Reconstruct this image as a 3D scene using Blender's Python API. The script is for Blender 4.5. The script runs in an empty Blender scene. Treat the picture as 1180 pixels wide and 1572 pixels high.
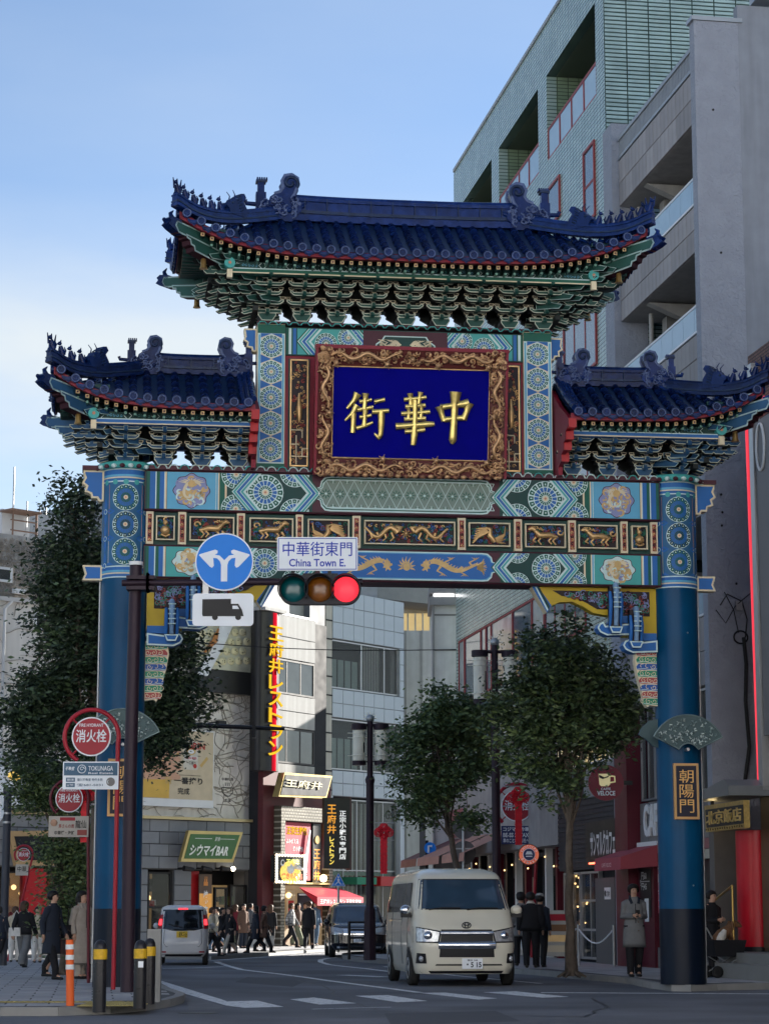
import bpy, bmesh, math, random
from math import sin, cos, pi, radians as R_
from mathutils import Vector, Matrix, noise
import numpy as np
random.seed(7)
scn = bpy.context.scene
col = scn.collection

# ------------------------------------------------------------------ camera, sky, sun, exposure
F = 3500.0; PITCH = math.atan(616 / 3500); CZ = 1.4
cam = bpy.data.cameras.new('camera'); camo = bpy.data.objects.new('camera', cam); col.objects.link(camo)
cam.sensor_fit = 'VERTICAL'; cam.sensor_height = 36; cam.sensor_width = 27; cam.lens = 36 * F / 1572
cam.clip_start = .5; cam.clip_end = 3000
camo.location = (0, 0, CZ); camo.rotation_euler = (pi / 2 + PITCH, 0, 0)
scn.camera = camo

SUN_EL, SUN_AZ = 18.0, 45.0          # degrees; azimuth clockwise from +Y (ahead, to the right)
w = bpy.data.worlds.new('World'); scn.world = w; w.use_nodes = True
nt = w.node_tree; nt.nodes.clear(); N = nt.nodes.new; L = nt.links.new
wo = N('ShaderNodeOutputWorld'); bg = N('ShaderNodeBackground'); bg.inputs[1].default_value = .05
sky = N('ShaderNodeTexSky'); sky.sky_type = 'NISHITA'; sky.sun_disc = False
sky.sun_elevation = R_(SUN_EL); sky.sun_rotation = R_(SUN_AZ); sky.altitude = 20
sky.air_density = .72; sky.dust_density = .15; sky.ozone_density = 1.5
tc = N('ShaderNodeTexCoord'); mp = N('ShaderNodeMapping'); mp.inputs['Scale'].default_value = (1, 1, 3.2)
mp.inputs['Location'].default_value = (1.3, .4, .15)
nz = N('ShaderNodeTexNoise'); nz.inputs['Scale'].default_value = 3.0; nz.inputs['Detail'].default_value = 6; nz.inputs['Roughness'].default_value = .5
rp = N('ShaderNodeValToRGB'); rp.color_ramp.elements[0].position = .32; rp.color_ramp.elements[1].position = .62
mx = N('ShaderNodeMix'); mx.data_type = 'RGBA'; mx.inputs['B'].default_value = (4.1, 4.4, 4.5, 1)
sc_ = N('ShaderNodeMath'); sc_.operation = 'MULTIPLY'; sc_.inputs[1].default_value = .9
L(tc.outputs['Generated'], mp.inputs[0]); L(mp.outputs[0], nz.inputs['Vector']); L(nz.outputs['Fac'], rp.inputs[0])
sep = N('ShaderNodeSeparateXYZ'); zr = N('ShaderNodeMapRange'); zr.inputs['From Min'].default_value = .31; zr.inputs['From Max'].default_value = .245; zr.inputs['To Min'].default_value = .18; zr.inputs['To Max'].default_value = 1.0; zm_ = N('ShaderNodeMath'); zm_.operation = 'MULTIPLY'
L(tc.outputs['Generated'], sep.inputs[0]); L(sep.outputs['Z'], zr.inputs[0]); L(rp.outputs[0], zm_.inputs[0]); L(zr.outputs[0], zm_.inputs[1]); L(zm_.outputs[0], sc_.inputs[0]); L(sc_.outputs[0], mx.inputs['Factor']); L(sky.outputs[0], mx.inputs['A'])
L(mx.outputs['Result'], bg.inputs[0]); L(bg.outputs[0], wo.inputs[0])

sun = bpy.data.lights.new('sun', 'SUN'); suno = bpy.data.objects.new('sun', sun); col.objects.link(suno)
sun.energy = 4.8; sun.angle = R_(.5); sun.color = (1, .94, .85)
sd = Vector((sin(R_(SUN_AZ)) * cos(R_(SUN_EL)), cos(R_(SUN_AZ)) * cos(R_(SUN_EL)), sin(R_(SUN_EL))))
suno.rotation_euler = sd.to_track_quat('Z', 'Y').to_euler()
vs = scn.view_settings
scn.display_settings.display_device = 'sRGB'
vs.view_transform = 'Standard'; vs.look = 'None'; vs.gamma = 1; vs.use_curve_mapping = False
vs.exposure = 2.05
scn.cycles.max_bounces = 6; scn.cycles.diffuse_bounces = 3; scn.cycles.glossy_bounces = 3; scn.cycles.transparent_max_bounces = 6

# ------------------------------------------------------------------ picture <-> place
def ray(px, py):
    dx = (px - 590) / F; dy = (786 - py) / F
    return (dx, cos(PITCH) - dy * sin(PITCH), sin(PITCH) + dy * cos(PITCH))
def gnd(px, py, z=0.0):
    d = ray(px, py); t = (z - CZ) / d[2]; return (d[0] * t, d[1] * t, z)
def at(px, py, Y):
    d = ray(px, py); t = Y / d[1]; return (d[0] * t, Y, CZ + d[2] * t)
class Fr:
    """upright frame: u to the right along a face, v into it, z up"""
    def __init__(s, ox, oy, deg): s.o = (ox, oy); s.a = R_(deg); s.c = cos(s.a); s.s = sin(s.a)
    def uz(s, px, py, v=0.0):
        d = ray(px, py); ox = s.o[0] - s.s * v; oy = s.o[1] + s.c * v
        t = (-ox * s.s + oy * s.c) / (-d[0] * s.s + d[1] * s.c)
        x = d[0] * t - ox; y = d[1] * t - oy
        return (x * s.c + y * s.s, CZ + d[2] * t)
    def u(s, px, py=1100, v=0.0): return s.uz(px, py, v)[0]
    def z(s, px, py, v=0.0): return s.uz(px, py, v)[1]
    def w(s, u, v, z=0.0): return (s.o[0] + u * s.c - v * s.s, s.o[1] + u * s.s + v * s.c, z)

# ------------------------------------------------------------------ materials
MATS = {}
def M(name, c, rough=.6, metal=0.0, var=.12, scale=2.5, bump=0.0, bscale=30, emit=0, streak=0, spec=.28, coat=0, alpha=1, flake=None):
    if name in MATS: return MATS[name]
    m = bpy.data.materials.new(name); m.use_nodes = True; t = m.node_tree; n = t.nodes; l = t.links
    b = n['Principled BSDF']; b.inputs['Roughness'].default_value = rough; b.inputs['Metallic'].default_value = metal
    b.inputs['Specular IOR Level'].default_value = spec
    if coat: b.inputs['Coat Weight'].default_value = coat; b.inputs['Coat Roughness'].default_value = .05
    if alpha < 1: b.inputs['Alpha'].default_value = alpha
    c = tuple(c)
    tcn = n.new('ShaderNodeTexCoord')
    if var or streak:
        nz = n.new('ShaderNodeTexNoise'); nz.inputs['Scale'].default_value = scale; nz.inputs['Detail'].default_value = 5
        l.new(tcn.outputs['Object'], nz.inputs['Vector'])
        mxn = n.new('ShaderNodeMix'); mxn.data_type = 'RGBA'
        k0 = 1 - var * 1.6; k1 = 1 + var * 1.6
        mxn.inputs['A'].default_value = (c[0] * k0, c[1] * k0, c[2] * k0, 1)
        mxn.inputs['B'].default_value = (min(1, c[0] * k1), min(1, c[1] * k1), min(1, c[2] * k1), 1)
        l.new(nz.outputs['Fac'], mxn.inputs['Factor'])
        out = mxn.outputs['Result']
        if streak:
            mpn = n.new('ShaderNodeMapping'); mpn.inputs['Scale'].default_value = (3, 3, .25)
            n2 = n.new('ShaderNodeTexNoise'); n2.inputs['Scale'].default_value = 1.6; n2.inputs['Detail'].default_value = 6
            rr = n.new('ShaderNodeValToRGB'); rr.color_ramp.elements[0].position = .35; rr.color_ramp.elements[1].position = .75
            l.new(tcn.outputs['Object'], mpn.inputs[0]); l.new(mpn.outputs[0], n2.inputs['Vector']); l.new(n2.outputs['Fac'], rr.inputs[0])
            m2 = n.new('ShaderNodeMix'); m2.data_type = 'RGBA'; m2.blend_type = 'MULTIPLY'
            s1 = n.new('ShaderNodeMath'); s1.operation = 'MULTIPLY'; s1.inputs[1].default_value = streak
            l.new(rr.outputs[0], s1.inputs[0]); l.new(s1.outputs[0], m2.inputs['Factor'])
            l.new(out, m2.inputs['A']); m2.inputs['B'].default_value = (.45, .43, .4, 1); out = m2.outputs['Result']
        l.new(out, b.inputs['Base Color'])
        mr = n.new('ShaderNodeMapRange'); mr.inputs['To Min'].default_value = max(0, rough * .8); mr.inputs['To Max'].default_value = min(1, rough * 1.25)
        l.new(nz.outputs['Fac'], mr.inputs['Value']); l.new(mr.outputs[0], b.inputs['Roughness'])
    else: b.inputs['Base Color'].default_value = (*c, 1)
    if bump:
        n3 = n.new('ShaderNodeTexNoise'); n3.inputs['Scale'].default_value = bscale; n3.inputs['Detail'].default_value = 4
        bp = n.new('ShaderNodeBump'); bp.inputs['Strength'].default_value = bump; bp.inputs['Distance'].default_value = .02
        l.new(tcn.outputs['Object'], n3.inputs['Vector']); l.new(n3.outputs['Fac'], bp.inputs['Height']); l.new(bp.outputs[0], b.inputs['Normal'])
    if emit:
        b.inputs['Emission Color'].default_value = (*c, 1); b.inputs['Emission Strength'].default_value = emit
    MATS[name] = m; return m
def brickmat(name, c1, c2, mortar, bw, bh, axis='xz', rough=.4, msize=.02, bump=.5, off=.5):
    m = M(name, c1, rough, var=0); t = m.node_tree; n = t.nodes; l = t.links; b = n['Principled BSDF']
    tcn = n.new('ShaderNodeTexCoord'); sx = n.new('ShaderNodeSeparateXYZ'); cb = n.new('ShaderNodeCombineXYZ')
    l.new(tcn.outputs['Object'], sx.inputs[0]); l.new(sx.outputs['X' if axis[0] == 'x' else 'Y'], cb.inputs[0]); l.new(sx.outputs['Z' if axis[1] == 'z' else 'Y'], cb.inputs[1])
    br = n.new('ShaderNodeTexBrick'); br.offset = off
    br.inputs['Color1'].default_value = (*c1, 1); br.inputs['Color2'].default_value = (*c2, 1); br.inputs['Mortar'].default_value = (*mortar, 1)
    br.inputs['Scale'].default_value = 1; br.inputs['Brick Width'].default_value = bw; br.inputs['Row Height'].default_value = bh; br.inputs['Mortar Size'].default_value = msize
    l.new(cb.outputs[0], br.inputs['Vector'])
    nz = n.new('ShaderNodeTexNoise'); nz.inputs['Scale'].default_value = 1.3; nz.inputs['Detail'].default_value = 5
    l.new(tcn.outputs['Object'], nz.inputs['Vector'])
    rr = n.new('ShaderNodeMapRange'); rr.inputs['To Min'].default_value = .65; rr.inputs['To Max'].default_value = 1.3; l.new(nz.outputs['Fac'], rr.inputs[0])
    mm = n.new('ShaderNodeVectorMath'); mm.operation = 'SCALE'; l.new(br.outputs['Color'], mm.inputs[0]); l.new(rr.outputs[0], mm.inputs['Scale'])
    l.new(mm.outputs[0], b.inputs['Base Color'])
    bp = n.new('ShaderNodeBump'); bp.inputs['Strength'].default_value = bump; bp.inputs['Distance'].default_value = .01; bp.invert = True
    l.new(br.outputs['Fac'], bp.inputs['Height']); l.new(bp.outputs[0], b.inputs['Normal'])
    return m
def bumptex(m, kind='VORONOI', scale=12, strength=.8, dist=.03):
    """deep relief (roughcast, bark, creeper stems)"""
    t = m.node_tree; n = t.nodes; l = t.links; b = n['Principled BSDF']
    tcn = n.new('ShaderNodeTexCoord'); nz = n.new('ShaderNodeTexNoise'); nz.inputs['Scale'].default_value = scale; nz.inputs['Detail'].default_value = 5
    nz.inputs['Distortion'].default_value = .8
    bp = n.new('ShaderNodeBump'); bp.inputs['Strength'].default_value = strength; bp.inputs['Distance'].default_value = dist
    l.new(tcn.outputs['Object'], nz.inputs['Vector']); l.new(nz.outputs['Fac'], bp.inputs['Height']); l.new(bp.outputs[0], b.inputs['Normal'])
    return m

BLACK = M('black_paint', (.012, .012, .014), .4)
DARK = M('dark_recess', (.015, .016, .02), .7)
WHITE = M('white_paint', (.75, .76, .76), .4, var=.04)
GOLDM = M('gilt', (.75, .5, .16), .32, .85, var=.15, scale=8)
GLASS = M('window_glass', (.018, .024, .028), .04, var=.1, scale=.6, spec=.9)
GLASS2 = M('shop_glass', (.05, .055, .055), .06, var=.3, scale=1.2, spec=.8)
STEEL = M('galvanised_steel', (.42, .43, .44), .4, .7)
CHROME = M('chrome', (.8, .8, .82), .07, 1, var=0)
RED = M('red_lacquer', (.42, .015, .02), .35)
RUBBER = M('rubber', (.02, .02, .02), .8)
BROWNM = M('brown_steel', (.055, .03, .035), .45, .2)

def vary(m, amt=.22):
    """each separate piece gets its own slightly lighter or darker tone"""
    t = m.node_tree; n = t.nodes; l = t.links; b = n['Principled BSDF']; oi = n.new('ShaderNodeObjectInfo'); mr = n.new('ShaderNodeMapRange'); mr.inputs['To Min'].default_value = 1 - amt; mr.inputs['To Max'].default_value = 1 + amt
    vm = n.new('ShaderNodeVectorMath'); vm.operation = 'SCALE'; src = b.inputs['Base Color'].links[0].from_socket; l.new(oi.outputs['Random'], mr.inputs[0]); l.new(src, vm.inputs[0]); l.new(mr.outputs[0], vm.inputs['Scale']); l.new(vm.outputs[0], b.inputs['Base Color'])
def worn(m, under, lo=.56, hi=.62, scale=9):
    t = m.node_tree; n = t.nodes; l = t.links; b = n['Principled BSDF']; tcn = n.new('ShaderNodeTexCoord'); nz = n.new('ShaderNodeTexNoise'); nz.inputs['Scale'].default_value = scale; nz.inputs['Detail'].default_value = 8; nz.inputs['Roughness'].default_value = .7
    r = n.new('ShaderNodeValToRGB'); r.color_ramp.elements[0].position = lo; r.color_ramp.elements[1].position = hi; mx_ = n.new('ShaderNodeMix'); mx_.data_type = 'RGBA'; src = b.inputs['Base Color'].links[0].from_socket
    l.new(tcn.outputs['Object'], nz.inputs['Vector']); l.new(nz.outputs['Fac'], r.inputs[0]); l.new(r.outputs[0], mx_.inputs['Factor']); l.new(src, mx_.inputs['A']); mx_.inputs['B'].default_value = (*under, 1); l.new(mx_.outputs['Result'], b.inputs['Base Color'])
# ------------------------------------------------------------------ mesh building
class MB:
    def __init__(s): s.v = []; s.f = []; s.m = []; s.mats = []; s.sm = []
    def mi(s, mat):
        if mat not in s.mats: s.mats.append(mat)
        return s.mats.index(mat)
    def add(s, vs, fs, mat, smooth=False):
        o = len(s.v); s.v.extend(vs); i = s.mi(mat)
        for f in fs: s.f.append(tuple(o + k for k in f)); s.m.append(i); s.sm.append(smooth)
    def box(s, u0, u1, v0, v1, z0, z1, mat, front=None):
        vs = [(u0, v0, z0), (u1, v0, z0), (u1, v1, z0), (u0, v1, z0), (u0, v0, z1), (u1, v0, z1), (u1, v1, z1), (u0, v1, z1)]
        s.add(vs, [(0, 3, 2, 1), (4, 5, 6, 7), (1, 2, 6, 5), (2, 3, 7, 6), (3, 0, 4, 7)], mat); s.add(vs, [(0, 1, 5, 4)], front or mat)
    def quad(s, a, b, c, d, mat): s.add([a, b, c, d], [(0, 1, 2, 3)], mat)
    def prism(s, poly, v0, v1, mat, side=None, T=None, smooth=False):
        T = T or (lambda a, b, c: (a, c, b)); n = len(poly)
        vs = [T(a, b, v0) for a, b in poly] + [T(a, b, v1) for a, b in poly]
        s.add(vs, [tuple(range(n)), tuple(range(2 * n - 1, n - 1, -1))], mat)
        s.add(vs, [(i, i + n, (i + 1) % n + n, (i + 1) % n) for i in range(n)], side or mat, smooth)
    def oprism(s, poly, v0, v1, edge, fill, side, inset=.014, T=None, lift=.003):
        """prism with a light outline round a coloured face"""
        T = T or (lambda a, b, c: (a, c, b))
        s.prism(poly, v0, v1, edge, side, T)
        q = offset(poly, inset); d = -lift if v1 > v0 else lift
        s.add([T(a, b, v0 + d) for a, b in q], [tuple(range(len(q)))], fill)
    def tube(s, path, r, mat, n=6, smooth=True, flat=1.0, cap=True):
        P = [Vector(p) for p in path]; k = len(P)
        if k < 2: return
        rs = r if isinstance(r, (list, tuple)) else [r] * k
        vs = []; up = None
        for i, p in enumerate(P):
            t = (P[min(i + 1, k - 1)] - P[max(i - 1, 0)])
            if t.length < 1e-9: t = Vector((0, 0, 1))
            t.normalize()
            if up is None:
                up = Vector((0, 1, 0)) if abs(t.y) < .9 else Vector((1, 0, 0))
            a = (up - t * up.dot(t)); a.normalize() if a.length > 1e-6 else None
            b = t.cross(a); up = a
            for j in range(n):
                th = 2 * pi * j / n; q = p + a * (cos(th) * rs[i] * flat) + b * (sin(th) * rs[i]); vs.append(tuple(q))
        fs = [(i * n + j, i * n + (j + 1) % n, (i + 1) * n + (j + 1) % n, (i + 1) * n + j) for i in range(k - 1) for j in range(n)]
        s.add(vs, fs, mat, smooth)
        if cap: s.add(vs, [tuple(range(n - 1, -1, -1)), tuple((k - 1) * n + j for j in range(n))], mat)
    def cyl(s, a, b, r, mat, n=16, r2=None, smooth=True): s.tube([a, b], [r, r if r2 is None else r2], mat, n, smooth)
    def lathe(s, prof, c, mat, n=24, smooth=True, sx=1, sy=1):
        k = len(prof)
        vs = [(c[0] + r * cos(2 * pi * j / n) * sx, c[1] + r * sin(2 * pi * j / n) * sy, c[2] + z) for r, z in prof for j in range(n)]
        fs = [(i * n + j, i * n + (j + 1) % n, (i + 1) * n + (j + 1) % n, (i + 1) * n + j) for i in range(k - 1) for j in range(n)]
        s.add(vs, fs, mat, smooth); s.add(vs, [tuple(range(n - 1, -1, -1)), tuple((k - 1) * n + j for j in range(n))], mat)
    def ball(s, c, r, mat, n=10, sx=1, sy=1, sz=1):
        h = max(4, n // 2)
        s.lathe([(r * sin(pi * i / h) + 1e-5, -r * cos(pi * i / h) * sz) for i in range(h + 1)], c, mat, n, True, sx, sy)
    def disc(s, c, r, v0, v1, mat, n=28, face=None, sz=1):
        """round plate facing -v"""
        s.prism([(c[0] + r * cos(2 * pi * i / n), c[1] + r * sz * sin(2 * pi * i / n)) for i in range(n)], v0, v1, face or mat, mat)
    def loft(s, rings, mat, smooth=True, cap=True):
        n = len(rings[0]); k = len(rings); vs = [p for r in rings for p in r]
        fs = [(i * n + j, i * n + (j + 1) % n, (i + 1) * n + (j + 1) % n, (i + 1) * n + j) for i in range(k - 1) for j in range(n)]
        s.add(vs, fs, mat, smooth)
        if cap: s.add(vs, [tuple(range(n - 1, -1, -1)), tuple((k - 1) * n + j for j in range(n))], mat)
    def mesh(s, name):
        me = bpy.data.meshes.new(name); me.from_pydata(s.v, [], s.f)
        for m in s.mats: me.materials.append(m)
        me.polygons.foreach_set('material_index', s.m); me.polygons.foreach_set('use_smooth', s.sm); me.update()
        return me
    def build(s, name, parent=None, kind=None, label=None, fix=True):
        me = s.mesh(name)
        if fix:
            bm = bmesh.new(); bm.from_mesh(me); bmesh.ops.recalc_face_normals(bm, faces=bm.faces); bm.to_mesh(me); bm.free()
        return link(name, me, parent, kind, label)
def link(name, me, parent=None, kind=None, label=None, M4=None):
    o = bpy.data.objects.new(name, me); col.objects.link(o)
    if parent: o.parent = parent
    if M4 is not None: o.matrix_local = M4
    if kind: o['kind'] = kind
    if label: o['label'] = label
    return o
def offset(poly, d):
    n = len(poly); A = sum(poly[i][0] * poly[(i + 1) % n][1] - poly[(i + 1) % n][0] * poly[i][1] for i in range(n)); sg = 1 if A > 0 else -1
    out = []
    for i in range(n):
        p0, p1, p2 = poly[i - 1], poly[i], poly[(i + 1) % n]
        e1 = (p1[0] - p0[0], p1[1] - p0[1]); e2 = (p2[0] - p1[0], p2[1] - p1[1])
        l1 = math.hypot(*e1) or 1e-9; l2 = math.hypot(*e2) or 1e-9
        n1 = (-e1[1] / l1 * sg, e1[0] / l1 * sg); n2 = (-e2[1] / l2 * sg, e2[0] / l2 * sg)
        bx, by = n1[0] + n2[0], n1[1] + n2[1]; bl = math.hypot(bx, by) or 1e-9
        k = min(2.0, 2 / max(bl, 1e-6)) * d / 1.0
        out.append((p1[0] + bx / bl * min(k / 1, 1.6 * d), p1[1] + by / bl * min(k / 1, 1.6 * d)))
    return out
def thing(name, label, cat, loc=(0, 0, 0), rz=0, group=None):
    o = bpy.data.objects.new(name, None); col.objects.link(o); o.location = loc; o.rotation_euler = (0, 0, rz)
    o.empty_display_size = .2; o['label'] = label; o['category'] = cat
    if group: o['group'] = group
    return o
def fthing(name, label, cat, fr, group=None): return thing(name, label, cat, (fr.o[0], fr.o[1], 0), fr.a, group)
def tag(o, label, cat, group=None):
    o['label'] = label; o['category'] = cat
    if group: o['group'] = group
    return o
def dup(root, label=None, loc=None, rz=None, parent=None):
    c = root.copy(); col.objects.link(c); kids = [k for k in ALLK.get(root.name, root.children)]
    if parent: c.parent = parent
    if label: c['label'] = label
    if loc is not None: c.location = loc
    if rz is not None: c.rotation_euler = (0, 0, rz)
    for k in kids: dup(k, parent=c)
    return c
ALLK = {}
def pieces(name, mesh_for, mats4, parent, limit=300, stuff_name=None):
    """place one shared mesh many times; past the limit join the rest into one stuff part"""
    for Mx in mats4[:limit]: link(name, mesh_for, parent, M4=Mx)
    rest = mats4[limit:]
    if rest:
        nv = len(mesh_for.vertices); co = np.empty(nv * 3); mesh_for.vertices.foreach_get('co', co); co = np.c_[co.reshape(-1, 3), np.ones(nv)]
        mb = MB(); fs = [tuple(p.vertices) for p in mesh_for.polygons]; mi = [p.material_index for p in mesh_for.polygons]; sm = [p.use_smooth for p in mesh_for.polygons]
        mb.mats = list(mesh_for.materials)
        for Mx in rest:
            o = len(mb.v); q = co @ np.array(Mx).T; mb.v.extend(map(tuple, q[:, :3])); mb.f.extend(tuple(o + k for k in f) for f in fs); mb.m.extend(mi); mb.sm.extend(sm)
        mb.build(stuff_name or name, parent, 'stuff', fix=False)
def T4(x, y, z): return Matrix.Translation((x, y, z))
def basis(o, ex, ey, ez):
    return Matrix(((ex[0], ey[0], ez[0], o[0]), (ex[1], ey[1], ez[1], o[1]), (ex[2], ey[2], ez[2], o[2]), (0, 0, 0, 1)))

# ------------------------------------------------------------------ lettering (built-in font outlines as real plates)
_tc = {}
def glyphs(body, bold=0.0, space=1.0):
    k = (body, bold, space)
    if k not in _tc:
        c = bpy.data.curves.new('txt', 'FONT'); c.body = body; c.size = 1; c.offset = bold; c.space_character = space; c.resolution_u = 3
        o = bpy.data.objects.new('txt', c); col.objects.link(o); dg = bpy.context.evaluated_depsgraph_get(); dg.update()
        me = bpy.data.meshes.new_from_object(o.evaluated_get(dg))
        vs = [(v.co.x, v.co.y) for v in me.vertices]; fs = [tuple(p.vertices) for p in me.polygons]
        bpy.data.objects.remove(o); bpy.data.curves.remove(c); bpy.data.meshes.remove(me)
        xs = [a for a, b in vs] or [0]; ys = [b for a, b in vs] or [0]
        _tc[k] = (vs, fs, min(xs), max(xs), min(ys), max(ys))
    return _tc[k]
def write(mb, body, u0, u1, z0, z1, mat, v=0.0, bold=.01, vertical=False, keep=False, T=None, skew=0, ext=0, space=1.0):
    """fit the words into the rectangle u0..u1, z0..z1"""
    T = T or (lambda a, b, c: (a, c, b))
    if vertical:
        n = len(body); h = (z1 - z0) / n
        for i, ch in enumerate(body):
            if ch == 'ー': ch = '｜'
            if ch.strip(): write(mb, ch, u0, u1, z1 - (i + 1) * h + h * .06, z1 - i * h - h * .06, mat, v, bold, keep=keep, T=T, ext=ext)
        return
    vs, fs, x0, x1, y0, y1 = glyphs(body, bold, space)
    if not vs: return
    sx = (u1 - u0) / (x1 - x0); sz = (z1 - z0) / (y1 - y0)
    ou, oz = u0, z0
    if keep:
        q = min(sx, sz); ou = (u0 + u1) / 2 - (x1 - x0) * q / 2; oz = (z0 + z1) / 2 - (y1 - y0) * q / 2; sx = sz = q
    P = [(ou + (x - x0) * sx + skew * (y - y0) * sz, oz + (y - y0) * sz) for x, y in vs]
    mb.add([T(a, b, v) for a, b in P], fs, mat)
    if ext:
        from collections import Counter
        ec = {}
        for f in fs:
            for i in range(len(f)):
                a, b = f[i], f[(i + 1) % len(f)]
                if (b, a) in ec: ec.pop((b, a))
                else: ec[(a, b)] = 1
        n = len(P); mb.add([T(a, b, v) for a, b in P] + [T(a, b, v + ext) for a, b in P], [(a, b, b + n, a + n) for a, b in ec], mat)
class Paint(MB):
    """flat painted shapes laid a hair above a surface, T(a, b, height)"""
    def __init__(s, T, eps=.0025): super().__init__(); s.T = T; s.eps = eps
    def poly(s, pts, mat, k=1): s.add([s.T(a, b, k * s.eps) for a, b in pts], [tuple(range(len(pts)))], mat)
    def rect(s, a0, a1, b0, b1, mat, k=1): s.poly([(a0, b0), (a1, b0), (a1, b1), (a0, b1)], mat, k)
    def disc(s, a, b, r, mat, k=1, n=20, sz=1, amp=0, lob=0):
        s.poly([(a + (r + amp * cos(lob * 2 * pi * i / n)) * cos(2 * pi * i / n), b + (r + amp * cos(lob * 2 * pi * i / n)) * sz * sin(2 * pi * i / n)) for i in range(n)], mat, k)
    def wedge(s, a, b, r0, r1, t0, t1, mat, k=1, cl=None):
        t0 *= 1; m = (t0 + t1) / 2
        p = [(r0, t0), (r1, t0), (r1 * 1.02, m), (r1, t1), (r0, t1)]; P = [(a + r * cos(t), b + r * sin(t)) for r, t in p]
        if cl: P = [(x, min(max(z, cl[0]), cl[1])) for x, z in P]
        s.poly(P, mat, k)
    def ribbon(s, path, ws, mat, k=1):
        n = len(path); ws = ws if isinstance(ws, (list, tuple)) else [ws] * n; Lp = []; Rp = []
        for i in range(n):
            x0, y0 = path[max(0, i - 1)]; x1, y1 = path[min(n - 1, i + 1)]; d = math.hypot(x1 - x0, y1 - y0) or 1e-9
            nx, ny = -(y1 - y0) / d, (x1 - x0) / d; x, y = path[i]
            Lp.append((x + nx * ws[i] / 2, y + ny * ws[i] / 2)); Rp.append((x - nx * ws[i] / 2, y - ny * ws[i] / 2))
        vs = [s.T(a, b, k * s.eps) for a, b in Lp + Rp]
        s.add(vs, [(i, i + 1, n + i + 1, n + i) for i in range(n - 1)], mat)
def curl(x, y, r, turns=1.3, a0=0.0, sgn=1, n=12, tail=0):
    return [(x + r * (1 - .82 * i / n) * cos(a0 + sgn * turns * 2 * pi * i / n), y + r * (1 - .82 * i / n) * sin(a0 + sgn * turns * 2 * pi * i / n)) for i in range(n + 1)]
def clipz(P, lo, hi): return [(a, min(max(b, lo), hi)) for a, b in P]
# ================================================================== THE GATE
G = Fr(.3633, 42.0, 7.139)
gate = fthing('chinatown_gate', 'tall painted gate with three blue tiled roofs and gold lettered plaque spanning the street', 'gate', G)
TILE = M('blue_glaze', (.004, .018, .092), .26, var=.55, scale=5, spec=.2, bump=.12, bscale=18)
TILE2 = M('blue_glaze_worn', (.007, .022, .066), .38, var=.5, scale=9, spec=.3, bump=.25, bscale=25)
vary(TILE, .35); BRF = M('bracket_green', (.022, .085, .07), .5, var=.3); BRB = M('bracket_blue', (.025, .09, .19), .5, var=.3); BRL = M('bracket_outline', (.5, .54, .44), .5, var=.2)
PILB = M('pillar_blue', (.002, .062, .15), .3, var=.2, scale=1.2, spec=.14, streak=.3, bump=.04, bscale=3)
worn(PILB, (.03, .09, .15), .66, .72, 3.5)
NAVY = M('pillar_navy', (.003, .008, .02), .35, var=.15, spec=.2)
MAR = M('maroon_paint', (.22, .012, .03), .45)
MARD = M('deep_maroon', (.075, .022, .035), .5)
GRN = M('paint_green', (.01, .11, .075), .5)
GRD = M('paint_dark_green', (.012, .055, .05), .5)
TEAL = M('paint_teal', (.07, .38, .36), .5)
SKYB = M('paint_sky_blue', (.12, .4, .6), .5)
BLU = M('paint_blue', (.025, .14, .42), .5)
CRM = M('paint_cream', (.72, .62, .42), .5)
PALE = M('paint_pale_line', (.58, .74, .72), .5)
GLDP = M('paint_gold', (.62, .42, .17), .42, var=.2, scale=12)
GLDR = M('relief_gold', (.6, .38, .17), .36, .55, var=.3, scale=10)
SKN = M('paint_salmon', (.55, .24, .15), .5)
LAV = M('paint_lavender', (.25, .28, .5), .5)
YEL = M('bracket_yellow', (.52, .36, .02), .42, var=.18)
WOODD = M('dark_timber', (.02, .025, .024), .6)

def rosette(p, a, b, r, k=1, c1=BLU, c2=GRN, base=PALE, lo=-1e9, hi=1e9, n=16):
    def circ(rr, m, kk, q=26):
        p.poly(clipz([(a + rr * cos(2 * pi * i / q), b + rr * sin(2 * pi * i / q)) for i in range(q)], lo, hi), m, kk)
    circ(r, base, k); circ(r * .985 - .004, base, k + .3)
    for i in range(n):
        t = 2 * pi * i / n; d = pi / n
        if not (lo < b + r * .8 * sin(t) < hi): continue
        p.wedge(a, b, r * .69, r * .94, t - d * .74, t + d * .74, c2, k + 1, (lo, hi))
        p.wedge(a, b, r * .76, r * .85, t - d * .22, t + d * .22, base, k + 2, (lo, hi))
        p.wedge(a, b, r * .4, r * .63, t - d * .78, t + d * .78, c1, k + 1, (lo, hi))
        p.wedge(a, b, r * .2, r * .36, t - d * .7, t + d * .7, c2, k + 1, (lo, hi))
    if lo < b < hi:
        circ(r * .17, CRM, k + 2, 8); circ(r * .08, SKN, k + 3, 4)
def chevrons(p, a, b0, b1, sg, k=3):
    """nested arrow stripes pointing sg"""
    h = (b1 - b0); bm_ = (b0 + b1) / 2; d = h * .42
    for i, (m, wd) in enumerate([(PALE, .05), (TEAL, .045), (PALE, .018), (BLU, .06), (PALE, .018), (TEAL, .045), (PALE, .02), (GRN, .03)]):
        o = a + sg * (sum([.05, .045, .018, .06, .018, .045, .02, .03][:i])) * 1.0
        x = lambda t, w_: o + sg * w_ - sg * d * abs(t) * 1.0
        pts = [(o - sg * d, b0), (o, bm_), (o - sg * d, b1), (o - sg * d + sg * wd, b1), (o + sg * wd, bm_), (o - sg * d + sg * wd, b0)]
        p.poly(pts, m, k)
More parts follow.
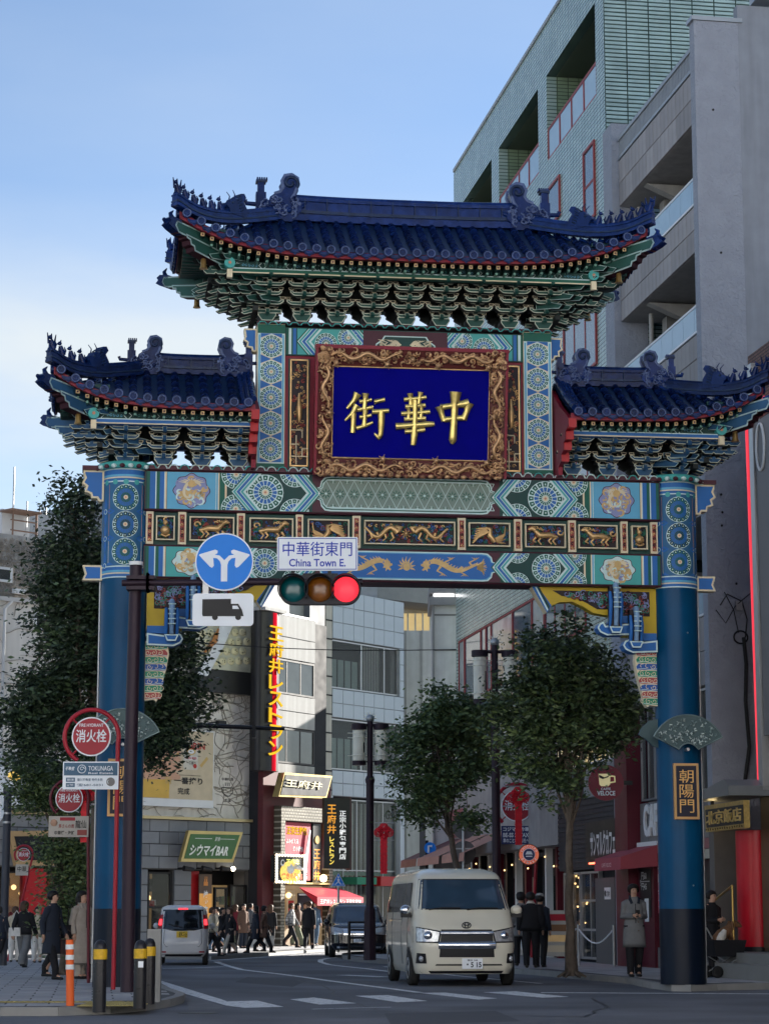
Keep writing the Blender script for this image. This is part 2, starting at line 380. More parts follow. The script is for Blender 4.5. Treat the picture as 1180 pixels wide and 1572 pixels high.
def stripes(p, a, b0, b1, seq, k=1):
    for m, wd in seq: p.rect(a, a + wd, b0, b1, m, k); a += wd
    return a
def medallion(p, a, b, rx, rz, base, k=1, seed=1):
    rnd = random.Random(seed); n = 48
    P = lambda s_: [(a + rx * s_ * (1 + .07 * cos(8 * 2 * pi * i / n)) * cos(2 * pi * i / n), b + rz * s_ * (1 + .07 * cos(8 * 2 * pi * i / n)) * sin(2 * pi * i / n)) for i in range(n)]
    p.poly(P(1.05), MARD, k); p.poly(P(1), base, k + 1)
    for i in range(46):
        t = rnd.uniform(0, 2 * pi); q = math.sqrt(rnd.random()) * .8
        cx, cy = a + rx * q * cos(t), b + rz * q * sin(t)
        m = [GLDP, GLDP, GLDP, LAV, PALE][i % 5]
        pa = curl(cx, cy, rnd.uniform(.05, .1), rnd.uniform(.6, 1.2), rnd.uniform(0, 6.3), rnd.choice((-1, 1)), 8)
        p.ribbon(pa, [.012 + .03 * math.sin(pi * j / 8) for j in range(9)], m, k + 2 + (i % 3) * .4)
    body = [(a + rx * .62 * cos(4.6 * i / 20 + .5) * (1 - i / 40), b + rz * .62 * sin(5.2 * i / 20 + .5) * (1 - i / 50)) for i in range(21)]
    p.ribbon(body, [.02 + .035 * math.sin(pi * min(1, (i + 3) / 22)) for i in range(21)], CRM, k + 4)
    for i in range(9):
        t = pi * (i + .5) / 9
        p.ribbon([(a + .1 * cos(t), b + rz * .45 + .06 * sin(t)), (a + .24 * cos(t), b + rz * .5 + .2 * rz * 1.4 * sin(t))], [.03, .006], CRM, k + 5)
    p.disc(a, b + rz * .42, .07, GLDP, k + 5, 12)
def dragon(p, a0, a1, b, h, k=3, seed=3, mat=GLDP):
    """long dragon, head at a0 looking that way, tail at a1"""
    rnd = random.Random(seed); sg = 1 if a1 > a0 else -1; Ln = abs(a1 - a0); n = 34
    X = lambda t: a0 + sg * Ln * t
    body = [(X(.14 + .72 * i / n), b + h * .24 * sin(1.0 + 6.2 * i / n) * (1 - .3 * i / n)) for i in range(n + 1)]
    ws = [h * (.2 + .12 * sin(pi * min(1, i / n * 1.25))) * (1 - .6 * i / n) for i in range(n + 1)]
    p.ribbon(body, ws, mat, k)
    for i in range(2, n - 1, 2):  # dorsal fins
        x, y = body[i]; p.ribbon([(x, y + ws[i] * .4), (x + sg * .04, y + ws[i] * .5 + h * .1)], [.035, .004], mat, k + .3)
    hd = [(0, .02), (.02, .1), (.06, .08), (.08, .18), (.12, .2), (.16, .3), (.2, .2), (.26, .28), (.24, .1), (.3, .1), (.24, 0), (.28, -.1), (.2, -.1), (.2, -.24), (.14, -.14), (.08, -.2), (.03, -.16), (.1, -.06)]
    p.poly([(X(0) + sg * x * h * 1.7, b + y * h * 1.2) for x, y in hd], mat, k + .6)
    for lx, ly in ((.3, -1), (.42, 1), (.62, -1), (.78, 1)):
        x = X(lx); s = ly * h * .36
        p.ribbon([(x, b), (x - sg * .07, b + s * .6), (x + sg * .04, b + s)], [h * .13, h * .1, h * .05], mat, k + .4)
        for c in (-.06, -.02, .02, .06): p.ribbon([(x + sg * .04, b + s), (x + sg * (.04 + c * 1.2), b + s * 1.3)], [.024, .004], mat, k + .5)
    for i in range(9):
        t = (i - 4) / 4; p.ribbon([(X(.84), b + t * h * .06), (X(.92), b + t * h * .2 + h * .04 * (-1) ** i), (X(.99 - .05 * abs(t)), b + t * h * .42)], [.04, .035, .004], mat, k + .5)
def flamepearl(p, a, b, r, k=3):
    p.disc(a, b, r * .5, GLDP, k, 14)
    for i in range(9):
        t = -.3 + (pi + .6) * i / 8; p.ribbon([(a + r * .55 * cos(t), b + r * .5 * sin(t)), (a + r * .9 * cos(t + .15), b + r * .9 * sin(t)), (a + r * 1.2 * cos(t), b + r * 1.45 * sin(t))], [r * .3, r * .2, .004], GLDP, k)
def frontT(v): return lambda a, b, h: (a, v - h, b)

# ---- pillars
def pillar(u):
    mb = MB(); mb.lathe([(.42, .0), (.42, 1.36)], (u, 0, .12), NAVY, 48); mb.lathe([(.418, 1.48), (.415, 9.45)], (u, 0, 0), PILB, 48)
    for z in (6.55, 4.95, 3.2, 1.9): mb.ball((u + .12, -.41, z), .018, STEEL, 6)
    mb.tube([(u - .425 * (1 if u < 0 else -1) * -1 * -1, -.03, .2), (u - .43 * (1 if u < 0 else -1) * -1 * -1, -.03, 7.4)], .018, STEEL, 5)
    o = mb.build('pillar', gate)
    def T(a, b, h): th = a / .42; r = .419 + h; return (u + r * sin(th), -r * cos(th), b)
    p = Paint(T, .002)
    def band(b0, b1, m, k):
        for i in range(24): a = -.9 + 1.8 * i / 24; p.rect(a, a + .076, b0, b1, m, k)
    band(7.42, 9.42, M('band_blue', (.03, .13, .27), .5), 1)
    for b0, b1 in ((9.17, 9.42), (7.4, 7.62)):
        band(b0, b1, BLU, 2); band(b0, b0 + .022, PALE, 3); band(b1 - .022, b1, PALE, 3); band(b0 + .07, b0 + .095, CRM, 3); band(b0 + .1, b0 + .14, SKYB, 3)
    for j, z in enumerate((8.88, 8.38, 7.88)):
        for a in (-.83, 0, .83):
            p.rect(a - .33, a + .33, z - .25, z + .25, SKN if j != 2 else CRM, 2.2)
            rosette(p, a, z, .245, 3, BLU, GRN if j % 2 == 0 else GRD)
        for a in (-.415, .415):
            zz = z - .25
            for (x, y) in ((-.12, 0), (.12, 0), (0, .13), (0, -.13)):
                p.poly(clipz([(a + x - .1 if x else a - .05, zz + y), (a + x, zz + y + (.06 if x else .13)), (a + x + .1 if x else a + .05, zz + y), (a + x, zz + y - (.06 if x else .13))], 7.63, 9.16), BLU, 5)
            p.disc(a, zz, .05, PALE, 6, 10); p.disc(a, zz, .036, BLU, 7, 10)
    # scalloped skirt at the top
    for i in range(9):
        a = -.8 + i * .2; p.disc(a, 9.17, .05, TEAL, 4, 10)
    p.build('painted_band', o, fix=False)
    # lacquered cap with cloud rim
    c = MB(); c.lathe([(.5, 0), (.54, .04), (.54, .1), (.44, .14)], (u, 0, 9.42), TEAL, 40)
    for i in range(22):
        t = 2 * pi * i / 22; c.ball((u + .545 * cos(t), .545 * sin(t), 9.45), .055, PALE if i % 2 else MARD, 6, sz=.8)
    c.build('capital', o)
    s = -1 if u < 0 else 1
    # beam ends showing outside the pillar
    e = MB(); x0 = u + s * .4; x1 = u + s * .78
    up = [(x0, 9.42), (x1, 9.42), (x1, 9.36), (x1 - s * .03, 9.28), (x1 + s * .02, 9.18), (x1 - s * .06, 9.12), (x1 - s * .03, 9.02), (x1 - s * .14, 8.98), (x1 - s * .16, 8.9), (x1 - s * .26, 8.9), (x1 - s * .3, 8.84), (x0, 8.84)]
    e.oprism(up, -.14, .14, CRM, BLU, CRM, .035); e.box(x0, x1 + s * .02, -.2, .2, 9.421, 9.5, MARD)
    e.build('beam_end', o)
    e = MB(); e.oprism([(x0, 7.66), (x1 - s * .02, 7.66), (x1 - s * .07, 7.5), (x1 - s * .02, 7.38), (x0, 7.38)], -.12, .12, CRM, BLU, CRM, .035)
    e.build('beam_end', o)
    # name board on the pillar and carved fan lamp above it
    nb = MB(); a0, a1 = u - .22, u + .25; nb.box(a0, a1, -.47, -.41, 3.1, 4.12, M('plate_gold', (.5, .3, .13), .4, .4), None)
    nb.box(a0 + .045, a1 - .045, -.476, -.471, 3.145, 4.075, M('plate_black', (.014, .014, .03), .35))
    write(nb, '朝陽門', u - .12, u + .15, 3.2, 4.02, M('plate_letter', (.72, .42, .14), .4, .2), v=-.48, bold=0, vertical=True)
    nb.build('name_board', o)
    fan = MB(); FANM = M('fan_silver', (.2, .27, .27), .35, .6, var=.3); cx, cz = u + .03, 4.42
    def arc(r, t0, t1, n): return [(cx + r * sin(t0 + (t1 - t0) * i / n), cz - .14 + r * cos(t0 + (t1 - t0) * i / n)) for i in range(n + 1)]
    A = R_(64); outer = arc(.72, -A, A, 24); inner = arc(.2, A, -A, 10)
    fan.prism(outer + inner, -.62, -.6, M('fan_back', (.07, .11, .115), .5, .3))
    fan.tube([(a, -.63, b) for a, b in outer + inner + outer[:1]], .014, FANM, 5)
    rn = random.Random(3)
    for i in range(110):
        t = rn.uniform(-A * .93, A * .93); r = rn.uniform(.24, .67); x, z = cx + r * sin(t), cz - .14 + r * cos(t)
        q = rn.uniform(0, 6.3); l = rn.uniform(.02, .05)
        fan.tube([(x, -.635, z), (x + l * cos(q), -.64, z + l * sin(q)), (x + l * 1.3 * cos(q + .8), -.633, z + l * 1.3 * sin(q + .8))], [.013, .012, .004], M('fan_light', (.55, .62, .6), .4, .3) if i % 2 else FANM, 4)
    fan.tube([(cx, -.4, cz - .05), (cx, -.6, cz - .05)], .03, STEEL, 6)
    fan.build('fan_ornament', o)
    if u > 0:
        s2 = MB(); s2.prism([(u - .78, 4.67), (u - .72, 4.8), (u - .58, 4.92), (u - .35, 4.98), (u - .35, 4.42), (u - .5, 4.45), (u - .66, 4.6)], -.1, -.06, M('fan_back', (0, 0, 0)), PILB)
        s2.build('fan_ornament', o)
    return o
for u in (-5.17, 5.15): pillar(u)

# ---- beams between the pillars
U0, U1 = -4.83, 4.81
def beam(name, z0, z1, v0, v1, mats=(MARD, MARD), u0=U0, u1=U1, lab=None):
    mb = MB(); b = .03
    prof = [(v0 + b, z0), (v0, z0 + b), (v0, z1 - b), (v0 + b, z1), (v1 - b, z1), (v1, z1 - b), (v1, z0 + b), (v1 - b, z0)]
    mb.loft([[(u, v, z) for v, z in prof] for u in (u0, u1)], mats[0], smooth=False)
    return mb.build(name, gate, label=lab)
def painted_beam(parent, z0, z1, v, style):
    p = Paint(frontT(v)); h = z1 - z0; zm = (z0 + z1) / 2
    p.rect(U0 + .01, U1 - .01, z0 + .03, z1 - .03, GRD, .5)
    E = .035; b0, b1 = z0 + E, z1 - E
    seqL = [(GRN, .06), (BLU, .1), (PALE, .02), (GRN, .06), (CRM, .04)] if style else [(GRN, .1), (BLU, .09), (SKYB, .05), (CRM, .04)]
    for s in (-1, 1):
        q = MB(); Z = lambda a: s * a
        def st(a, seq):
            for m, wd in seq:
                p.rect(min(Z(a), Z(a + wd)), max(Z(a), Z(a + wd)), b0, b1, m, 1); a += wd
            return a
        a = st(3.33, [(CRM, .035), (GRN, .1), (CRM, .025), (SKYB, .03), (PALE, .015)])
        c0, c1 = 3.53, 4.42
        p.rect(min(Z(c0), Z(c1)), max(Z(c0), Z(c1)), b0, b1, SKYB if style else TEAL, 1)
        medallion(p, Z(3.975), zm, .31, .3 if style else .235, LAV if style else PALE, 2, seed=int(5 + s + style * 9))
        st(4.43, [(CRM, .03), (PALE, .015), (BLU, .08), (GRN, .06), (PALE, .02), (BLU, .1), (GRN, .05)])
        # rosette field
        r = h * .44; r2 = h * .45
        for (x, y) in ((2.62, zm), (2.08, z1), (2.08, z0), (3.3, z1 - .06), (3.3, z0 + .06)):
            if x == 3.3:
                pass
            rosette(p, Z(x) if x < 3.2 else Z(3.16), y, r if x > 2.5 and x < 3 else r2 * .8, 1.5, BLU if style else BLU, GRN, lo=b0, hi=b1)
        chevrons(p, Z(2.98), b0, b1, s, 5)
        chevrons(p, Z(1.86), b0, b1, -s, 5)
        p.disc(Z(1.63), zm, .018, WHITE, 6, 8)
    # central cartouche
    def cart(w_, hh, k, m):
        pts = []
        for sx, sg in ((1, 1), (-1, -1)):
            for (x, y) in ((0, .5), (.10, .48), (.17, .36), (.19, .2), (.28, .14), (.31, 0), (.28, -.14), (.19, -.2), (.17, -.36), (.10, -.48), (0, -.5)):
                pts.append((sx * (w_ - .3) + sx * x, zm + sg * y * hh))
        p.poly(pts, m, k)
    p.rect(-1.75, 1.75, b0, b1, MARD, 1.2)
    cw = 1.72
    cart(cw, h * .86, 2, PALE); cart(cw - .02, h * .79, 3, GRN if style else SKYB); cart(cw - .035, h * .73, 3.6, PALE if style else BLU)
    if style:
        LG = M('lattice_ground', (.2, .27, .23), .5)
        cart(cw - .05, h * .68, 4, LG)
        st_ = h * .345; hz = h * .34
        k = 0
        u = -1.5
        while u <= 1.51:
            for z in (zm - hz * .98, zm, zm + hz * .98):
                o_ = 0 if z == zm else st_ / 2
                c = (u + o_, z)
                if abs(c[0]) > 1.52: continue
                lo, hi = zm - h * .335, zm + h * .335
                p.ribbon(clipz([(c[0] - st_ / 2, c[1]), (c[0], c[1] + hz), (c[0] + st_ / 2, c[1])], lo, hi), .012, PALE, 5)
                p.ribbon(clipz([(c[0] - st_ / 2, c[1]), (c[0], c[1] - hz), (c[0] + st_ / 2, c[1])], lo, hi), .012, PALE, 5)
                for i in range(8):
                    t = 2 * pi * i / 8 + pi / 8 * 0; rr = .105 if z == zm else .07
                    pts = [(c[0] + .02 * cos(t), c[1] + .02 * sin(t)), (c[0] + rr * .6 * cos(t + .2), c[1] + rr * .6 * sin(t + .2)), (c[0] + rr * cos(t), c[1] + rr * sin(t)), (c[0] + rr * .6 * cos(t - .2), c[1] + rr * .6 * sin(t - .2))]
                    p.poly(clipz(pts, lo, hi), GRN if (z == zm or i % 2) else PALE, 6)
                if lo < c[1] < hi: p.disc(c[0], c[1], .024, PALE, 7, 8)
            u += st_
    else:
        dragon(p, -.26, -1.5, zm, h * .62, 5, 4); dragon(p, .26, 1.52, zm, h * .62, 5, 5); flamepearl(p, 0, zm - .02, .14, 5)
    return p.build('painted_pattern', parent, fix=False)
ub = beam('upper_beam', 8.66, 9.42, -.35, .35); painted_beam(ub, 8.66, 9.42, -.35, 1)
lb = beam('lower_beam', 7.41, 8.03, -.35, .35); painted_beam(lb, 7.41, 8.03, -.35, 0)
mb = MB(); mb.box(U0, U1, -.38, .38, 9.421, 9.5, MARD)
for i in range(48):
    u = U0 + .12 + i * .2; mb.tube([(u - .09, -.385, 9.44), (u - .05, -.395, 9.5), (u, -.4, 9.515), (u + .05, -.395, 9.5), (u + .09, -.385, 9.44)], .012, PALE if i % 3 else TEAL, 4)
mb.build('cornice', gate)

# ---- carved frieze between the beams
fr_ = MB(); fr_.box(U0, U1, -.22, .22, 8.04, 8.65, GRD); frz = fr_.build('frieze', gate)
def fu(px): return -4.83 + (px - 222) / 790 * 9.64
RB = M('relief_blue', (.05, .12, .32), .45); RG = M('relief_green', (.02, .14, .09), .45); RR = M('relief_red', (.3, .06, .05), .45)
RBK = M('relief_ground', (.03, .022, .025), .6)
panels = [(240, 268, 0), (290, 357, 1), (380, 446, 2), (468, 531, 3), (554, 693, 4), (714, 778, 3), (801, 864, 2), (884, 945, 1), (967, 992, 0)]
z0, z1 = 8.12, 8.57
for pi_, (a, b, kind) in enumerate(panels):
    a, b = fu(a), fu(b); rn = random.Random(pi_ * 7 + 1); mb = MB(); wd = b - a; cx = (a + b) / 2; zm = (z0 + z1) / 2
    mb.box(a + .02, b - .02, -.27, -.21, z0 + .02, z1 - .02, RBK)
    for (x0, x1, y0, y1) in ((a, b, z0, z0 + .022), (a, b, z1 - .022, z1), (a, a + .022, z0 + .022, z1 - .022), (b - .022, b, z0 + .022, z1 - .022)): mb.box(x0, x1, -.33, -.215, y0, y1, CRM)
    for i in range(int(wd * 95)):
        x, z = rn.uniform(a + .06, b - .06), rn.uniform(z0 + .06, z1 - .06); r = rn.uniform(.025, .06)
        pa = [(q[0], -.285, q[1]) for q in curl(x, z, r, rn.uniform(.5, 1.3), rn.uniform(0, 6), rn.choice((1, -1)), 7)]
        mb.tube(pa, [.011] * 7 + [.016], rn.choice((RB, RB, RG, RG, RR) if kind else (RG, RG, RG, RB)), 4)
    def gt(path, r): mb.tube([(x, -.315, z) for x, z in path], r, GLDR, 6)
    def beast(x, sg, s=1):
        gt([(x - sg * .2 * s, zm - .03), (x - sg * .06 * s, zm + .01), (x + sg * .1 * s, zm), (x + sg * .17 * s, zm + .09)], [.03, .06, .065, .04])
        gt([(x + sg * .17 * s, zm + .1), (x + sg * .22 * s, zm + .14), (x + sg * .28 * s, zm + .11)], [.045, .05, .02])
        for lx, dz in ((-.17, -.17), (-.1, -.16), (.07, -.17), (.16, -.13)): gt([(x + sg * lx * s, zm - .04), (x + sg * (lx + .05) * s, zm - .1), (x + sg * lx * s, zm + dz)], [.03, .02, .016])
        gt([(q[0], q[1]) for q in curl(x - sg * .24 * s, zm + .07, .07, .9, 0, sg, 8)], [.02] * 9)
        for i in range(4): gt([(q[0], q[1]) for q in curl(x + sg * (.06 + .05 * i), zm + .12 + .01 * i, .03, .8, i, sg, 5)], .012)
    if kind == 0:
        mb.ball((cx, -.3, zm - .04), .09, GLDR, 10); mb.ball((cx, -.31, zm + .1), .05, GLDR, 8); gt(curl(cx, zm + .15, .05, .7, 1, 1, 6), .018)
        gt([(cx - .08, zm - .12), (cx, zm - .16), (cx + .08, zm - .12)], .02)
    elif kind in (1, 2): beast(cx, -1 if cx > 0 else 1, 1.15)
    elif kind == 3:
        s = 1 if cx < 0 else -1; gt([(cx - s * .1, zm - .14), (cx, zm - .02), (cx - s * .02, zm + .1), (cx + s * .08, zm + .13)], [.04, .06, .04, .02])
        for i in range(7): gt([(cx + s * .02, zm + .04), (cx + s * (.1 + .02 * i), zm + .12 - .03 * i), (cx + s * (.26 + .01 * i), zm + .1 - .045 * i)], [.02, .028, .01])
        for i in range(5): gt([(cx - s * .05, zm - .1), (cx - s * (.2 + .02 * i), zm - .15 + .04 * i), (cx - s * .3, zm - .16 + .08 * i)], [.02, .02, .008])
    else:
        for s in (-1, 1):
            n = 22; P = [(s * (.16 + .62 * i / n), zm + .09 * sin(7.5 * i / n)) for i in range(n + 1)]; gt(P, [.06 - .035 * i / n for i in range(n + 1)])
            gt([(s * .16, zm + .02), (s * .1, zm + .09), (s * .2, zm + .12)], [.05, .06, .02])
            for x in (.28, .42, .55, .68): gt([(s * x, zm), (s * (x - .05), zm - .1), (s * (x + .02), zm - .16)], [.03, .022, .012]); gt(curl(s * x, zm + .13, .035, .8, x * 9, s, 6), .012)
        mb.ball((0, -.32, zm - .02), .045, GLDR, 8)
        for i in range(8): gt([(.05 * cos(i * .785), zm - .02 + .05 * sin(i * .785)), (.1 * cos(i * .785 + .2), zm - .02 + .1 * sin(i * .785 + .2))], [.015, .005])
    mb.build('carved_panel', frz)
posts = [(225, 236), (273, 285), (361, 373), (450, 461), (536, 548), (697, 709), (784, 796), (868, 880), (950, 961), (997, 1008)]
for (a, b) in posts:
    a, b = fu(a), fu(b); mb = MB(); mb.box(a, b, -.32, -.23, 8.045, 8.645, CRM); mb.box(a + .03, b - .03, -.324, -.321, 8.09, 8.6, RR)
    for i in range(7):
        z = 8.13 + i * .07; mb.tube([(q[0], -.33, q[1]) for q in curl((a + b) / 2, z, .032, .9, i, 1 if i % 2 else -1, 6)], .011, RBK if i % 2 else GLDR, 4)
    mb.build('frieze_post', frz)

# ---- upper storey
for s in (-1, 1):
    a0, a1 = (-2.785, -2.27) if s < 0 else (2.245, 2.785)
    mb = MB(); mb.box(a0, a1, -.28, .28, 9.5, 12.26, CRM); o = mb.build('upper_column', gate)
    p = Paint(frontT(-.28)); am = (a0 + a1) / 2
    p.rect(a0 + .01, a1 - .01, 9.5, 12.2, PALE, 1)
    p.rect(a0 + .02, a0 + .05, 9.62, 12.05, SKYB, 2); p.rect(a1 - .05, a1 - .02, 9.62, 12.05, SKYB, 2); p.rect(a0 + .07, a1 - .07, 9.62, 12.05, CRM, 2)
    p.rect(a0, a1, 9.5, 9.6, GRN, 3); p.rect(a0, a1, 12.08, 12.25, GRN, 3)
    for i in range(5):
        z = 9.87 + i * .49
        for (x, y) in ((-1, -1), (1, -1), (-1, 1), (1, 1)): p.poly([(am, z + y * .245), (am + x * .2, z + y * .245), (am + x * .2, z + y * .16)], BLU, 3)
        rosette(p, am, z, .215, 4, BLU, GRN, n=16)
    p.build('painted_pattern', o, fix=False)
    b0 = -2.27 if s < 0 else 1.98; b1 = -2.0 if s < 0 else 2.245
# painted head beam, behind the plaque
hb = MB(); hb.box(-2.27, 2.245, -.24, .24, 11.68, 12.22, GRD); ho = hb.build('head_beam', gate)
p = Paint(frontT(-.24)); zc = 11.97
for s in (-1, 1):
    p.rect(min(s * 2.24, s * 2.05), max(s * 2.24, s * 2.05), 11.7, 12.2, GRN, 1)
    p.rect(min(s * 2.2, s * 2.15), max(s * 2.2, s * 2.15), 11.7, 12.2, PALE, 2); p.rect(min(s * 2.12, s * 2.06), max(s * 2.12, s * 2.06), 11.7, 12.2, BLU, 2)
    p.rect(min(s * 2.04, s * .8), max(s * 2.04, s * .8), 11.7, 12.2, TEAL, .9)
    chevrons(p, s * 1.78, 11.7, 12.2, s, 4); rosette(p, s * 1.5, 11.92, .21, 2, lo=11.7, hi=12.2); rosette(p, s * 1.08, 12.05, .2, 2.2, lo=11.7, hi=12.2)
    chevrons(p, s * .92, 11.7, 12.2, -s, 4)
p.rect(-.8, .8, 11.7, 12.2, MARD, 4.5)
p.poly([(-.62, 11.7), (-.56, 11.95), (-.45, 12.03), (-.4, 12.11), (.4, 12.11), (.45, 12.03), (.56, 11.95), (.62, 11.7)], PALE, 5.5); p.poly([(-.59, 11.7), (-.54, 11.93), (-.43, 12.01), (-.38, 12.09), (.38, 12.09), (.43, 12.01), (.54, 11.93), (.59, 11.7)], GRD, 6.3)
dragon(p, -.08, -.5, 11.93, .22, 7, 8, CRM); dragon(p, .08, .5, 11.93, .22, 7, 9, CRM)
p.build('painted_pattern', ho, fix=False)
mb = MB(); mb.box(-2.8, 2.8, -.34, .34, 12.265, 12.3, MARD)
for i in range(28):
    u = -2.7 + i * .2; mb.tube([(u - .09, -.345, 12.23), (u - .04, -.35, 12.285), (u + .04, -.35, 12.285), (u + .09, -.345, 12.23)], .012, TEAL, 4)
mb.build('cornice', gate)
for s in (-1, 1):   # little beam ends beside the upper columns
    x0 = s * 2.79; x1 = s * 3.03; e = MB()
    e.oprism([(x0, 12.2), (x1, 12.2), (x1 - s * .02, 12.05), (x1 + s * .01, 11.98), (x1 - s * .06, 11.93), (x1 - s * .05, 11.84), (x1 - s * .14, 11.83), (x1 - s * .16, 11.76), (x0, 11.76)], -.12, .12, CRM, BLU, CRM, .03); e.build('beam_end', gate)
# side lattice panels beside the plaque
for s in (-1, 1):
    a0, a1 = (-2.27, -1.7) if s < 0 else (1.8, 2.245)
    mb = MB(); mb.box(a0, a1, -.2, .16, 9.5, 11.679, MAR); x0 = -2.17 if s < 0 else 1.83; x1 = x0 + .34; b0, b1 = 9.56, 11.6
    mb.box(x0 - .03, x1 + .03, -.23, -.205, b0 - .03, b1 + .02, GRD); mb.box(x0, x1, -.24, -.232, b0, b1, RBK)
    for (q0, q1, r0, r1) in ((x0, x1, b0, b0 + .025), (x0, x1, b1 - .025, b1), (x0, x0 + .025, b0, b1), (x1 - .025, x1, b0, b1)): mb.box(q0, q1, -.27, -.241, r0, r1, GLDR)
    rn = random.Random(5 + s)
    for i in range(80):
        x, z = rn.uniform(x0 + .05, x1 - .05), rn.uniform(b0 + .08, b1 - .05); mb.tube([(q[0], -.25, q[1]) for q in curl(x, z, rn.uniform(.02, .05), 1, rn.uniform(0, 6), 1, 6)], .01, GLDR if i % 2 else RR, 4)
    xm = (x0 + x1) / 2
    mb.tube([(xm, -.27, z) for z in (10.4, 10.5, 10.65, 10.8, 10.95)], [.02, .05, .06, .035, .02], GLDR, 8)
    for (q, r) in (((x0, 10.25), (xm + .06, 10.25)), ((xm + .06, 10.25), (xm + .06, 10.1)), ((xm - .05, 10.15), (xm - .05, 9.6)), ((x0, 9.98), (xm, 9.98)), ((x0, 9.75), (x1, 9.75)), ((xm + .06, 9.75), (xm + .06, 9.9)), ((xm + .06, 9.9), (x1, 9.9))):
        mb.tube([(q[0], -.265, q[1]), (r[0], -.265, r[1])], .014, CRM, 4)
    mb.build('lattice_panel', gate)

# ---- the plaque, leaning forward
pa = bpy.data.objects.new('name_plaque', None); col.objects.link(pa); pa.parent = gate; pa.location = (.04, -.42, 9.38); pa.rotation_euler = (-R_(-9), 0, 0); pa.scale = (.945, 1, .95)
PB = M('plaque_blue', (.002, .002, .2), .6, var=.1, spec=.03)
H_ = 2.46; W_ = 1.85
mb = MB(); mb.box(-W_, W_, -.05, .05, 0, H_, MARD); mb.box(-W_ - .06, W_ + .06, -.22, .02, H_ + .001, H_ + .07, MAR); mb.box(-W_ - .05, -W_ - .001, -.2, .02, .0, H_, MAR); mb.box(W_ + .001, W_ + .05, -.2, .02, 0, H_, MAR)
mb.build('backing_board', pa)
iw, i0, i1 = 1.545, .34, 2.12
mb = MB(); mb.box(-iw, iw, -.08, -.051, i0, i1, PB); face = mb.build('blue_field', pa)
fm = MB(); rn = random.Random(12)
o4 = [(-W_, 0), (W_, 0), (W_, H_), (-W_, H_)]; n4 = [(-iw, i0), (iw, i0), (iw, i1), (-iw, i1)]
FG = M('frame_ground', (.1, .02, .018), .5)
for i in range(4):
    a, b = o4[i], o4[(i + 1) % 4]; c, d = n4[(i + 1) % 4], n4[i]
    fm.add([(a[0], -.2, a[1]), (b[0], -.2, b[1]), (c[0], -.09, c[1]), (d[0], -.09, d[1])], [(0, 1, 2, 3)], FG)
    fm.add([(a[0], -.2, a[1]), (b[0], -.2, b[1]), (b[0], -.04, b[1]), (a[0], -.04, a[1])], [(0, 1, 2, 3)], FG)
fm.tube([(x, -.095, z) for x, z in n4 + n4[:1]], .018, GLDR, 5)
FRG = M('frame_gold', (.55, .33, .17), .38, .5, var=.35, scale=8); FRG2 = M('frame_bronze', (.25, .12, .07), .4, .4, var=.3, scale=8)
for i in range(620):
    e = rn.random() * (2 * W_ * 2 + 2 * H_)
    q = rn.uniform(.04, .26)
    if e < 2 * W_: x, z = -W_ + e, q
    elif e < 4 * W_: x, z = -W_ + e - 2 * W_, H_ - q
    elif e < 4 * W_ + H_: x, z = -W_ + q, e - 4 * W_
    else: x, z = W_ - q, e - 4 * W_ - H_
    x = max(-W_ + .03, min(W_ - .03, x)); z = max(.02, min(H_ - .02, z))
    dd = min(W_ - abs(x), z, H_ - z); v = -.21 + .11 * max(0, dd - .02) / .3
    r = rn.uniform(.03, .075)
    pth = [(x_, v - .012 - .02 * j / 10, z_) for j, (x_, z_) in enumerate(curl(x, z, r, rn.uniform(.5, 1.3), rn.uniform(0, 6.3), rn.choice((1, -1)), 10))]
    fm.tube(pth, [.008 + .017 * sin(pi * j / 10) for j in range(11)], FRG if i % 3 else FRG2, 5)
def sinu(x0, z0, x1, z1, n, amp):
    P = []
    for i in range(n + 1):
        t = i / n; dx, dz = x1 - x0, z1 - z0; l = math.hypot(dx, dz); o_ = amp * sin(t * l * 11)
        P.append((x0 + dx * t - dz / l * o_, -.2, z0 + dz * t + dx / l * o_))
    return P
for (a, b, c, d) in ((-1.6, .15, -.15, .16), (1.6, .15, .15, .16), (-1.6, 2.32, -.2, 2.31), (1.6, 2.32, .2, 2.31), (-1.7, .4, -1.69, 1.15), (-1.7, 2.1, -1.69, 1.3), (1.7, .4, 1.69, 1.15), (1.7, 2.1, 1.69, 1.3)):
    fm.tube(sinu(a, b, c, d, 30, .06), [.016 + .028 * sin(pi * min(1, (j + 4) / 34)) for j in range(31)], FRG, 6)
for (x, z) in ((0, 2.28), (0, .16), (-1.62, 1.2), (1.62, 1.2), (-1.5, 2.17), (1.5, 2.17), (-.5, 2.17), (.5, 2.17), (-.55, .33), (.5, .32), (1.5, .3)):
    fm.ball((x, -.22, z), .055, FRG, 8)
    for j in range(5): fm.tube([(x, -.22, z), (x + .1 * cos(j * 1.26), -.21, z + .1 * sin(j * 1.26))], [.02, .005], FRG, 5)
for i in range(22):
    x = -1.7 + i * .162; fm.ball((x, -.2, .0 + .01 * (i % 2)), .07, FRG if i % 2 else FRG2, 7, sz=.6, sy=.5)
fm.build('carved_frame', pa)
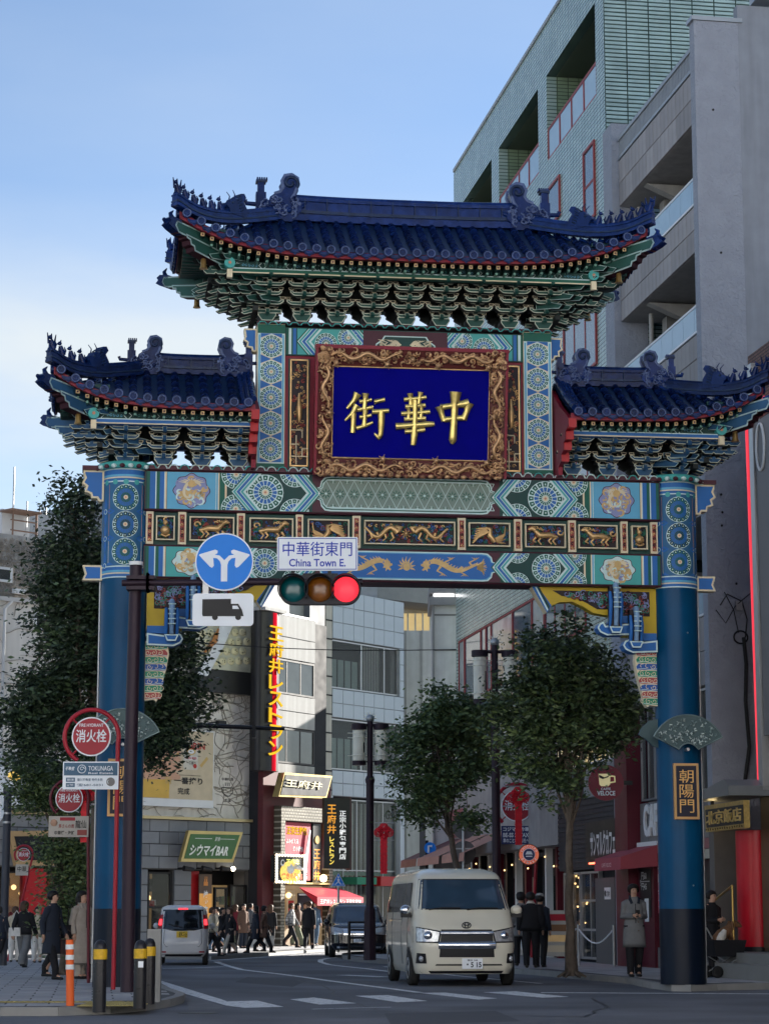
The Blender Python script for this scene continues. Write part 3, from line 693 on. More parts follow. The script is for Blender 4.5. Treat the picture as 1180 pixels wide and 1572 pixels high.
CH = {'kai': [[(.28, .95, .1), (.2, .8, .08), (.04, .62, .03)], [(.27, .7, .08), (.17, .52, .08), (0, .36, .02)], [(.19, .52, .07), (.19, .3, .08), (.18, .1, .06)],
              [(.32, .78, .05), (.5, .8, .05), (.6, .83, .04)], [(.46, .96, .08), (.45, .8, .07), (.44, .62, .06)], [(.28, .6, .05), (.46, .63, .06), (.64, .67, .04)],
              [(.33, .44, .05), (.48, .46, .05), (.6, .49, .04)], [(.46, .6, .07), (.45, .42, .07), (.44, .26, .06)], [(.26, .2, .05), (.44, .25, .06), (.64, .34, .03)],
              [(.66, .78, .06), (.78, .81, .06), (.9, .84, .05)], [(.62, .56, .06), (.8, .58, .07), (1.0, .6, .05)], [(.83, .58, .08), (.83, .3, .09), (.82, .08, .08), (.78, .0, .06), (.68, .1, .02)]],
      'hua': [[(.2, .84, .05), (.45, .86, .06), (.78, .9, .04)], [(.36, .97, .07), (.37, .84, .06), (.38, .74, .05)], [(.63, 1., .07), (.61, .88, .06), (.58, .76, .05)],
              [(.24, .7, .05), (.48, .71, .06), (.76, .74, .05)], [(.14, .56, .05), (.5, .58, .06), (.88, .61, .05)], [(.32, .7, .06), (.33, .6, .05), (.33, .46, .05)], [(.66, .74, .06), (.66, .6, .05), (.65, .47, .05)],
              [(.22, .45, .05), (.48, .46, .06), (.78, .48, .05)], [(0, .3, .08), (.4, .33, .08), (.8, .36, .09), (1., .37, .05)], [(.24, .2, .05), (.5, .22, .06), (.76, .25, .05)], [(.5, .84, .07), (.5, .5, .08), (.49, .15, .1), (.46, -.06, .06)]],
      'zhong': [[(.05, .7, .09), (.12, .55, .08), (.2, .4, .06)], [(.08, .68, .06), (.45, .72, .08), (.9, .78, .09)], [(.92, .78, .1), (.86, .62, .08), (.76, .44, .07)], [(.2, .43, .06), (.5, .46, .07), (.8, .48, .06)], [(.52, 1., .12), (.5, .7, .09), (.48, .3, .1), (.46, .02, .1), (.44, -.06, .03)]]}
def zx(px, py): return None
for key, (c0, c1, b0, b1) in {'kai': (-1.3, -.44, .74, 1.64), 'hua': (-.3, .46, .68, 1.66), 'zhong': (.52, 1.2, .72, 1.68)}.items():
    cm = MB()
    for st_ in CH[key]:
        k = 1.15 if key == 'zhong' else 1; P = []; rr = []
        for i in range(len(st_) - 1):
            for j in range(4):
                t = j / 4; P.append([st_[i][q] * (1 - t) + st_[i + 1][q] * t for q in range(3)])
        P.append(list(st_[-1]))
        pts = [(c0 + x * (c1 - c0), -.12, b0 + z * (b1 - b0)) for x, z, w_ in P]; rr = [w_ * .95 * (.9 if key != 'zhong' else 1.0) * (1.15 - .3 * sin(pi * i / (len(P) - 1))) * .92 for i, (x, z, w_) in enumerate(P)]
        cm.tube(pts, rr, M('plaque_letter_gold', (.78, .58, .2), .3, .75, var=.25, scale=10), 8, flat=.62)
    cm.build('gold_character', face)

# ---- corner brackets under the lower beam
for s in (-1, 1):
    S = lambda a, b: (s * a, b)
    mb = MB(); T = lambda a, b, c: (s * a, c, b)
    out = [(4.75, 7.405), (2.5, 7.405), (2.62, 7.2), (2.75, 7.05), (2.9, 7.12), (3.15, 7.14), (3.35, 7.05), (3.55, 6.93), (3.85, 6.88), (4.1, 6.86), (4.1, 6.5), (4.75, 6.5)]
    mb.prism(out, -.13, .13, YEL, T=T)
    p1 = [(3.93, 7.34), (3.93, 7.0), (3.62, 7.0), (3.45, 7.1), (3.2, 7.22), (2.95, 7.24), (2.78, 7.34)]; p2 = [(4.02, 7.34), (4.02, 6.88), (4.62, 6.88), (4.62, 7.34)]
    for q in (p1, p2): mb.prism(q, -.15, -.131, RBK, T=T)
    rn = random.Random(21)
    def inside(x, z): return (2.9 < x < 3.88 and 7.3 > z > (7.27 if x < 3.1 else 7.24 - (x - 3.1) * .28)) or (4.06 < x < 4.58 and 6.93 < z < 7.3)
    k = 0
    while k < 120:
        x, z = rn.uniform(2.8, 4.6), rn.uniform(6.9, 7.32)
        if not inside(x, z): continue
        k += 1; mb.tube([T(q[0], q[1], -.165) for q in curl(x, z, rn.uniform(.03, .075), rn.uniform(.7, 1.3), rn.uniform(0, 6), rn.choice((1, -1)), 9)], .011, rn.choice((RR, M('relief_teal', (.05, .28, .2), .45), MARD, LAV)), 4)
    mb.build('corner_bracket', gate)
    e = MB(); e.prism([(2.5, 7.405), (2.38, 7.405), (2.66, 6.92), (2.75, 7.05)], -.16, .16, BLU, CRM, T=T); e.prism([(2.52, 7.4), (2.48, 7.4), (2.69, 6.98), (2.72, 7.03)], -.165, -.161, GRD, T=T); e.prism([(2.465, 7.4), (2.44, 7.4), (2.665, 6.95), (2.685, 6.98)], -.165, -.161, PALE, T=T)
    e.build('bracket_tip', gate)
    # cloud arms and curled blocks
    for (x0, x1, zt) in ((3.62, 4.62, 6.62), (4.1, 4.75, 6.3)):
        e = MB(); x1 = 4.74 if x0 > 4 else 4.3; h_ = .2
        e.oprism([(x0 + .02, zt + .1), (x0 + .1, zt + .14), (x0 + .14, zt + .06), (x1, zt + .06 + .06), (x1, zt - .1), (x0 + .16, zt - .12), (x0 + .03, zt - .06), (x0 - .02, zt + .02)], -.22, .1, PALE, BLU, BLU, .03, T=T)
        e.prism([(x0 + .2, zt + .12), (x1, zt + .121), (x1, zt + .26), (x0 + .3, zt + .26)], -.16, .1, BLU, T=T)
        e.build('cloud_arm', gate)
    for (x, zt, zb) in ((3.92, 7.42, 6.62), (4.3, 6.98, 6.35)):
        e = MB(); e.box(min(s * (x - .1), s * (x + .1)), max(s * (x - .1), s * (x + .1)), -.34, -.14, zb, zt, RBK)
        for q in (-.1, .1):
            e.tube([(s * (x + q), -.36, zt - .12), (s * (x + q), -.42, zt - .3), (s * (x + q), -.38, zt - .5), (s * (x + q), -.3, zb)], [.03, .04, .035, .03], BLU, 6)
        e.tube([(s * x, -.3, zt + .0), (s * x, -.42, zt - .02), (s * x, -.46, zt - .14), (s * x, -.45, zt - .34), (s * x, -.38, zb + .05)], [.07, .09, .09, .08, .07], M('cloud_blue_white', (.2, .33, .5), .4, var=.3, scale=14), 8, flat=.6)
        for i in range(5): e.tube([(s * (x - .07), -.52, zt - .06 - i * .09), (s * (x + .07), -.52, zt - .06 - i * .09)], .012, PALE, 4)
        e.oprism([(x - .13, zb + .03), (x - .08, zb - .09), (x + .08, zb - .09), (x + .13, zb + .03)], -.4, -.1, PALE, BLU, BLU, .025, T=T)
        e.build('curled_block', gate)
    # wave board down the pillar
    wv = MB(); o_ = [(4.76, 6.28), (4.36, 6.28), (4.33, 6.05), (4.37, 5.8), (4.42, 5.6), (4.47, 5.42), (4.5, 5.25), (4.55, 5.18), (4.6, 5.22), (4.76, 5.2)]
    wv.prism(o_, -.1, .1, CRM, T=T); p = Paint(lambda a, b, h: (s * a, -.1 - h, b)); rows = [GRN, RR, GRN, BLU, GRN, BLU, GRN, RR] if s < 0 else [RR, GRN, BLU, GRN, RR, BLU, RR, GRN]
    wv.build('wave_board', gate)
    for i, m in enumerate(rows):
        zt = 6.26 - i * .13; xl = 4.37 + .02 * max(0, i - 2); mm = {RR: M('wave_red', (.42, .07, .07), .45), GRN: M('wave_green', (.02, .26, .14), .45), BLU: M('wave_blue', (.02, .1, .38), .45)}[m]
        p.poly([(xl, zt - .12), (4.755, zt - .125), (4.755, zt - .01), (xl + .03, zt - .005), (xl - .015, zt - .06)], mm, 1)
        for j in range(3):
            x = 4.46 + j * .11
            p.ribbon(curl(x if m != RR else x + .03, zt - .06, .055, 1.2 if (m != BLU or j == 2) else .5, 1 + j, 1, 10), .011, CRM, 3)
        p.ribbon([(xl, zt - .11), (4.5, zt - .095), (4.62, zt - .115), (4.755, zt - .1)], .01, PALE, 3)
    p.build('painted_waves', gate, fix=False)
# ================================================================== ROOFS AND BRACKET SETS OF THE GATE
TILEL = M('blue_glaze_rim', (.085, .12, .24), .3, var=.3, scale=9)
# shared tile meshes --------------------------------------------------
def tile_mesh():
    mb = MB(); n = 8; rings = []
    for x, r in ((0, .081), (.035, .081), (.036, .07), (1.0, .068)):
        rings.append([(x, r * cos(pi * (1 - j / n)), r * sin(pi * j / n)) for j in range(n + 1)])
    k = len(rings); vs = [p for r in rings for p in r]; m = n + 1
    mb.add(vs, [(i * m + j, i * m + j + 1, (i + 1) * m + j + 1, (i + 1) * m + j) for i in range(k - 1) for j in range(n)], TILE, True)
    mb.add(vs[:m], [tuple(range(m))], TILE)
    return mb.mesh('roof_tile')
def cap_mesh():
    mb = MB(); mb.disc((0, 0), .086, -.03, .02, TILE, 20); 
    mb.tube([(.07 * cos(2 * pi * i / 16), -.034, .07 * sin(2 * pi * i / 16)) for i in range(17)], .012, TILEL, 4)
    for i in range(5): mb.tube([(.02 * cos(i * 1.26), -.032, .02 * sin(i * 1.26)), (.045 * cos(i * 1.26 + .7), -.034, .045 * sin(i * 1.26 + .7))], .007, TILE2, 4)
    return mb.mesh('tile_cap')
def drip_mesh():
    mb = MB(); mb.prism([(-.12, .045), (-.06, .02), (0, .012), (.06, .02), (.12, .045), (.115, -.0), (.085, -.045), (.04, -.06), (0, -.095), (-.04, -.06), (-.085, -.045), (-.115, 0)], -.012, .012, TILE, TILE)
    mb.tube([(-.09, -.014, -.02), (-.04, -.016, -.04), (0, -.016, -.06), (.04, -.016, -.04), (.09, -.014, -.02)], .007, TILE2, 4)
    return mb.mesh('drip_tile')
TM, CM_, DM = tile_mesh(), cap_mesh(), drip_mesh()
RAFT = M('rafter_gold', (.5, .34, .16), .45); RAFTG = M('rafter_green', (.16, .33, .27), .5)
def raft_mesh(m, w_=.034):
    mb = MB(); mb.box(-w_, w_, 0, .9, -w_, w_, GRD, front=m); mb.box(-w_ * .45, w_ * .45, -.004, -.001, -w_ * .45, w_ * .45, MARD if m is RAFT else SKN); return mb.mesh('rafter')
RM1 = raft_mesh(RAFT); RM2 = (lambda mb: (mb.cyl((0, 0, 0), (0, .5, 0), .026, RAFTG, 8), mb.mesh('rafter'))[1])(MB())

class Roof:
    """hipped roof with swept-up corners; ends flagged open (hip) or closed (against a column)"""
    def __init__(s, ua, ub, hipa, hipb, V, z0, rise, lift, p, hu): s.__dict__.update(locals())
    def a(s, u):
        if s.hipa and s.hipb: m = (s.ua + s.ub) / 2; return abs(u - m) / ((s.ub - s.ua) / 2)
        return max(0, (s.ub - u if s.hipa else u - s.ua) / (s.ub - s.ua))
    def t(s, u, v):
        t = 1 - abs(v) / s.V
        if s.hipa: t = min(t, (u - s.ua) / s.hu)
        if s.hipb: t = min(t, (s.ub - u) / s.hu)
        return max(0, t)
    def z(s, u, v):
        t = s.t(u, v); return s.z0 + s.rise * (.8 * t + .2 * t * t) + s.lift * (s.a(u) ** s.p) * (.42 + .58 * (abs(v) / s.V) ** 2)
def make_roof(r, name, nrows, ridge_a, ridge_b, shown, label):
    mb = MB(); nu = 60; nv = 24
    us = [r.ua + (r.ub - r.ua) * i / nu for i in range(nu + 1)]; vs_ = [-r.V + 2 * r.V * j / nv for j in range(nv + 1)]
    top = [(u, v, r.z(u, v)) for u in us for v in vs_]; m = nv + 1
    fs = [(i * m + j, (i + 1) * m + j, (i + 1) * m + j + 1, i * m + j + 1) for i in range(nu) for j in range(nv)]
    mb.add(top, fs, TILE2, True)
    ins = lambda u, v, dz: (u, v * .985, r.z0 + r.lift * (r.a(u) ** r.p) * (.42 + .58 * (abs(v) / r.V) ** 2) + dz + .55 * (1 - abs(v) / r.V) * (1 if not (r.hipa or r.hipb) else min(1, r.t(u, v) * 1.6 + .0)))
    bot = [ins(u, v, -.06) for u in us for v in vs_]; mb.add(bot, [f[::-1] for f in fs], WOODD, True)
    o = mb.build(name, gate, fix=False, label=label)
    # maroon eave board under the drip tiles
    eb = MB()
    edges = [[(u, -r.V * .985) for u in us], [(u, r.V * .985) for u in us]]
    if r.hipa: edges.append([(r.ua + .02, v) for v in vs_])
    if r.hipb: edges.append([(r.ub - .02, v) for v in vs_])
    for E in edges:
        P = [(u, v, r.z(u, v)) for u, v in E]
        eb.add([(x, y, z + .0) for x, y, z in P] + [(x, y, z - .13) for x, y, z in P], [(i, i + 1, len(P) + i + 1, len(P) + i) for i in range(len(P) - 1)], MAR)
        eb.add([(x, y * .93, z - .13) for x, y, z in P] + [(x, y, z - .13) for x, y, z in P], [(i, i + 1, len(P) + i + 1, len(P) + i) for i in range(len(P) - 1)], MAR)
    eb.build('eave_board', o, fix=False)
    pitch = (r.ub - r.ua) / nrows; front = []; caps = []; drips = []; rest = []; capr = []; dripr = []
    for k in range(nrows):
        u = r.ua + pitch * (k + .5)
        tm = 1.0
        if r.hipa: tm = min(tm, (u - r.ua) / r.hu)
        if r.hipb: tm = min(tm, (r.ub - u) / r.hu)
        for sv in (-1, 1):
            v1 = sv * r.V * (1 - tm); L_ = r.V * tm; n = max(1, round(L_ / .3))
            for j in range(n):
                va = sv * r.V * (1 - tm * j / n); vb = sv * r.V * (1 - tm * (j + 1) / n)
                a = Vector((u, va, r.z(u, va) + .01)); b = Vector((u, vb, r.z(u, vb) + .01)); d = b - a; ex = d.normalized(); ey = Vector((0, 0, 1)).cross(ex).normalized() * 1; ez = ex.cross(ey)
                (front if sv < 0 else rest).append((j, basis(a, ex * (d.length + .02), ey, ez)))
            v = sv * (r.V + .02); zc = r.z(u, sv * r.V)
            Mc = Matrix.Translation((u, v, zc + .02)) @ Matrix.Rotation(0 if sv < 0 else pi, 4, 'Z')
            (caps if sv < 0 else capr).append(Mc)
            ud = u + pitch / 2
            if ud < r.ub: (drips if sv < 0 else dripr).append(Matrix.Translation((ud, v * .995, r.z(ud, sv * r.V) - .035)) @ Matrix.Rotation(0 if sv < 0 else pi, 4, 'Z'))
    # hipped ends
    for flag, ue, sg in ((r.hipa, r.ua, 1), (r.hipb, r.ub, -1)):
        if not flag: continue
        nn = int(2 * r.V / pitch)
        for k in range(nn):
            v = -r.V + 2 * r.V * (k + .5) / nn; tm = 1 - abs(v) / r.V; n = max(1, round(r.hu * tm / .3))
            for j in range(n):
                ua_ = ue + sg * r.hu * tm * j / n; ub_ = ue + sg * r.hu * tm * (j + 1) / n
                a = Vector((ua_, v, r.z(ua_, v) + .01)); b = Vector((ub_, v, r.z(ub_, v) + .01)); d = b - a; ex = d.normalized(); ey = Vector((0, 0, 1)).cross(ex).normalized(); ez = ex.cross(ey)
                rest.append((j, basis(a, ex * (d.length + .02), ey, ez)))
            rz = Matrix.Rotation(-sg * pi / 2, 4, 'Z')
            capr.append(Matrix.Translation((ue - sg * .02, v, r.z(ue, v) + .02)) @ rz)
            dripr.append(Matrix.Translation((ue - sg * .01, v + r.V / nn, r.z(ue, min(r.V, v + r.V / nn)) - .035)) @ rz)
    front.sort(key=lambda q: q[0]); fm_ = [q[1] for q in front]
    pieces('roof_tile', TM, fm_[:shown] + fm_[shown:] + [q[1] for q in rest], o, shown)
    pieces('tile_cap', CM_, caps + capr, o, len(caps)); pieces('drip_tile', DM, drips + dripr, o, len(drips))
    # rafters
    nr = int((r.ub - r.ua) / .168); A = []; B = []; Ar = []
    for i in range(nr):
        u = r.ua + (r.ub - r.ua) * (i + .5) / nr
        if (r.hipa and u < r.ua + .35) or (r.hipb and u > r.ub - .35): continue
        z = r.z(u, -r.V); A.append(T4(u, -r.V + .1, z - .17)); B.append(T4(u, -r.V + .28, z - .235)); Ar.append(T4(u, r.V - 1.0, z - .17))
    pieces('rafter', RM1, A, o, len(A)); pieces('rafter', RM2, B, o, len(B)); pieces('rear_rafter', RM1, Ar, o, 0)
    for flag, ue, sg in ((r.hipa, r.ua, 1), (r.hipb, r.ub, -1)):
        if flag: pieces('rafter', RM1, [Matrix.Translation((ue + sg * .1, v, r.z(ue, v) - .17)) @ Matrix.Rotation(-sg * pi / 2, 4, 'Z') for v in [-r.V + .3 + .17 * i for i in range(int((2 * r.V - .6) / .17) + 1)]], o, 0)
    # ridges
    rd = MB()
    def ridge_line(P, h, w_, crest=True):
        for i in range(len(P) - 1):
            pass
        def bar(z0, z1, hw, m=TILE):
            rings = []
            for i, (x, y, z) in enumerate(P):
                dx = P[min(i + 1, len(P) - 1)][0] - P[max(i - 1, 0)][0]; dy = P[min(i + 1, len(P) - 1)][1] - P[max(i - 1, 0)][1]; l = math.hypot(dx, dy) or 1
                nx, ny = -dy / l * hw, dx / l * hw
                rings.append([(x + nx, y + ny, z + z0), (x - nx, y - ny, z + z0), (x - nx, y - ny, z + z1), (x + nx, y + ny, z + z1)])
            rd.loft(rings, m, smooth=False)
        bar(0, h * .22, w_ * 1.25); bar(h * .22, h * .3, w_ * .95); bar(h * .3, h * .42, w_ * 1.2, TILE2); bar(h * .42, h * .78, w_ * .85); bar(h * .78, h * .9, w_ * 1.15)
        rd.tube([(x, y, z + h * .95) for x, y, z in P], w_ * .6, TILE, 8)
    n = 16; zt = r.z0 + r.rise - .06
    ridge_line([(ridge_a + (ridge_b - ridge_a) * i / n, 0, zt + .04 * (abs(i - n / 2) / (n / 2)) ** 3) for i in range(n + 1)], r.rh, .13)
    for i in range(1, int((ridge_b - ridge_a) / .42)):
        x = ridge_a + i * .42; rd.box(x - .008, x + .008, -.155, .155, zt + r.rh * .2, zt + r.rh * .92, TILE2)
    hips = []
    for flag, ue, ur, sg in ((r.hipa, r.ua, ridge_a, 1), (r.hipb, r.ub, ridge_b, -1)):
        if not flag: continue
        for sv in (-1, 1):
            P = []
            for i in range(15):
                q = i / 14; u = ur + (ue - ur) * q; v = sv * r.V * q; P.append((u, v, r.z(u, v) + .1 * sin(pi * q) + .03 * q ** 4))
            P.append((ue - sg * .1, sv * (r.V + .07), r.z(ue, sv * r.V) + .06)); ridge_line(P, .24, .085); hips.append((P, sg, sv))
    rd.build('ridge', o)
    return o, hips, zt
# ridge dragon --------------------------------------------------------
def chiwen(parent, x, y, z, s, sc=1.0, rz=0):
    mb = MB(); T = lambda a, b, c: (x + s * a * sc, y + c * sc, z + b * sc)
    body = [(-.42, 0), (.3, 0), (.32, .12), (.4, .2), (.38, .32), (.26, .36), (.22, .44), (.27, .5), (.3, .6), (.34, .68), (.32, .8), (.22, .86), (.1, .84), (.05, .74), (.08, .62), (.02, .54), (-.08, .5), (-.16, .44), (-.2, .3), (-.36, .22), (-.42, .1)]
    mb.prism(body, -.19, .19, TILE, T=T)
    mb.tube([T(q[0], q[1], -.2) for q in curl(.2, .7, .14, 1.2, -.6, 1, 14)], .03 * sc, TILE2, 6); mb.tube([T(q[0], q[1], .2) for q in curl(.2, .7, .14, 1.2, -.6, 1, 14)], .03 * sc, TILE2, 6)
    [mb.tube([T(a, b, c_) for a, b in body[4:17]], .035 * sc, TILEL, 6) for c_ in (-.17, .17)]
    rn = random.Random(2)
    for i in range(30):
        a, b = rn.uniform(-.3, .3), rn.uniform(.05, .42); mb.tube([T(q[0], q[1], -.2) for q in curl(a, b, .07, .8, rn.uniform(0, 6), 1, 6)], .018 * sc, TILEL if i % 3 else TILE, 4)
    mb.ball(T(.18, .2, -.2), .05 * sc, TILE, 8); mb.tube([T(.28, .08, -.1), T(.45, .12, -.1), T(.48, .2, -.1)], [.05 * sc, .04 * sc, .01], TILE, 6); mb.tube([T(.28, .28, -.1), T(.42, .3, -.1), T(.5, .38, -.1)], [.05 * sc, .04 * sc, .01], TILE, 6)
    mb.build('ridge_dragon', parent)
    mb = MB(); mb.prism([(-.4, .1), (-.22, .1), (-.22, .55), (-.4, .55)], -.1, .1, TILE, T=T); mb.prism([(-.37, .55), (-.25, .55), (-.25, .78), (-.37, .78)], -.07, .07, TILE, T=T)
    for i in range(5): a = -.39 + .04 * i; mb.prism([(a, .78), (a + .035, .78), (a + .03, .83), (a + .005, .83)], -.07, .07, TILE, T=T)
    mb.prism([(-.4, .74), (-.22, .74), (-.22, .78), (-.4, .78)], -.09, .09, TILE2, T=T); mb.tube([T(-.4, .35, 0), T(-.56, .36, 0), T(-.58, .42, 0)], .04 * sc, TILE, 6)
    mb.build('sword_hilt', parent)
def figurine(parent, p, d, sc, kind):
    mb = MB(); x, y, z = p; X = lambda a, b: (x + d[0] * a * sc, y + d[1] * a * sc, z + b * sc)
    mb.tube([X(-.06, 0), X(-.02, .1), X(.02, .2)], [.075 * sc, .062 * sc, .045 * sc], TILE, 7)
    mb.tube([X(.06, 0), X(.055, .14)], .022 * sc, TILE, 5); mb.ball(X(.04, .25), .05 * sc, TILE, 8)
    mb.tube([X(.06, .24), X(.11, .23)], [.032 * sc, .02 * sc], TILE, 5)
    mb.tube([X(.02, .28), X(0, .34)], [.02 * sc, .008 * sc], TILE, 4)
    mb.tube([X(-.1, .02), X(-.14, .12), X(-.1, .2)], [.025 * sc, .025 * sc, .01 * sc], TILE, 5)
    if kind == 0:   # rider on a bird at the tip
        for a in (-.08, 0, .08): mb.tube([X(a, .1), X(a * 1.6, .34)], [.03 * sc, .01 * sc], TILE, 4)
    mb.build('figurine', parent)
def beast_head(parent, p, d, sc):
    mb = MB(); x, y, z = p; T = lambda a, b, c: (x + d[0] * a * sc - d[1] * c * sc, y + d[1] * a * sc + d[0] * c * sc, z + b * sc)
    mb.prism([(-.3, -.05), (.2, -.05), (.24, .06), (.3, .1), (.28, .18), (.18, .2), (.12, .3), (0, .3), (-.06, .36), (-.12, .46), (-.22, .48), (-.28, .4), (-.2, .3), (-.3, .16)], -.1, .1, TILE, T=T)
    for c in (-.08, .08):
        mb.tube([T(.08, .28, c), T(.06, .4, c), T(.14, .48, c * 1.2)], [.02 * sc, .013 * sc, .006], TILE, 5); mb.ball(T(.14, .2, c * 1.2), .035 * sc, TILE2, 6)
        for i in range(6): mb.tube([T(-.1 + .02 * i, .05 + .06 * i, c * 1.3), T(-.2 + .02 * i, .12 + .06 * i, c * 1.3)], .016 * sc, TILE2, 4)
    mb.build('beast_head', parent)

MAINR = Roof(-4.32, 4.32, True, True, 1.8, 13.25, 1.12, .68, 4.2, 2.0); MAINR.rh = .5
LW = Roof(-6.5, -2.9, True, False, 1.6, 10.42, .92, .6, 4.6, 1.75); LW.rh = .36
RW = Roof(2.87, 6.5, False, True, 1.6, 10.42, .92, .6, 4.6, 1.75); RW.rh = .36
o1, h1, zt1 = make_roof(MAINR, 'main_roof', 33, -2.32, 2.32, 165, 'uppermost roof of dark blue glazed tiles')
o2, h2, zt2 = make_roof(LW, 'wing_roof', 14, -4.85, -2.95, 62, 'lower blue tiled roof in front of the open sky')
o3, h3, zt3 = make_roof(RW, 'wing_roof', 14, 2.95, 4.95, 62, 'lower blue tiled roof in front of the concrete building')
for s in (-1, 1): chiwen(o1, s * 2.4, 0, zt1 - .02, -s, 1.08)
chiwen(o2, -4.85, 0, zt2 - .02, 1, .85); chiwen(o2, -3.2, 0, zt2 - .02, -1, .85); chiwen(o3, 4.9, 0, zt3 - .02, -1, .85); chiwen(o3, 3.25, 0, zt3 - .02, 1, .85)
for o, hips, nf, sc in ((o1, h1, 6, .82), (o2, h2, 4, .82), (o3, h3, 4, .82)):
    for P, sg, sv in hips:
        a = Vector(P[0]); b = Vector(P[-1]); d2 = Vector((b.x - a.x, b.y - a.y)).normalized()
        def onp(q):
            f = q * (len(P) - 1); i = min(int(f), len(P) - 2); t = f - i; return tuple(P[i][k] * (1 - t) + P[i + 1][k] * t for k in range(3))
        for i in range(nf):
            q = .97 - i * (.078 if nf == 6 else .1); p_ = onp(q); figurine(o, (p_[0], p_[1], p_[2] + .26), (d2.x, d2.y), sc * .98, 0 if i == 0 else 1)
        q = .97 - nf * (.078 if nf == 6 else .1) - .05; p_ = onp(q); beast_head(o, (p_[0], p_[1], p_[2] + .2), (d2.x, d2.y), .85)
        # two stacked corner beams with carved noses under the tip
        cm = MB(); tip = Vector(P[-1]); dd = Vector((d2.x, d2.y, 0))
        T = lambda a_, b_, c_: tuple(tip + dd * a_ + Vector((-dd.y, dd.x, 0)) * c_ + Vector((0, 0, b_)))
        g = BRF if nf == 6 else BRB
        cm.oprism([(.02, -.3), (.06, -.4), (-.02, -.52), (-1.0, -.66), (-1.0, -.42)], -.1, .1, PALE, g, MARD, .03, T=T); cm.oprism([(.02, -.3), (.06, -.4), (-.02, -.52), (-1.0, -.66), (-1.0, -.42)], .1, -.1, PALE, g, MARD, .03, T=T)
        cm.oprism([(-.2, -.5), (-.22, -.58), (-.3, -.6), (-.32, -.68), (-.4, -.7), (-.42, -.78), (-1.4, -.95), (-1.4, -.68)], -.11, .11, PALE, g, MARD, .03, T=T)
        cm.oprism([(-.2, -.5), (-.22, -.58), (-.3, -.6), (-.32, -.68), (-.4, -.7), (-.42, -.78), (-1.4, -.95), (-1.4, -.68)], .11, -.11, PALE, g, MARD, .03, T=T)
        cm.build('corner_beam', o)
        nm = MB(); nm.prism([(-.1, -.28), (.12, -.24), (.2, -.29), (.16, -.34), (.22, -.4), (.12, -.46), (-.1, -.54)], -.1, .1, TILE, T=T); nm.ball(T(.16, -.28, -.09), .04, TILE, 6); nm.tube([T(.05, -.26, 0), T(.09, -.16, 0), T(.02, -.1, 0)], [.06, .04, .01], TILE, 5)
        nm.build('corner_beam_head', o)
        bl = MB(); bz = T(-.75, -1.0, 0); bl.lathe([(.03, .2), (.05, .17), (.055, .05), (.075, 0)], (bz[0], bz[1], bz[2] - .02), M('bell_brass', (.5, .3, .1), .35, .8), 12); bl.build('wind_bell', o)
        dp = MB()
        for i in range(5):    # dense fan of slanted noses under the corner
            for j in range(4):
                aa = -.9 - .24 * i - .03 * j; bb = -.74 - .145 * i; cc = (j - 1.5) * .2 * (1 + .0 * i)
                tt = lambda a_, b_, c_: T(a_ + aa - abs(cc) * .6, b_ + bb, c_ + cc)
                dp.oprism([(.28, -.03), (.2, -.1), (-.3, -.05), (-.3, .06), (0, .06)], -.05, .05, PALE, g, WOODD, .014, T=tt); dp.oprism([(.28, -.03), (.2, -.1), (-.3, -.05), (-.3, .06), (0, .06)], .05, -.05, PALE, g, WOODD, .014, T=tt)
        dp.build('corner_bracket_cluster', o)

# ---- bracket sets
def arm_mesh(w_, h, fill, nm='bracket_arm'):
    mb = MB(); a = w_ / 2
    mb.oprism([(-a, h), (-a, h * .62), (-a * .78, h * .1), (-a * .6, 0), (a * .6, 0), (a * .78, h * .1), (a, h * .62), (a, h), (a * .8, h), (a * .74, h * .72), (-a * .74, h * .72), (-a * .8, h)], -.055, .055, BRL, fill, WOODD, h * .17)
    for x in (-a * .92, a * .92, 0):
        mb.oprism([(x - .035, h + .005), (x + .035, h + .005), (x + .048, h + .03), (x + .048, h + .05), (x - .048, h + .05), (x - .048, h + .03)], -.06, .05, CRM, WOODD if x else fill, WOODD, .008)
    return mb.mesh(nm)
def bset(tiers, h, step, z, v0, fill, widths):
    """one set's solid middle, seen from the front; arms are parts of it"""
    mb = MB()
    mb.oprism([(-.1, z), (.1, z), (.17, z + .1), (.17, z + .15), (-.17, z + .15), (-.17, z + .1)], v0 - .16, v0 + .16, BRL, fill, WOODD, .016)
    for k in range(tiers):
        zz = z + .13 + k * h; vf = v0 - .1 - (k + .6) * step
        T = lambda a, b, c: (c, a, b)
        mb.prism([(v0 + .1, zz), (vf + .05, zz), (vf - .1, zz - .045), (vf - .14, zz - .02), (vf - .05, zz + h * .6), (v0 + .1, zz + h * .6)], -.032, .032, fill, fill, T=T)
        mb.box(-.04, .04, vf - .06, vf, zz + h * .1, zz + h * .55, BRL); mb.box(-.028, .028, vf - .064, vf - .061, zz + h * .1, zz + h * .5, fill)
    return mb.mesh('bracket_set')
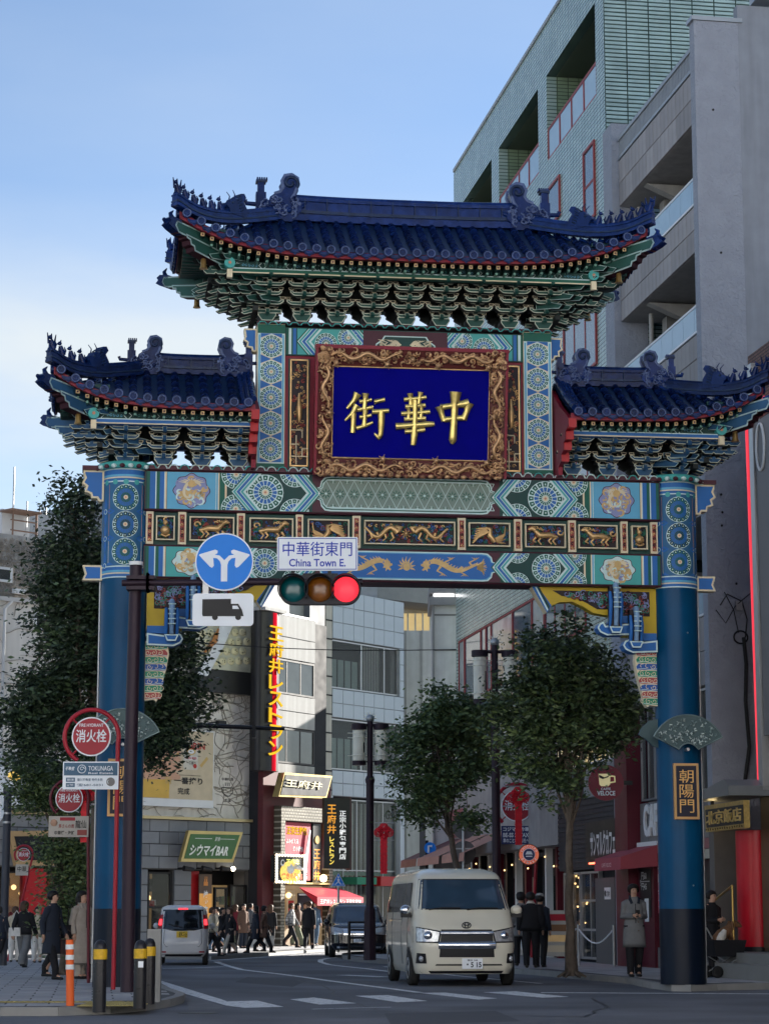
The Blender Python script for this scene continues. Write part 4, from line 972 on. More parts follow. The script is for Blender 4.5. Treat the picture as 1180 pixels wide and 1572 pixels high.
def bracket_row(us, name, z, tiers, h, step, fill, v0=-.22, rear=True, gz=None):
    core = bset(tiers, h, step, z, v0, fill, None); arms = {w_: arm_mesh(w_, h * .8, fill) for w_ in (.36, .5, .6)}
    rearM = []
    for u in us:
        o = link(name, core, gate, M4=T4(u, 0, 0))
        for k in range(tiers):
            zz = z + .14 + k * h; vf = v0 - .06 - k * step
            link('bracket_arm', arms[.36 if k == 0 else (.6 if k % 2 else .5)], o, M4=T4(0, vf - .02, zz))
            if k >= 1:
                link('bracket_arm', arms[.5 if k % 2 else .36], o, M4=T4(0, vf + step * .7, zz))
        rearM.append(u)
    mb = MB()
    for sgn in (1,):
        for u in rearM:
            for k in range(tiers):
                zz = z + .14 + k * h; vf = -v0 + .06 + k * step; wd = .36 if k == 0 else .56
                mb.prism([(u - wd / 2, zz + h * .8), (u - wd / 2, zz + h * .5), (u - wd * .3, zz), (u + wd * .3, zz), (u + wd / 2, zz + h * .5), (u + wd / 2, zz + h * .8)], vf - .05, vf + .05, WOODD); mb.box(u - .04, u + .04, 0, vf + .1, zz, zz + h * .5, WOODD)
            mb.box(u - .15, u + .15, -v0 - .15, -v0 + .15, z, z + .13, WOODD)
    mb.build('rear_brackets', gate, 'stuff')
mus = [-2.5 + i * (5.0 / 7) for i in range(8)]
bracket_row([-2.62] + [-1.97 + i * .657 for i in range(7)] + [2.62], 'bracket_set', 12.3, 5, .125, .2, BRF)
bracket_row([-5.2, -4.5, -3.8, -3.13], 'bracket_set', 9.5, 4, .125, .2, BRB, v0=-.25)
bracket_row([5.2, 4.5, 3.8, 3.13], 'bracket_set', 9.5, 4, .125, .2, BRB, v0=-.25)
# side clusters at the outer ends, and the inner boards that close the eaves
def side_cluster(uo, sgn, z, tiers, h, step, fill, reach):
    mb = MB()
    for v in (-.35, 0.1, .55):
        for k in range(tiers):
            zz = z + .14 + k * h; x0 = uo + sgn * (.1 + k * step * 1.05)
            T = lambda a, b, c: (x0 + sgn * a, c + v, b + zz)
            mb.oprism([(.2, -.04), (.26, 0), (.05, h * .6), (-.5, h * .6), (-.5, 0), (.06, 0)], -.04, .04, BRL, fill, WOODD, .014, T=T)
            mb.box(x0 - .05, x0 + .05, v - .25, v + .25, zz, zz + h * .7, WOODD)
    for k in range(tiers):     # front-facing arms that widen toward the corner
        for j in range(1 + k // 2 + 1):
            zz = z + .14 + k * h; x = uo + sgn * (.22 + .2 * j + .04 * k); vf = -.3 - k * step
            if j * .2 > k * step + .1: continue
            mb.oprism([(x - .12, zz + h * .7), (x - .12, zz + h * .4), (x - .06, zz), (x + .08, zz), (x + .14, zz + h * .5), (x + .14, zz + h * .7)], vf - .06, vf + .06, BRL, fill, WOODD, .012)
            mb.box(x - .03, x + .03, vf - .09, vf, zz + h * .1, zz + h * .9, fill)
    mb.build('end_brackets', gate)
for s in (-1, 1):
    side_cluster(s * 2.75, s, 12.3, 5, .125, .2, BRF, 1.2)
    side_cluster(s * 5.35, s, 9.5, 4, .125, .2, BRB, 1)
def inner_frame(name, ua, ub, z, zt, v, fill, V, r):
    mb = MB(); mb.box(ua + .55, ub - .55, -.12, .12, z + .36, zt + .1, WOODD); mb.build('bracket_board', gate)
    mb = MB(); mb.box(ua, ub, v - .08, v + .08, zt, zt + .1, fill); mb.box(ua, ub, v - .086, v - .081, zt + .0, zt + .022, CRM); mb.box(ua, ub, v - .086, v - .081, zt + .08, zt + .098, PALE)
    mb.build('eave_purlin', gate); mb = MB(); mb.box(ua, ub, -v - .08, -v + .08, zt, zt + .1, fill); mb.build('eave_purlin', gate)
    mb = MB(); mb.box(ua, ub, v + .0, v + .1, zt + .101, zt + .24, GRD); o = mb.build('eave_beam', gate); mb = MB(); mb.box(ua, ub, -v - .1, -v, zt + .101, zt + .24, GRD); mb.build('eave_beam', gate)
    p = Paint(frontT(v)); u = ua + .1; i = 0
    while u < ub - .5:
        p.ribbon([(u, zt + .12), (u + .05, zt + .17), (u, zt + .22)], .012, PALE); p.ribbon([(u + .46, zt + .12), (u + .41, zt + .17), (u + .46, zt + .22)], .012, PALE)
        for j in range(5): p.ribbon(curl(u + .12 + j * .06, zt + .17, .03, 1, j, 1, 7), .008, TEAL if i % 2 else SKYB)
        u += .5; i += 1
    p.build('painted_pattern', o, fix=False)
inner_frame('m', -3.35, 3.35, 12.4, 12.93, -1.25, GRN, 1.8, MAINR)
inner_frame('l', -5.75, -2.92, 9.6, 10.08, -1.12, BLU, 1.6, LW); inner_frame('r', 2.9, 5.75, 9.6, 10.08, -1.12, BLU, 1.6, RW)
for s in (-1, 1):
    for (x, z) in ((3.38, 13.1), (5.78, 10.25)):
        mb = MB(); mb.disc((s * x, z), .1, -1.4 if x < 4 else -1.27, -1.2 if x < 4 else -1.1, TEAL, 16); mb.disc((s * x, z), .03, -1.41 if x < 4 else -1.28, -1.405 if x < 4 else -1.275, SKN, 8); mb.build('purlin_end', gate)
        mb = MB(); zz = z - .2; mb.box(s * x - .05, s * x + .05, -1.4 if x < 4 else -1.27, -1.3 if x < 4 else -1.18, zz - .08, zz + .08, CRM); mb.build('purlin_end', gate)
    # curved maroon gable board against the upper column
    mb = MB(); T = lambda a, b, c: (s * c, a, b)
    bd = [(-1.58, 10.33), (-1.58, 10.2), (-1.3, 10.12), (-1.3, 10.0), (-1.1, 9.95), (-1.1, 9.82), (-.9, 9.78), (-.9, 9.66), (-.62, 9.6), (-.62, 9.45), (.62, 9.45), (.9, 9.7), (1.3, 10.05), (1.58, 10.3), (.8, 10.7), (0, 11.2), (-.8, 10.7)]
    mb.prism(bd, 2.82, 2.9, MAR, T=T)
    for (v_, z_) in ((-1.45, 10.2), (-1.2, 10.03), (-1.0, 9.87), (-.76, 9.7)): mb.box(min(s * 2.83, s * 2.97), max(s * 2.83, s * 2.97), v_ - .14, v_ + .1, z_ - .05, z_ + .12, RED)
    mb.build('gable_board', gate)
    # descending ridge against the column
    mb = MB(); r = LW if s < 0 else RW
    for j in range(3):
        P = [(s * (2.93 + .09 * j), -r.V * q, r.z(s * 2.95, -r.V * q) + .1 - .03 * j) for q in [i / 10 for i in range(11)]]; mb.tube(P, .055, TILE, 7)
    mb.build('ridge', o2 if s < 0 else o3)
# ================================================================== GROUND, ROAD, PAVEMENTS
ASPH = M('asphalt', (.145, .15, .165), .85, var=.22, scale=.5, bump=.35, bscale=60)
t = ASPH.node_tree; n = t.nodes; l = t.links    # fine aggregate speckle and long worn streaks
b = n['Principled BSDF']; tcn = n.new('ShaderNodeTexCoord')
n2 = n.new('ShaderNodeTexNoise'); n2.inputs['Scale'].default_value = 45; n2.inputs['Detail'].default_value = 3
n3 = n.new('ShaderNodeTexNoise'); n3.inputs['Scale'].default_value = .35; n3.inputs['Detail'].default_value = 6
mr = n.new('ShaderNodeMapRange'); mr.inputs['To Min'].default_value = .7; mr.inputs['To Max'].default_value = 1.35
mr2 = n.new('ShaderNodeMapRange'); mr2.inputs['From Min'].default_value = .35; mr2.inputs['From Max'].default_value = .65; mr2.inputs['To Min'].default_value = .75; mr2.inputs['To Max'].default_value = 1.2
mu = n.new('ShaderNodeMath'); mu.operation = 'MULTIPLY'; vm = n.new('ShaderNodeVectorMath'); vm.operation = 'SCALE'
src = b.inputs['Base Color'].links[0].from_socket
l.new(tcn.outputs['Object'], n2.inputs['Vector']); l.new(tcn.outputs['Object'], n3.inputs['Vector']); l.new(n2.outputs['Fac'], mr.inputs[0]); l.new(n3.outputs['Fac'], mr2.inputs[0])
l.new(mr.outputs[0], mu.inputs[0]); l.new(mr2.outputs[0], mu.inputs[1]); l.new(src, vm.inputs[0]); l.new(mu.outputs[0], vm.inputs['Scale']); l.new(vm.outputs[0], b.inputs['Base Color'])
mb = MB(); mb.add([(-900, -200, 0), (900, -200, 0), (900, 1800, 0), (-900, 1800, 0)], [(0, 1, 2, 3)], ASPH); mb.build('road', kind='structure')
LINE = M('road_line', (.78, .79, .78), .7, var=.25, scale=6); PAV = M('pavement_slab', (.36, .355, .36), .75, var=.2, scale=1.1, bump=.15); vary(PAV, .14); worn(LINE, (.1, .1, .11)); PAVB = M('pavement_bed', (.09, .09, .09), .9)
KERB = M('kerb_stone', (.24, .24, .235), .8, var=.15, bump=.2)
def gp(pts, z): return [gnd(x, y, z)[:2] for x, y in pts]
def sheet(name, poly, z, mat, kind='structure', label=None):
    mb = MB(); mb.add([(x, y, z) for x, y in poly], [tuple(range(len(poly)))], mat); return mb.build(name, kind=kind, label=label)
def pavement(name, poly, kw=.14, slabs=None, lab=None, ang=0):
    mb = MB(); mb.prism(offset(poly, .012), .001, .116, PAVB, KERB, T=lambda a, b, c: (a, b, c)); o = mb.build(name, kind='structure', label=lab)
    return o
def inpoly(x, y, poly):
    c = False
    for i in range(len(poly)):
        x1, y1 = poly[i]; x2, y2 = poly[i - 1]
        if (y1 > y) != (y2 > y) and x < (x2 - x1) * (y - y1) / (y2 - y1) + x1: c = not c
    return c
def slab_field(parent, poly, sx, sy, ang, limit=300, z=.119, skip=None):
    mb = MB(); g = .012; mb.loft([[(g, g, -.03), (sx - g, g, -.03), (sx - g, sy - g, -.03), (g, sy - g, -.03)], [(g, g, -.004), (sx - g, g, -.004), (sx - g, sy - g, -.004), (g, sy - g, -.004)], [(g + .006, g + .006, .0), (sx - g - .006, g + .006, 0), (sx - g - .006, sy - g - .006, 0), (g + .006, sy - g - .006, 0)]], PAV, smooth=False)
    me = mb.mesh('paving_slab'); xs = [p[0] for p in poly]; ys = [p[1] for p in poly]; Ms = []
    c, s = cos(ang), sin(ang); rn = random.Random(4)
    ox, oy = min(xs), min(ys)
    R2 = int((max(xs) - ox + max(ys) - oy) / min(sx, sy)) + 4
    for j in range(-R2, R2):
        for i in range(-R2, R2):
            px, py = (i + (j % 2) * .5) * sx, j * sy; cs = [(px, py), (px + sx, py), (px, py + sy), (px + sx, py + sy)]
            w_ = [(ox + c * a - s * b, oy + s * a + c * b) for a, b in cs]
            if all(inpoly(a, b, poly) for a, b in w_) and not (skip and skip(w_)):
                Ms.append((w_[0][1], Matrix.Translation((w_[0][0], w_[0][1], z + rn.uniform(-.002, .003))) @ Matrix.Rotation(ang, 4, 'Z')))
    Ms.sort(key=lambda q: q[0]); pieces('paving_slab', me, [q[1] for q in Ms], parent, limit)
# near left corner
LP = gp([(-160, 1564), (0, 1560), (90, 1560), (170, 1557), (225, 1552), (262, 1546), (281, 1540), (284, 1536), (262, 1528), (245, 1518), (240, 1508), (238, 1496), (236, 1488), (150, 1479), (0, 1479), (-160, 1479)], .0)
o = pavement('left_pavement', LP); ins = offset(LP, .16)
slab_field(o, ins, .62, .62, G.a, 300)
kb = MB(); P = [(x, y) for x, y in LP]
for i in range(1, 13):     # kerb stones round the corner
    a, b = Vector(P[i]), Vector(P[i + 1]); d = b - a; L_ = d.length; nseg = max(1, round(L_ / 1.0)); nn = Vector((-d.y, d.x)).normalized()
    for k in range(nseg):
        p0 = a + d * (k + .008) / nseg; p1 = a + d * (k + .992) / nseg
        m1 = MB(); q = [(p0.x, p0.y), (p1.x, p1.y), (p1.x + nn.x * .15, p1.y + nn.y * .15), (p0.x + nn.x * .15, p0.y + nn.y * .15)]
        m1.prism(q, .002, .121, KERB, KERB, T=lambda a_, b_, c_: (a_, b_, c_)); m1.build('kerb_stone', o)
# far pavement by the restaurants
FPv = gp([(-80, 1472), (100, 1471), (325, 1473.5), (400, 1468.5), (456, 1464), (515, 1460.5), (600, 1459), (640, 1452)], 0) + [(3, 130), (-40, 130), (-40, 75)]
o = pavement('far_pavement', FPv)
slab_field(o, offset(FPv, .2), .9, .9, R_(45), 300)
# right pavement
RP = gp([(524, 1469), (540, 1466.5), (600, 1464)], 0) + [(2.5, 90), (6, 92), (16, 50), (16, 36)] + gp([(1300, 1519), (1180, 1519), (1100, 1521), (1060, 1522.5), (1030, 1522), (1000, 1518), (960, 1510), (880, 1503), (830, 1498), (700, 1489), (600, 1481), (540, 1476), (526, 1473)], 0)
RP = [p for p in RP]
o = pavement('right_pavement', RP); slab_field(o, offset(RP, .18), .62, .62, R_(-80.4), 300)
P = RP; n_ = len(P)
for i in range(n_ - 13, n_ - 1):
    a, b = Vector(P[i]), Vector(P[i + 1]); d = b - a; L_ = d.length; nseg = max(1, round(L_ / 1.2)); nn = Vector((-d.y, d.x)).normalized()
    A = 1 if inpoly((a.x + b.x) / 2 + nn.x * .1, (a.y + b.y) / 2 + nn.y * .1, P) else -1
    for k in range(nseg):
        p0 = a + d * (k + .008) / nseg; p1 = a + d * (k + .992) / nseg
        m1 = MB(); q = [(p0.x, p0.y), (p1.x, p1.y), (p1.x + A * nn.x * .15, p1.y + A * nn.y * .15), (p0.x + A * nn.x * .15, p0.y + A * nn.y * .15)]
        m1.prism(q, .002, .123, KERB, KERB, T=lambda a_, b_, c_: (a_, b_, c_)); m1.build('kerb_stone', o)
# yellow tactile strip on the left pavement
TAC = M('tactile_yellow', (.42, .34, .12), .75, var=.2, scale=5)
mb = MB(); mb.box(0, .3, 0, .3, 0, .006, TAC)
for i in range(4): mb.box(.03 + .07 * i, .055 + .07 * i, .02, .28, .006, .012, TAC)
tm = mb.mesh('tactile_tile'); tp = bpy.data.objects.new('tactile_paving', None); col.objects.link(tp); tp['kind'] = 'structure'; Ms = []
x0, y0 = gnd(118, 1545, .125)[:2]
for j in range(5):
    for i in range(3): Ms.append(Matrix.Translation((x0 + i * .305, y0 + j * .305 + i * .04, .126)) @ Matrix.Rotation(.05, 4, 'Z'))
x1, y1 = gnd(-5, 1539, .125)[:2]
for i in range(6): Ms.append(T4(x1 + i * .305, y1, .126))
pieces('tactile_tile', tm, Ms, tp)
# painted lines
def strip(pts, wd, z=.004, name='road_marking', dash=None):
    P = [Vector(gnd(x, y)[:2]) for x, y in pts]; mb = MB(); n = len(P); vs = []
    for i in range(n):
        d = (P[min(n - 1, i + 1)] - P[max(0, i - 1)]).normalized(); q = Vector((-d.y, d.x)) * wd / 2; vs += [(P[i].x + q.x, P[i].y + q.y, z), (P[i].x - q.x, P[i].y - q.y, z)]
    mb.add(vs, [(2 * i, 2 * i + 1, 2 * i + 3, 2 * i + 2) for i in range(n - 1)], LINE); return mb.build(name, kind='structure')
for q in ([(347.5, 1537.7), (395, 1536.4), (435.6, 1546), (375.5, 1547.5)], [(445, 1534.4), (481.7, 1531.6), (547.5, 1540.5), (490, 1542.5)], [(545, 1529), (595, 1528), (656, 1537), (610, 1539)], [(644, 1524.5), (683, 1524), (763, 1533), (734, 1535)], [(741, 1523.5), (790, 1522), (873, 1530.5), (832, 1532)]):
    sheet('road_marking', gp(q, 0), .004, LINE)
sheet('road_marking', gp([(243, 1504.5), (290, 1519), (340, 1534.5), (350, 1538), (375, 1547.5), (347, 1544), (330, 1539), (285, 1526), (240, 1511)], 0), .0045, LINE)
strip([(332, 1476.7), (350, 1483), (370, 1488.5), (398, 1492), (426, 1495), (468, 1500.5), (510, 1506.5), (560, 1513), (600, 1518), (644, 1524)], .17)
strip([(570, 1468.5), (530, 1469.5), (505, 1471), (492, 1473.5), (492, 1477), (505, 1481), (530, 1484), (560, 1487), (600, 1492)], .16)
strip([(326, 1474.5), (390, 1470.5), (456, 1466), (520, 1462)], .2)
strip([(479, 1549.5), (560, 1547.3), (600, 1546.5)], .08)
strip([(830, 1524), (960, 1524.8), (1180, 1526), (1400, 1527)], .28)
strip([(525, 1497), (560, 1498.5), (590, 1500)], .35); strip([(250, 1487), (300, 1486), (345, 1484)], .15); strip([(830, 1510), (700, 1498), (620, 1488), (590, 1484)], .12)
# iron cover and patches in the asphalt near the left kerb
PATCH = M('asphalt_patch', (.17, .17, .175), .9, var=.3, scale=3)
sheet('road_patch', gp([(255, 1520), (300, 1533), (345, 1545), (335, 1549), (290, 1551), (288, 1540), (262, 1528)], 0), .0025, PATCH)
sheet('road_patch', gp([(590, 1556), (760, 1552), (800, 1568), (600, 1574)], 0), .0022, M('asphalt_new', (.09, .092, .1), .8, var=.2, scale=3)); sheet('road_patch', gp([(380, 1500), (470, 1506), (450, 1515), (360, 1508)], 0), .0022, MATS['asphalt_new'])
TAR = M('tar_seam', (.025, .025, .028), .5)
for sm in ([(300, 1566), (420, 1560), (560, 1562), (700, 1558), (900, 1561), (1180, 1552)], [(600, 1556), (560, 1545), (520, 1530), (500, 1515), (450, 1503)], [(900, 1561), (930, 1545), (900, 1530)]):
    P = [Vector(gnd(x, y)[:2]) for x, y in sm]; mb = MB(); rn = random.Random(len(sm)); F_ = [P[i].lerp(P[i + 1], j / 6) + Vector((rn.uniform(-.05, .05), rn.uniform(-.12, .12))) for i in range(len(P) - 1) for j in range(6)]; mb.add([(p.x + dx, p.y + dx, .003) for p in F_ for dx in (-.025, .025)], [(2 * i, 2 * i + 1, 2 * i + 3, 2 * i + 2) for i in range(len(F_) - 1)], TAR); mb.build('tar_seam', kind='structure')
mb = MB(); x, y = gnd(305, 1555)[:2]; mb.lathe([(.3, 0), (.3, .006)], (x, y, .001), M('iron_cover', (.07, .07, .07), .5, .6), 24); mb.build('manhole_cover', kind='structure')

# ================================================================== BUILDINGS
GLC = M('clear_glass', (.05, .06, .06), .04, var=0, alpha=.22, spec=.9)
def rect(fr, x0, x1, y0, y1, v=0):
    a = fr.uz(x0, (y0 + y1) / 2, v)[0]; b = fr.uz(x1, (y0 + y1) / 2, v)[0]; xm = (x0 + x1) / 2
    return a, b, fr.uz(xm, y1, v)[1], fr.uz(xm, y0, v)[1]
def window(parent, u0, u1, z0, z1, v=0.0, frame=STEEL, glass=GLASS, nx=1, nz=1, fw=.05, depth=.12, name='window', T=None, back=None):
    """opening with its own frame, mullions and panes"""
    T = T or (lambda a, b, c: (a, c, b)); mb = MB()
    def bx(a0, a1, b0, b1, c0, c1, m): mb.prism([(a0, b0), (a1, b0), (a1, b1), (a0, b1)], c0, c1, m, T=T)
    bx(u0, u0 + fw, z0, z1, v - .02, v + depth, frame); bx(u1 - fw, u1, z0, z1, v - .02, v + depth, frame); bx(u0 + fw, u1 - fw, z0, z0 + fw, v - .02, v + depth, frame); bx(u0 + fw, u1 - fw, z1 - fw, z1, v - .02, v + depth, frame)
    for i in range(1, nx): x = u0 + (u1 - u0) * i / nx; bx(x - fw / 2, x + fw / 2, z0 + fw, z1 - fw, v, v + depth, frame)
    for i in range(1, nz): z = z0 + (z1 - z0) * i / nz; bx(u0 + fw, u1 - fw, z - fw / 2, z + fw / 2, v + .004, v + depth, frame)
    o = mb.build(name, parent)
    for i in range(nx):
        for j in range(nz):
            g = MB(); a0 = u0 + (u1 - u0) * i / nx + .01; a1 = u0 + (u1 - u0) * (i + 1) / nx - .01; b0 = z0 + (z1 - z0) * j / nz + .01; b1 = z0 + (z1 - z0) * (j + 1) / nz - .01
            g.prism([(a0, b0), (a1, b0), (a1, b1), (a0, b1)], v + .014, v + .024, glass, T=T); g.build('pane', o)
    return o
def panel_grid(parent, name, u0, u1, z0, z1, nu, nz, v, mat, gap=.012, th=.03, off=0, T=None, limit=300):
    T0 = T or (lambda a, b, c: (a, c, b)); q0 = T0(0, 0, 0); T = lambda a, b, c: tuple(x - y for x, y in zip(T0(a, b, c), q0)); w_ = (u1 - u0) / nu; h = (z1 - z0) / nz; mb = MB(); e = .008
    a0, a1, b0, b1 = gap / 2, w_ - gap / 2, gap / 2, h - gap / 2
    R1 = lambda d, c: [T(x, z, c) for x, z in ((a0 + d, b0 + d), (a1 - d, b0 + d), (a1 - d, b1 - d), (a0 + d, b1 - d))]
    mb.loft([R1(0, 0), R1(0, -th + e), R1(e, -th)], mat, smooth=False); me = mb.mesh(name)
    bm = bmesh.new(); bm.from_mesh(me); bmesh.ops.recalc_face_normals(bm, faces=bm.faces); bm.to_mesh(me); bm.free()
    Ms = []; rn = random.Random(len(bpy.data.objects))
    for j in range(nz):
        for i in range(nu):
            o3_ = (j % 2) * off * w_; u = u0 + i * w_ + o3_
            if u + w_ > u1 + .01: continue
            p = T0(u, z0 + j * h, v + rn.uniform(-.002, .002)); Ms.append(T4(*p))
    pieces(name, me, Ms, parent, limit)

# ---------- right: green tiled block and the concrete block with long balconies share one street line
Rf = Fr(7.3, 50, -80.44)
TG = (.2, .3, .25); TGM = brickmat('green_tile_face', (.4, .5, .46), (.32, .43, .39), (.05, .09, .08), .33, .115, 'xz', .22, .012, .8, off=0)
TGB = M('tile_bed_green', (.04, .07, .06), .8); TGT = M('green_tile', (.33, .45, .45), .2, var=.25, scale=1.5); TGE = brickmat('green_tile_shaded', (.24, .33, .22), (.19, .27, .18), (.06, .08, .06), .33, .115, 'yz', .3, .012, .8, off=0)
REDF = M('red_window_frame', (.3, .05, .05), .5)
gb = fthing('tiled_office_building', 'tall green tiled office block with red framed windows and deep loggias', 'building', Rf)
ue = -8.41; uf = -28.95; zT = 27.6
mb = MB()
ops = [(-14.93, -9.3), (-21.55, -16.03), (-27.42, -22.65)]; z0o, z1o = 23.34, 26.0
def wallp(u0, u1, z0, z1): mb.box(u0, u1, 0, .3, z0, z1, TGM)
wallp(uf, ue, 10.65, z0o); wallp(uf, ue, z1o, zT); edges = [uf] + [x for o_ in sorted(ops) for x in o_] + [ue]
for i in range(0, len(edges), 2): wallp(edges[i], edges[i + 1], z0o, z1o)
wallp(uf, ue, 6.3, 8.45); wallp(-16.0, ue, 8.45, 10.65)
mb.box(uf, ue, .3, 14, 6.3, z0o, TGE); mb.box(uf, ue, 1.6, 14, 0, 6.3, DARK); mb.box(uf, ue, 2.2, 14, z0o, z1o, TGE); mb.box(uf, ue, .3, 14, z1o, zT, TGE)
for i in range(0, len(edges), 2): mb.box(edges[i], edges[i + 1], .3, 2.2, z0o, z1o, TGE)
mb.lathe([(.9, 0), (.9, zT - 6.3)], (uf - .0, .9, 6.3), TGM, 24)
mb.build('wall', gb)
# end wall facing the gate, laid tile by tile
TE = lambda a, b, c: (ue - 0.0 + .001 - c, a, b)
mb = MB(); mb.box(ue, ue + .02, 0, 14, 8, zT, TGB); mb.build('end_wall', gb)
panel_grid(gb, 'wall_tile', .0, 9.9, 20.6, zT - .02, 16, 60, -.02, TGT, .035, .02, T=TE, limit=300)
panel_grid(gb, 'wall_tile', .0, 1.86, 8.0, 20.6, 3, 110, -.02, TGT, .035, .02, T=TE, limit=0)
mb = MB(); mb.box(uf, ue + .05, -.04, 14, zT, zT + .12, M('coping_grey', (.35, .37, .38), .5)); mb.build('coping', gb)
for a, b in ops:
    r = MB(); r.box(a, b, .02, .08, z0o + .92, z0o + 1.0, REDF); r.box(a, b, .02, .08, z0o, z0o + .07, REDF)
    k = max(3, round((b - a) / 1.3))
    for i in range(k + 1): x = a + .04 + (b - a - .08) * i / k; r.box(x - .035, x + .035, .015, .085, z0o + .071, z0o + .919, REDF)
    rr = r.build('balustrade', gb)
    for i in range(k):
        g = MB(); x0 = a + .08 + (b - a - .08) * i / k; g.box(x0, x0 + (b - a - .16) / k - .08, .04, .055, z0o + .07, z0o + .92, M('frosted_glass', (.36, .5, .6), .12, var=.05)); g.build('glass_panel', rr)
    r = MB(); r.box(a + .1, b - .1, 2.12, 2.19, z0o + .2, z1o - .5, GLASS); r.build('window', gb)
mb = MB(); mb.ball((-20.6, 1.3, 24.35), .26, M('globe_lamp', (.7, .62, .55), .3), 16); mb.build('globe_lamp', gb)
mb = MB(); mb.box(-13.6, -12.6, 2.0, 2.11, 25.0, 25.2, WHITE)
for i in range(4): mb.box(-13.5 + i * .25, -13.4 + i * .25, 1.99, 1.995, 25.04, 25.16, BLACK)
mb.build('air_vent', gb)
WSK = M('sky_glass', (.1, .15, .19), .05, var=.1, spec=1)  # blue base colour imitates reflected sky
for (a, b, c, d, nz_) in ((-14.95, -13.4, 21.2, 22.44, 1), (-10.7, -9.5, 20.0, 22.15, 2), (-13.2, -9.6, 15.9, 18.0, 1), (-13.2, -9.6, 12.5, 14.6, 1), (-19.5, -17.0, 20.3, 22.2, 1), (-20.5, -17.0, 16, 18.1, 1)):
    window(gb, a, b, c, d, -.03, REDF, WSK, 1 if b - a < 2 else 3, nz_, .08, .1)
window(gb, -15.9, -11.2, 8.9, 10.5, -.02, REDF, WSK, 4, 1, .08, .1)
edg = [-28.6, -27.6, -24.9, -24.1, -23.3, -20.2, -17.6, -16.05]
for i in range(len(edg) - 1): window(gb, edg[i] + .02, edg[i + 1], 8.46, 10.62, 0, REDF, WSK if i % 2 else M('pane_reflection_tint', (.4, .43, .42), .1, var=.4, scale=1.5), 1, 1, .06, .1)  # pale panes carry a bright reflection in their base colour

cb_ = fthing('balcony_building', 'stone clad building with long open balconies behind the right pillar', 'building', Rf)
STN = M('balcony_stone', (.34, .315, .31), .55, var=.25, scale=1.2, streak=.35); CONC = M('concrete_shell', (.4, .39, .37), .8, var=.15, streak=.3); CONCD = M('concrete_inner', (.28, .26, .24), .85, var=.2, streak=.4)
b0_, b1_ = -7.45, -.36
mb = MB(); mb.box(-8.35, -7.5, -.1, .8, 0, 21.9, M('roughcast', (.31, .33, .38), .9, var=.1)); bumptex(MATS['roughcast'], scale=9, strength=.9, dist=.05); mb.build('pilaster', cb_)
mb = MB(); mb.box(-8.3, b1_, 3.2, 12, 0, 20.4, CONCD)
for z in (19.6, 16.5, 13.4, 10.3): mb.box(b0_, b1_, .12, 3.2, z, z + .3, CONC); mb.box(b0_, b1_, .12, .3, z + .301, z + 1.1, CONC)
mb.box(b0_, b1_, .12, 3.2, 6.45, 6.9, CONC)
for z in (16.8, 13.7, 10.6, 6.9):
    mb.box(-6.9, -6.5, 1.0, 3.2, z, z + 2.75, CONC); mb.box(-3.0, -2.7, 2.2, 3.2, z, z + 2.75, CONC)
    mb.add([(x, v, z + d_) for x in (-5.6, -5.3) for v, d_ in ((.2, 2.75), (3.2, 2.75), (3.2, 1.9), (2.0, 2.1), (.9, 2.45))], [(0, 1, 2, 3, 4), (5, 6, 7, 8, 9), (0, 1, 6, 5), (1, 2, 7, 6), (2, 3, 8, 7), (3, 4, 9, 8), (4, 0, 5, 9)], CONC)
mb.build('wall', cb_)
for (a, b) in ((19.6, 20.84), (16.5, 17.6), (13.4, 14.55), (10.3, 11.45), (6.45, 8.0)):
    panel_grid(cb_, 'stone_panel', b0_, b1_, a, b, 11, 2, .12, STN, .015, .05)
mb = MB()
for z in (17.63, 14.58, 11.48, 8.02):
    mb.box(b0_, b1_, .06, .12, z, z + .05, WHITE); mb.box(b0_, b1_, .06, .12, z + .62, z + .67, WHITE)
mb.build('rail', cb_)
for z in (17.68, 14.63, 11.53, 8.07):
    for i in range(8): g = MB(); a = b0_ + (b1_ - b0_) * i / 8 + .01; g.box(a, a + (b1_ - b0_) / 8 - .02, .075, .095, z, z + .57, M('frosted_glass', (0, 0, 0))); g.build('glass_panel', cb_)
mb = MB(); mb.box(b0_, b1_, .05, .2, 21.38, 21.48, M('grey_metal', (.32, .34, .36), .45, .3)); mb.box(b0_, b1_, .05, .2, 20.86, 20.94, M('grey_metal', (0, 0, 0)))
for i in range(58): x = b0_ + .06 + i * .122; mb.box(x, x + .05, .08, .16, 20.94, 21.38, M('grey_metal', (0, 0, 0)))
mb.build('roof_railing', cb_)
for (x, z0_, z1_, m) in ((-6.2, 13.7, 16.4, STN), (-7.1, 16.8, 19.5, STN)):
    mb = MB(); mb.cyl((x, .5, z0_), (x, .5, z1_), .06, M('down_pipe', (.4, .38, .35), .5), 10); mb.build('down_pipe', cb_)
for (x, z) in ((-5.0, 16.9), (-2.2, 13.75), (-4.6, 7.0), (-6.0, 10.7)): mb = MB(); mb.box(x, x + .8, 2.4, 2.75, z, z + .6, WHITE); mb.disc((x + .3, z + .3), .22, 2.36, 2.39, BLACK, 16); mb.build('air_conditioner', cb_)
mb = MB(); [mb.tube([(x, .6, z + .9), (x + .5, .5, z + .95), (x + 1.4, .55, z + .85)], .02, WHITE, 5) for x, z in ((-5.8, 13.7), (-3.5, 16.8))]; mb.build('laundry_pole', cb_)
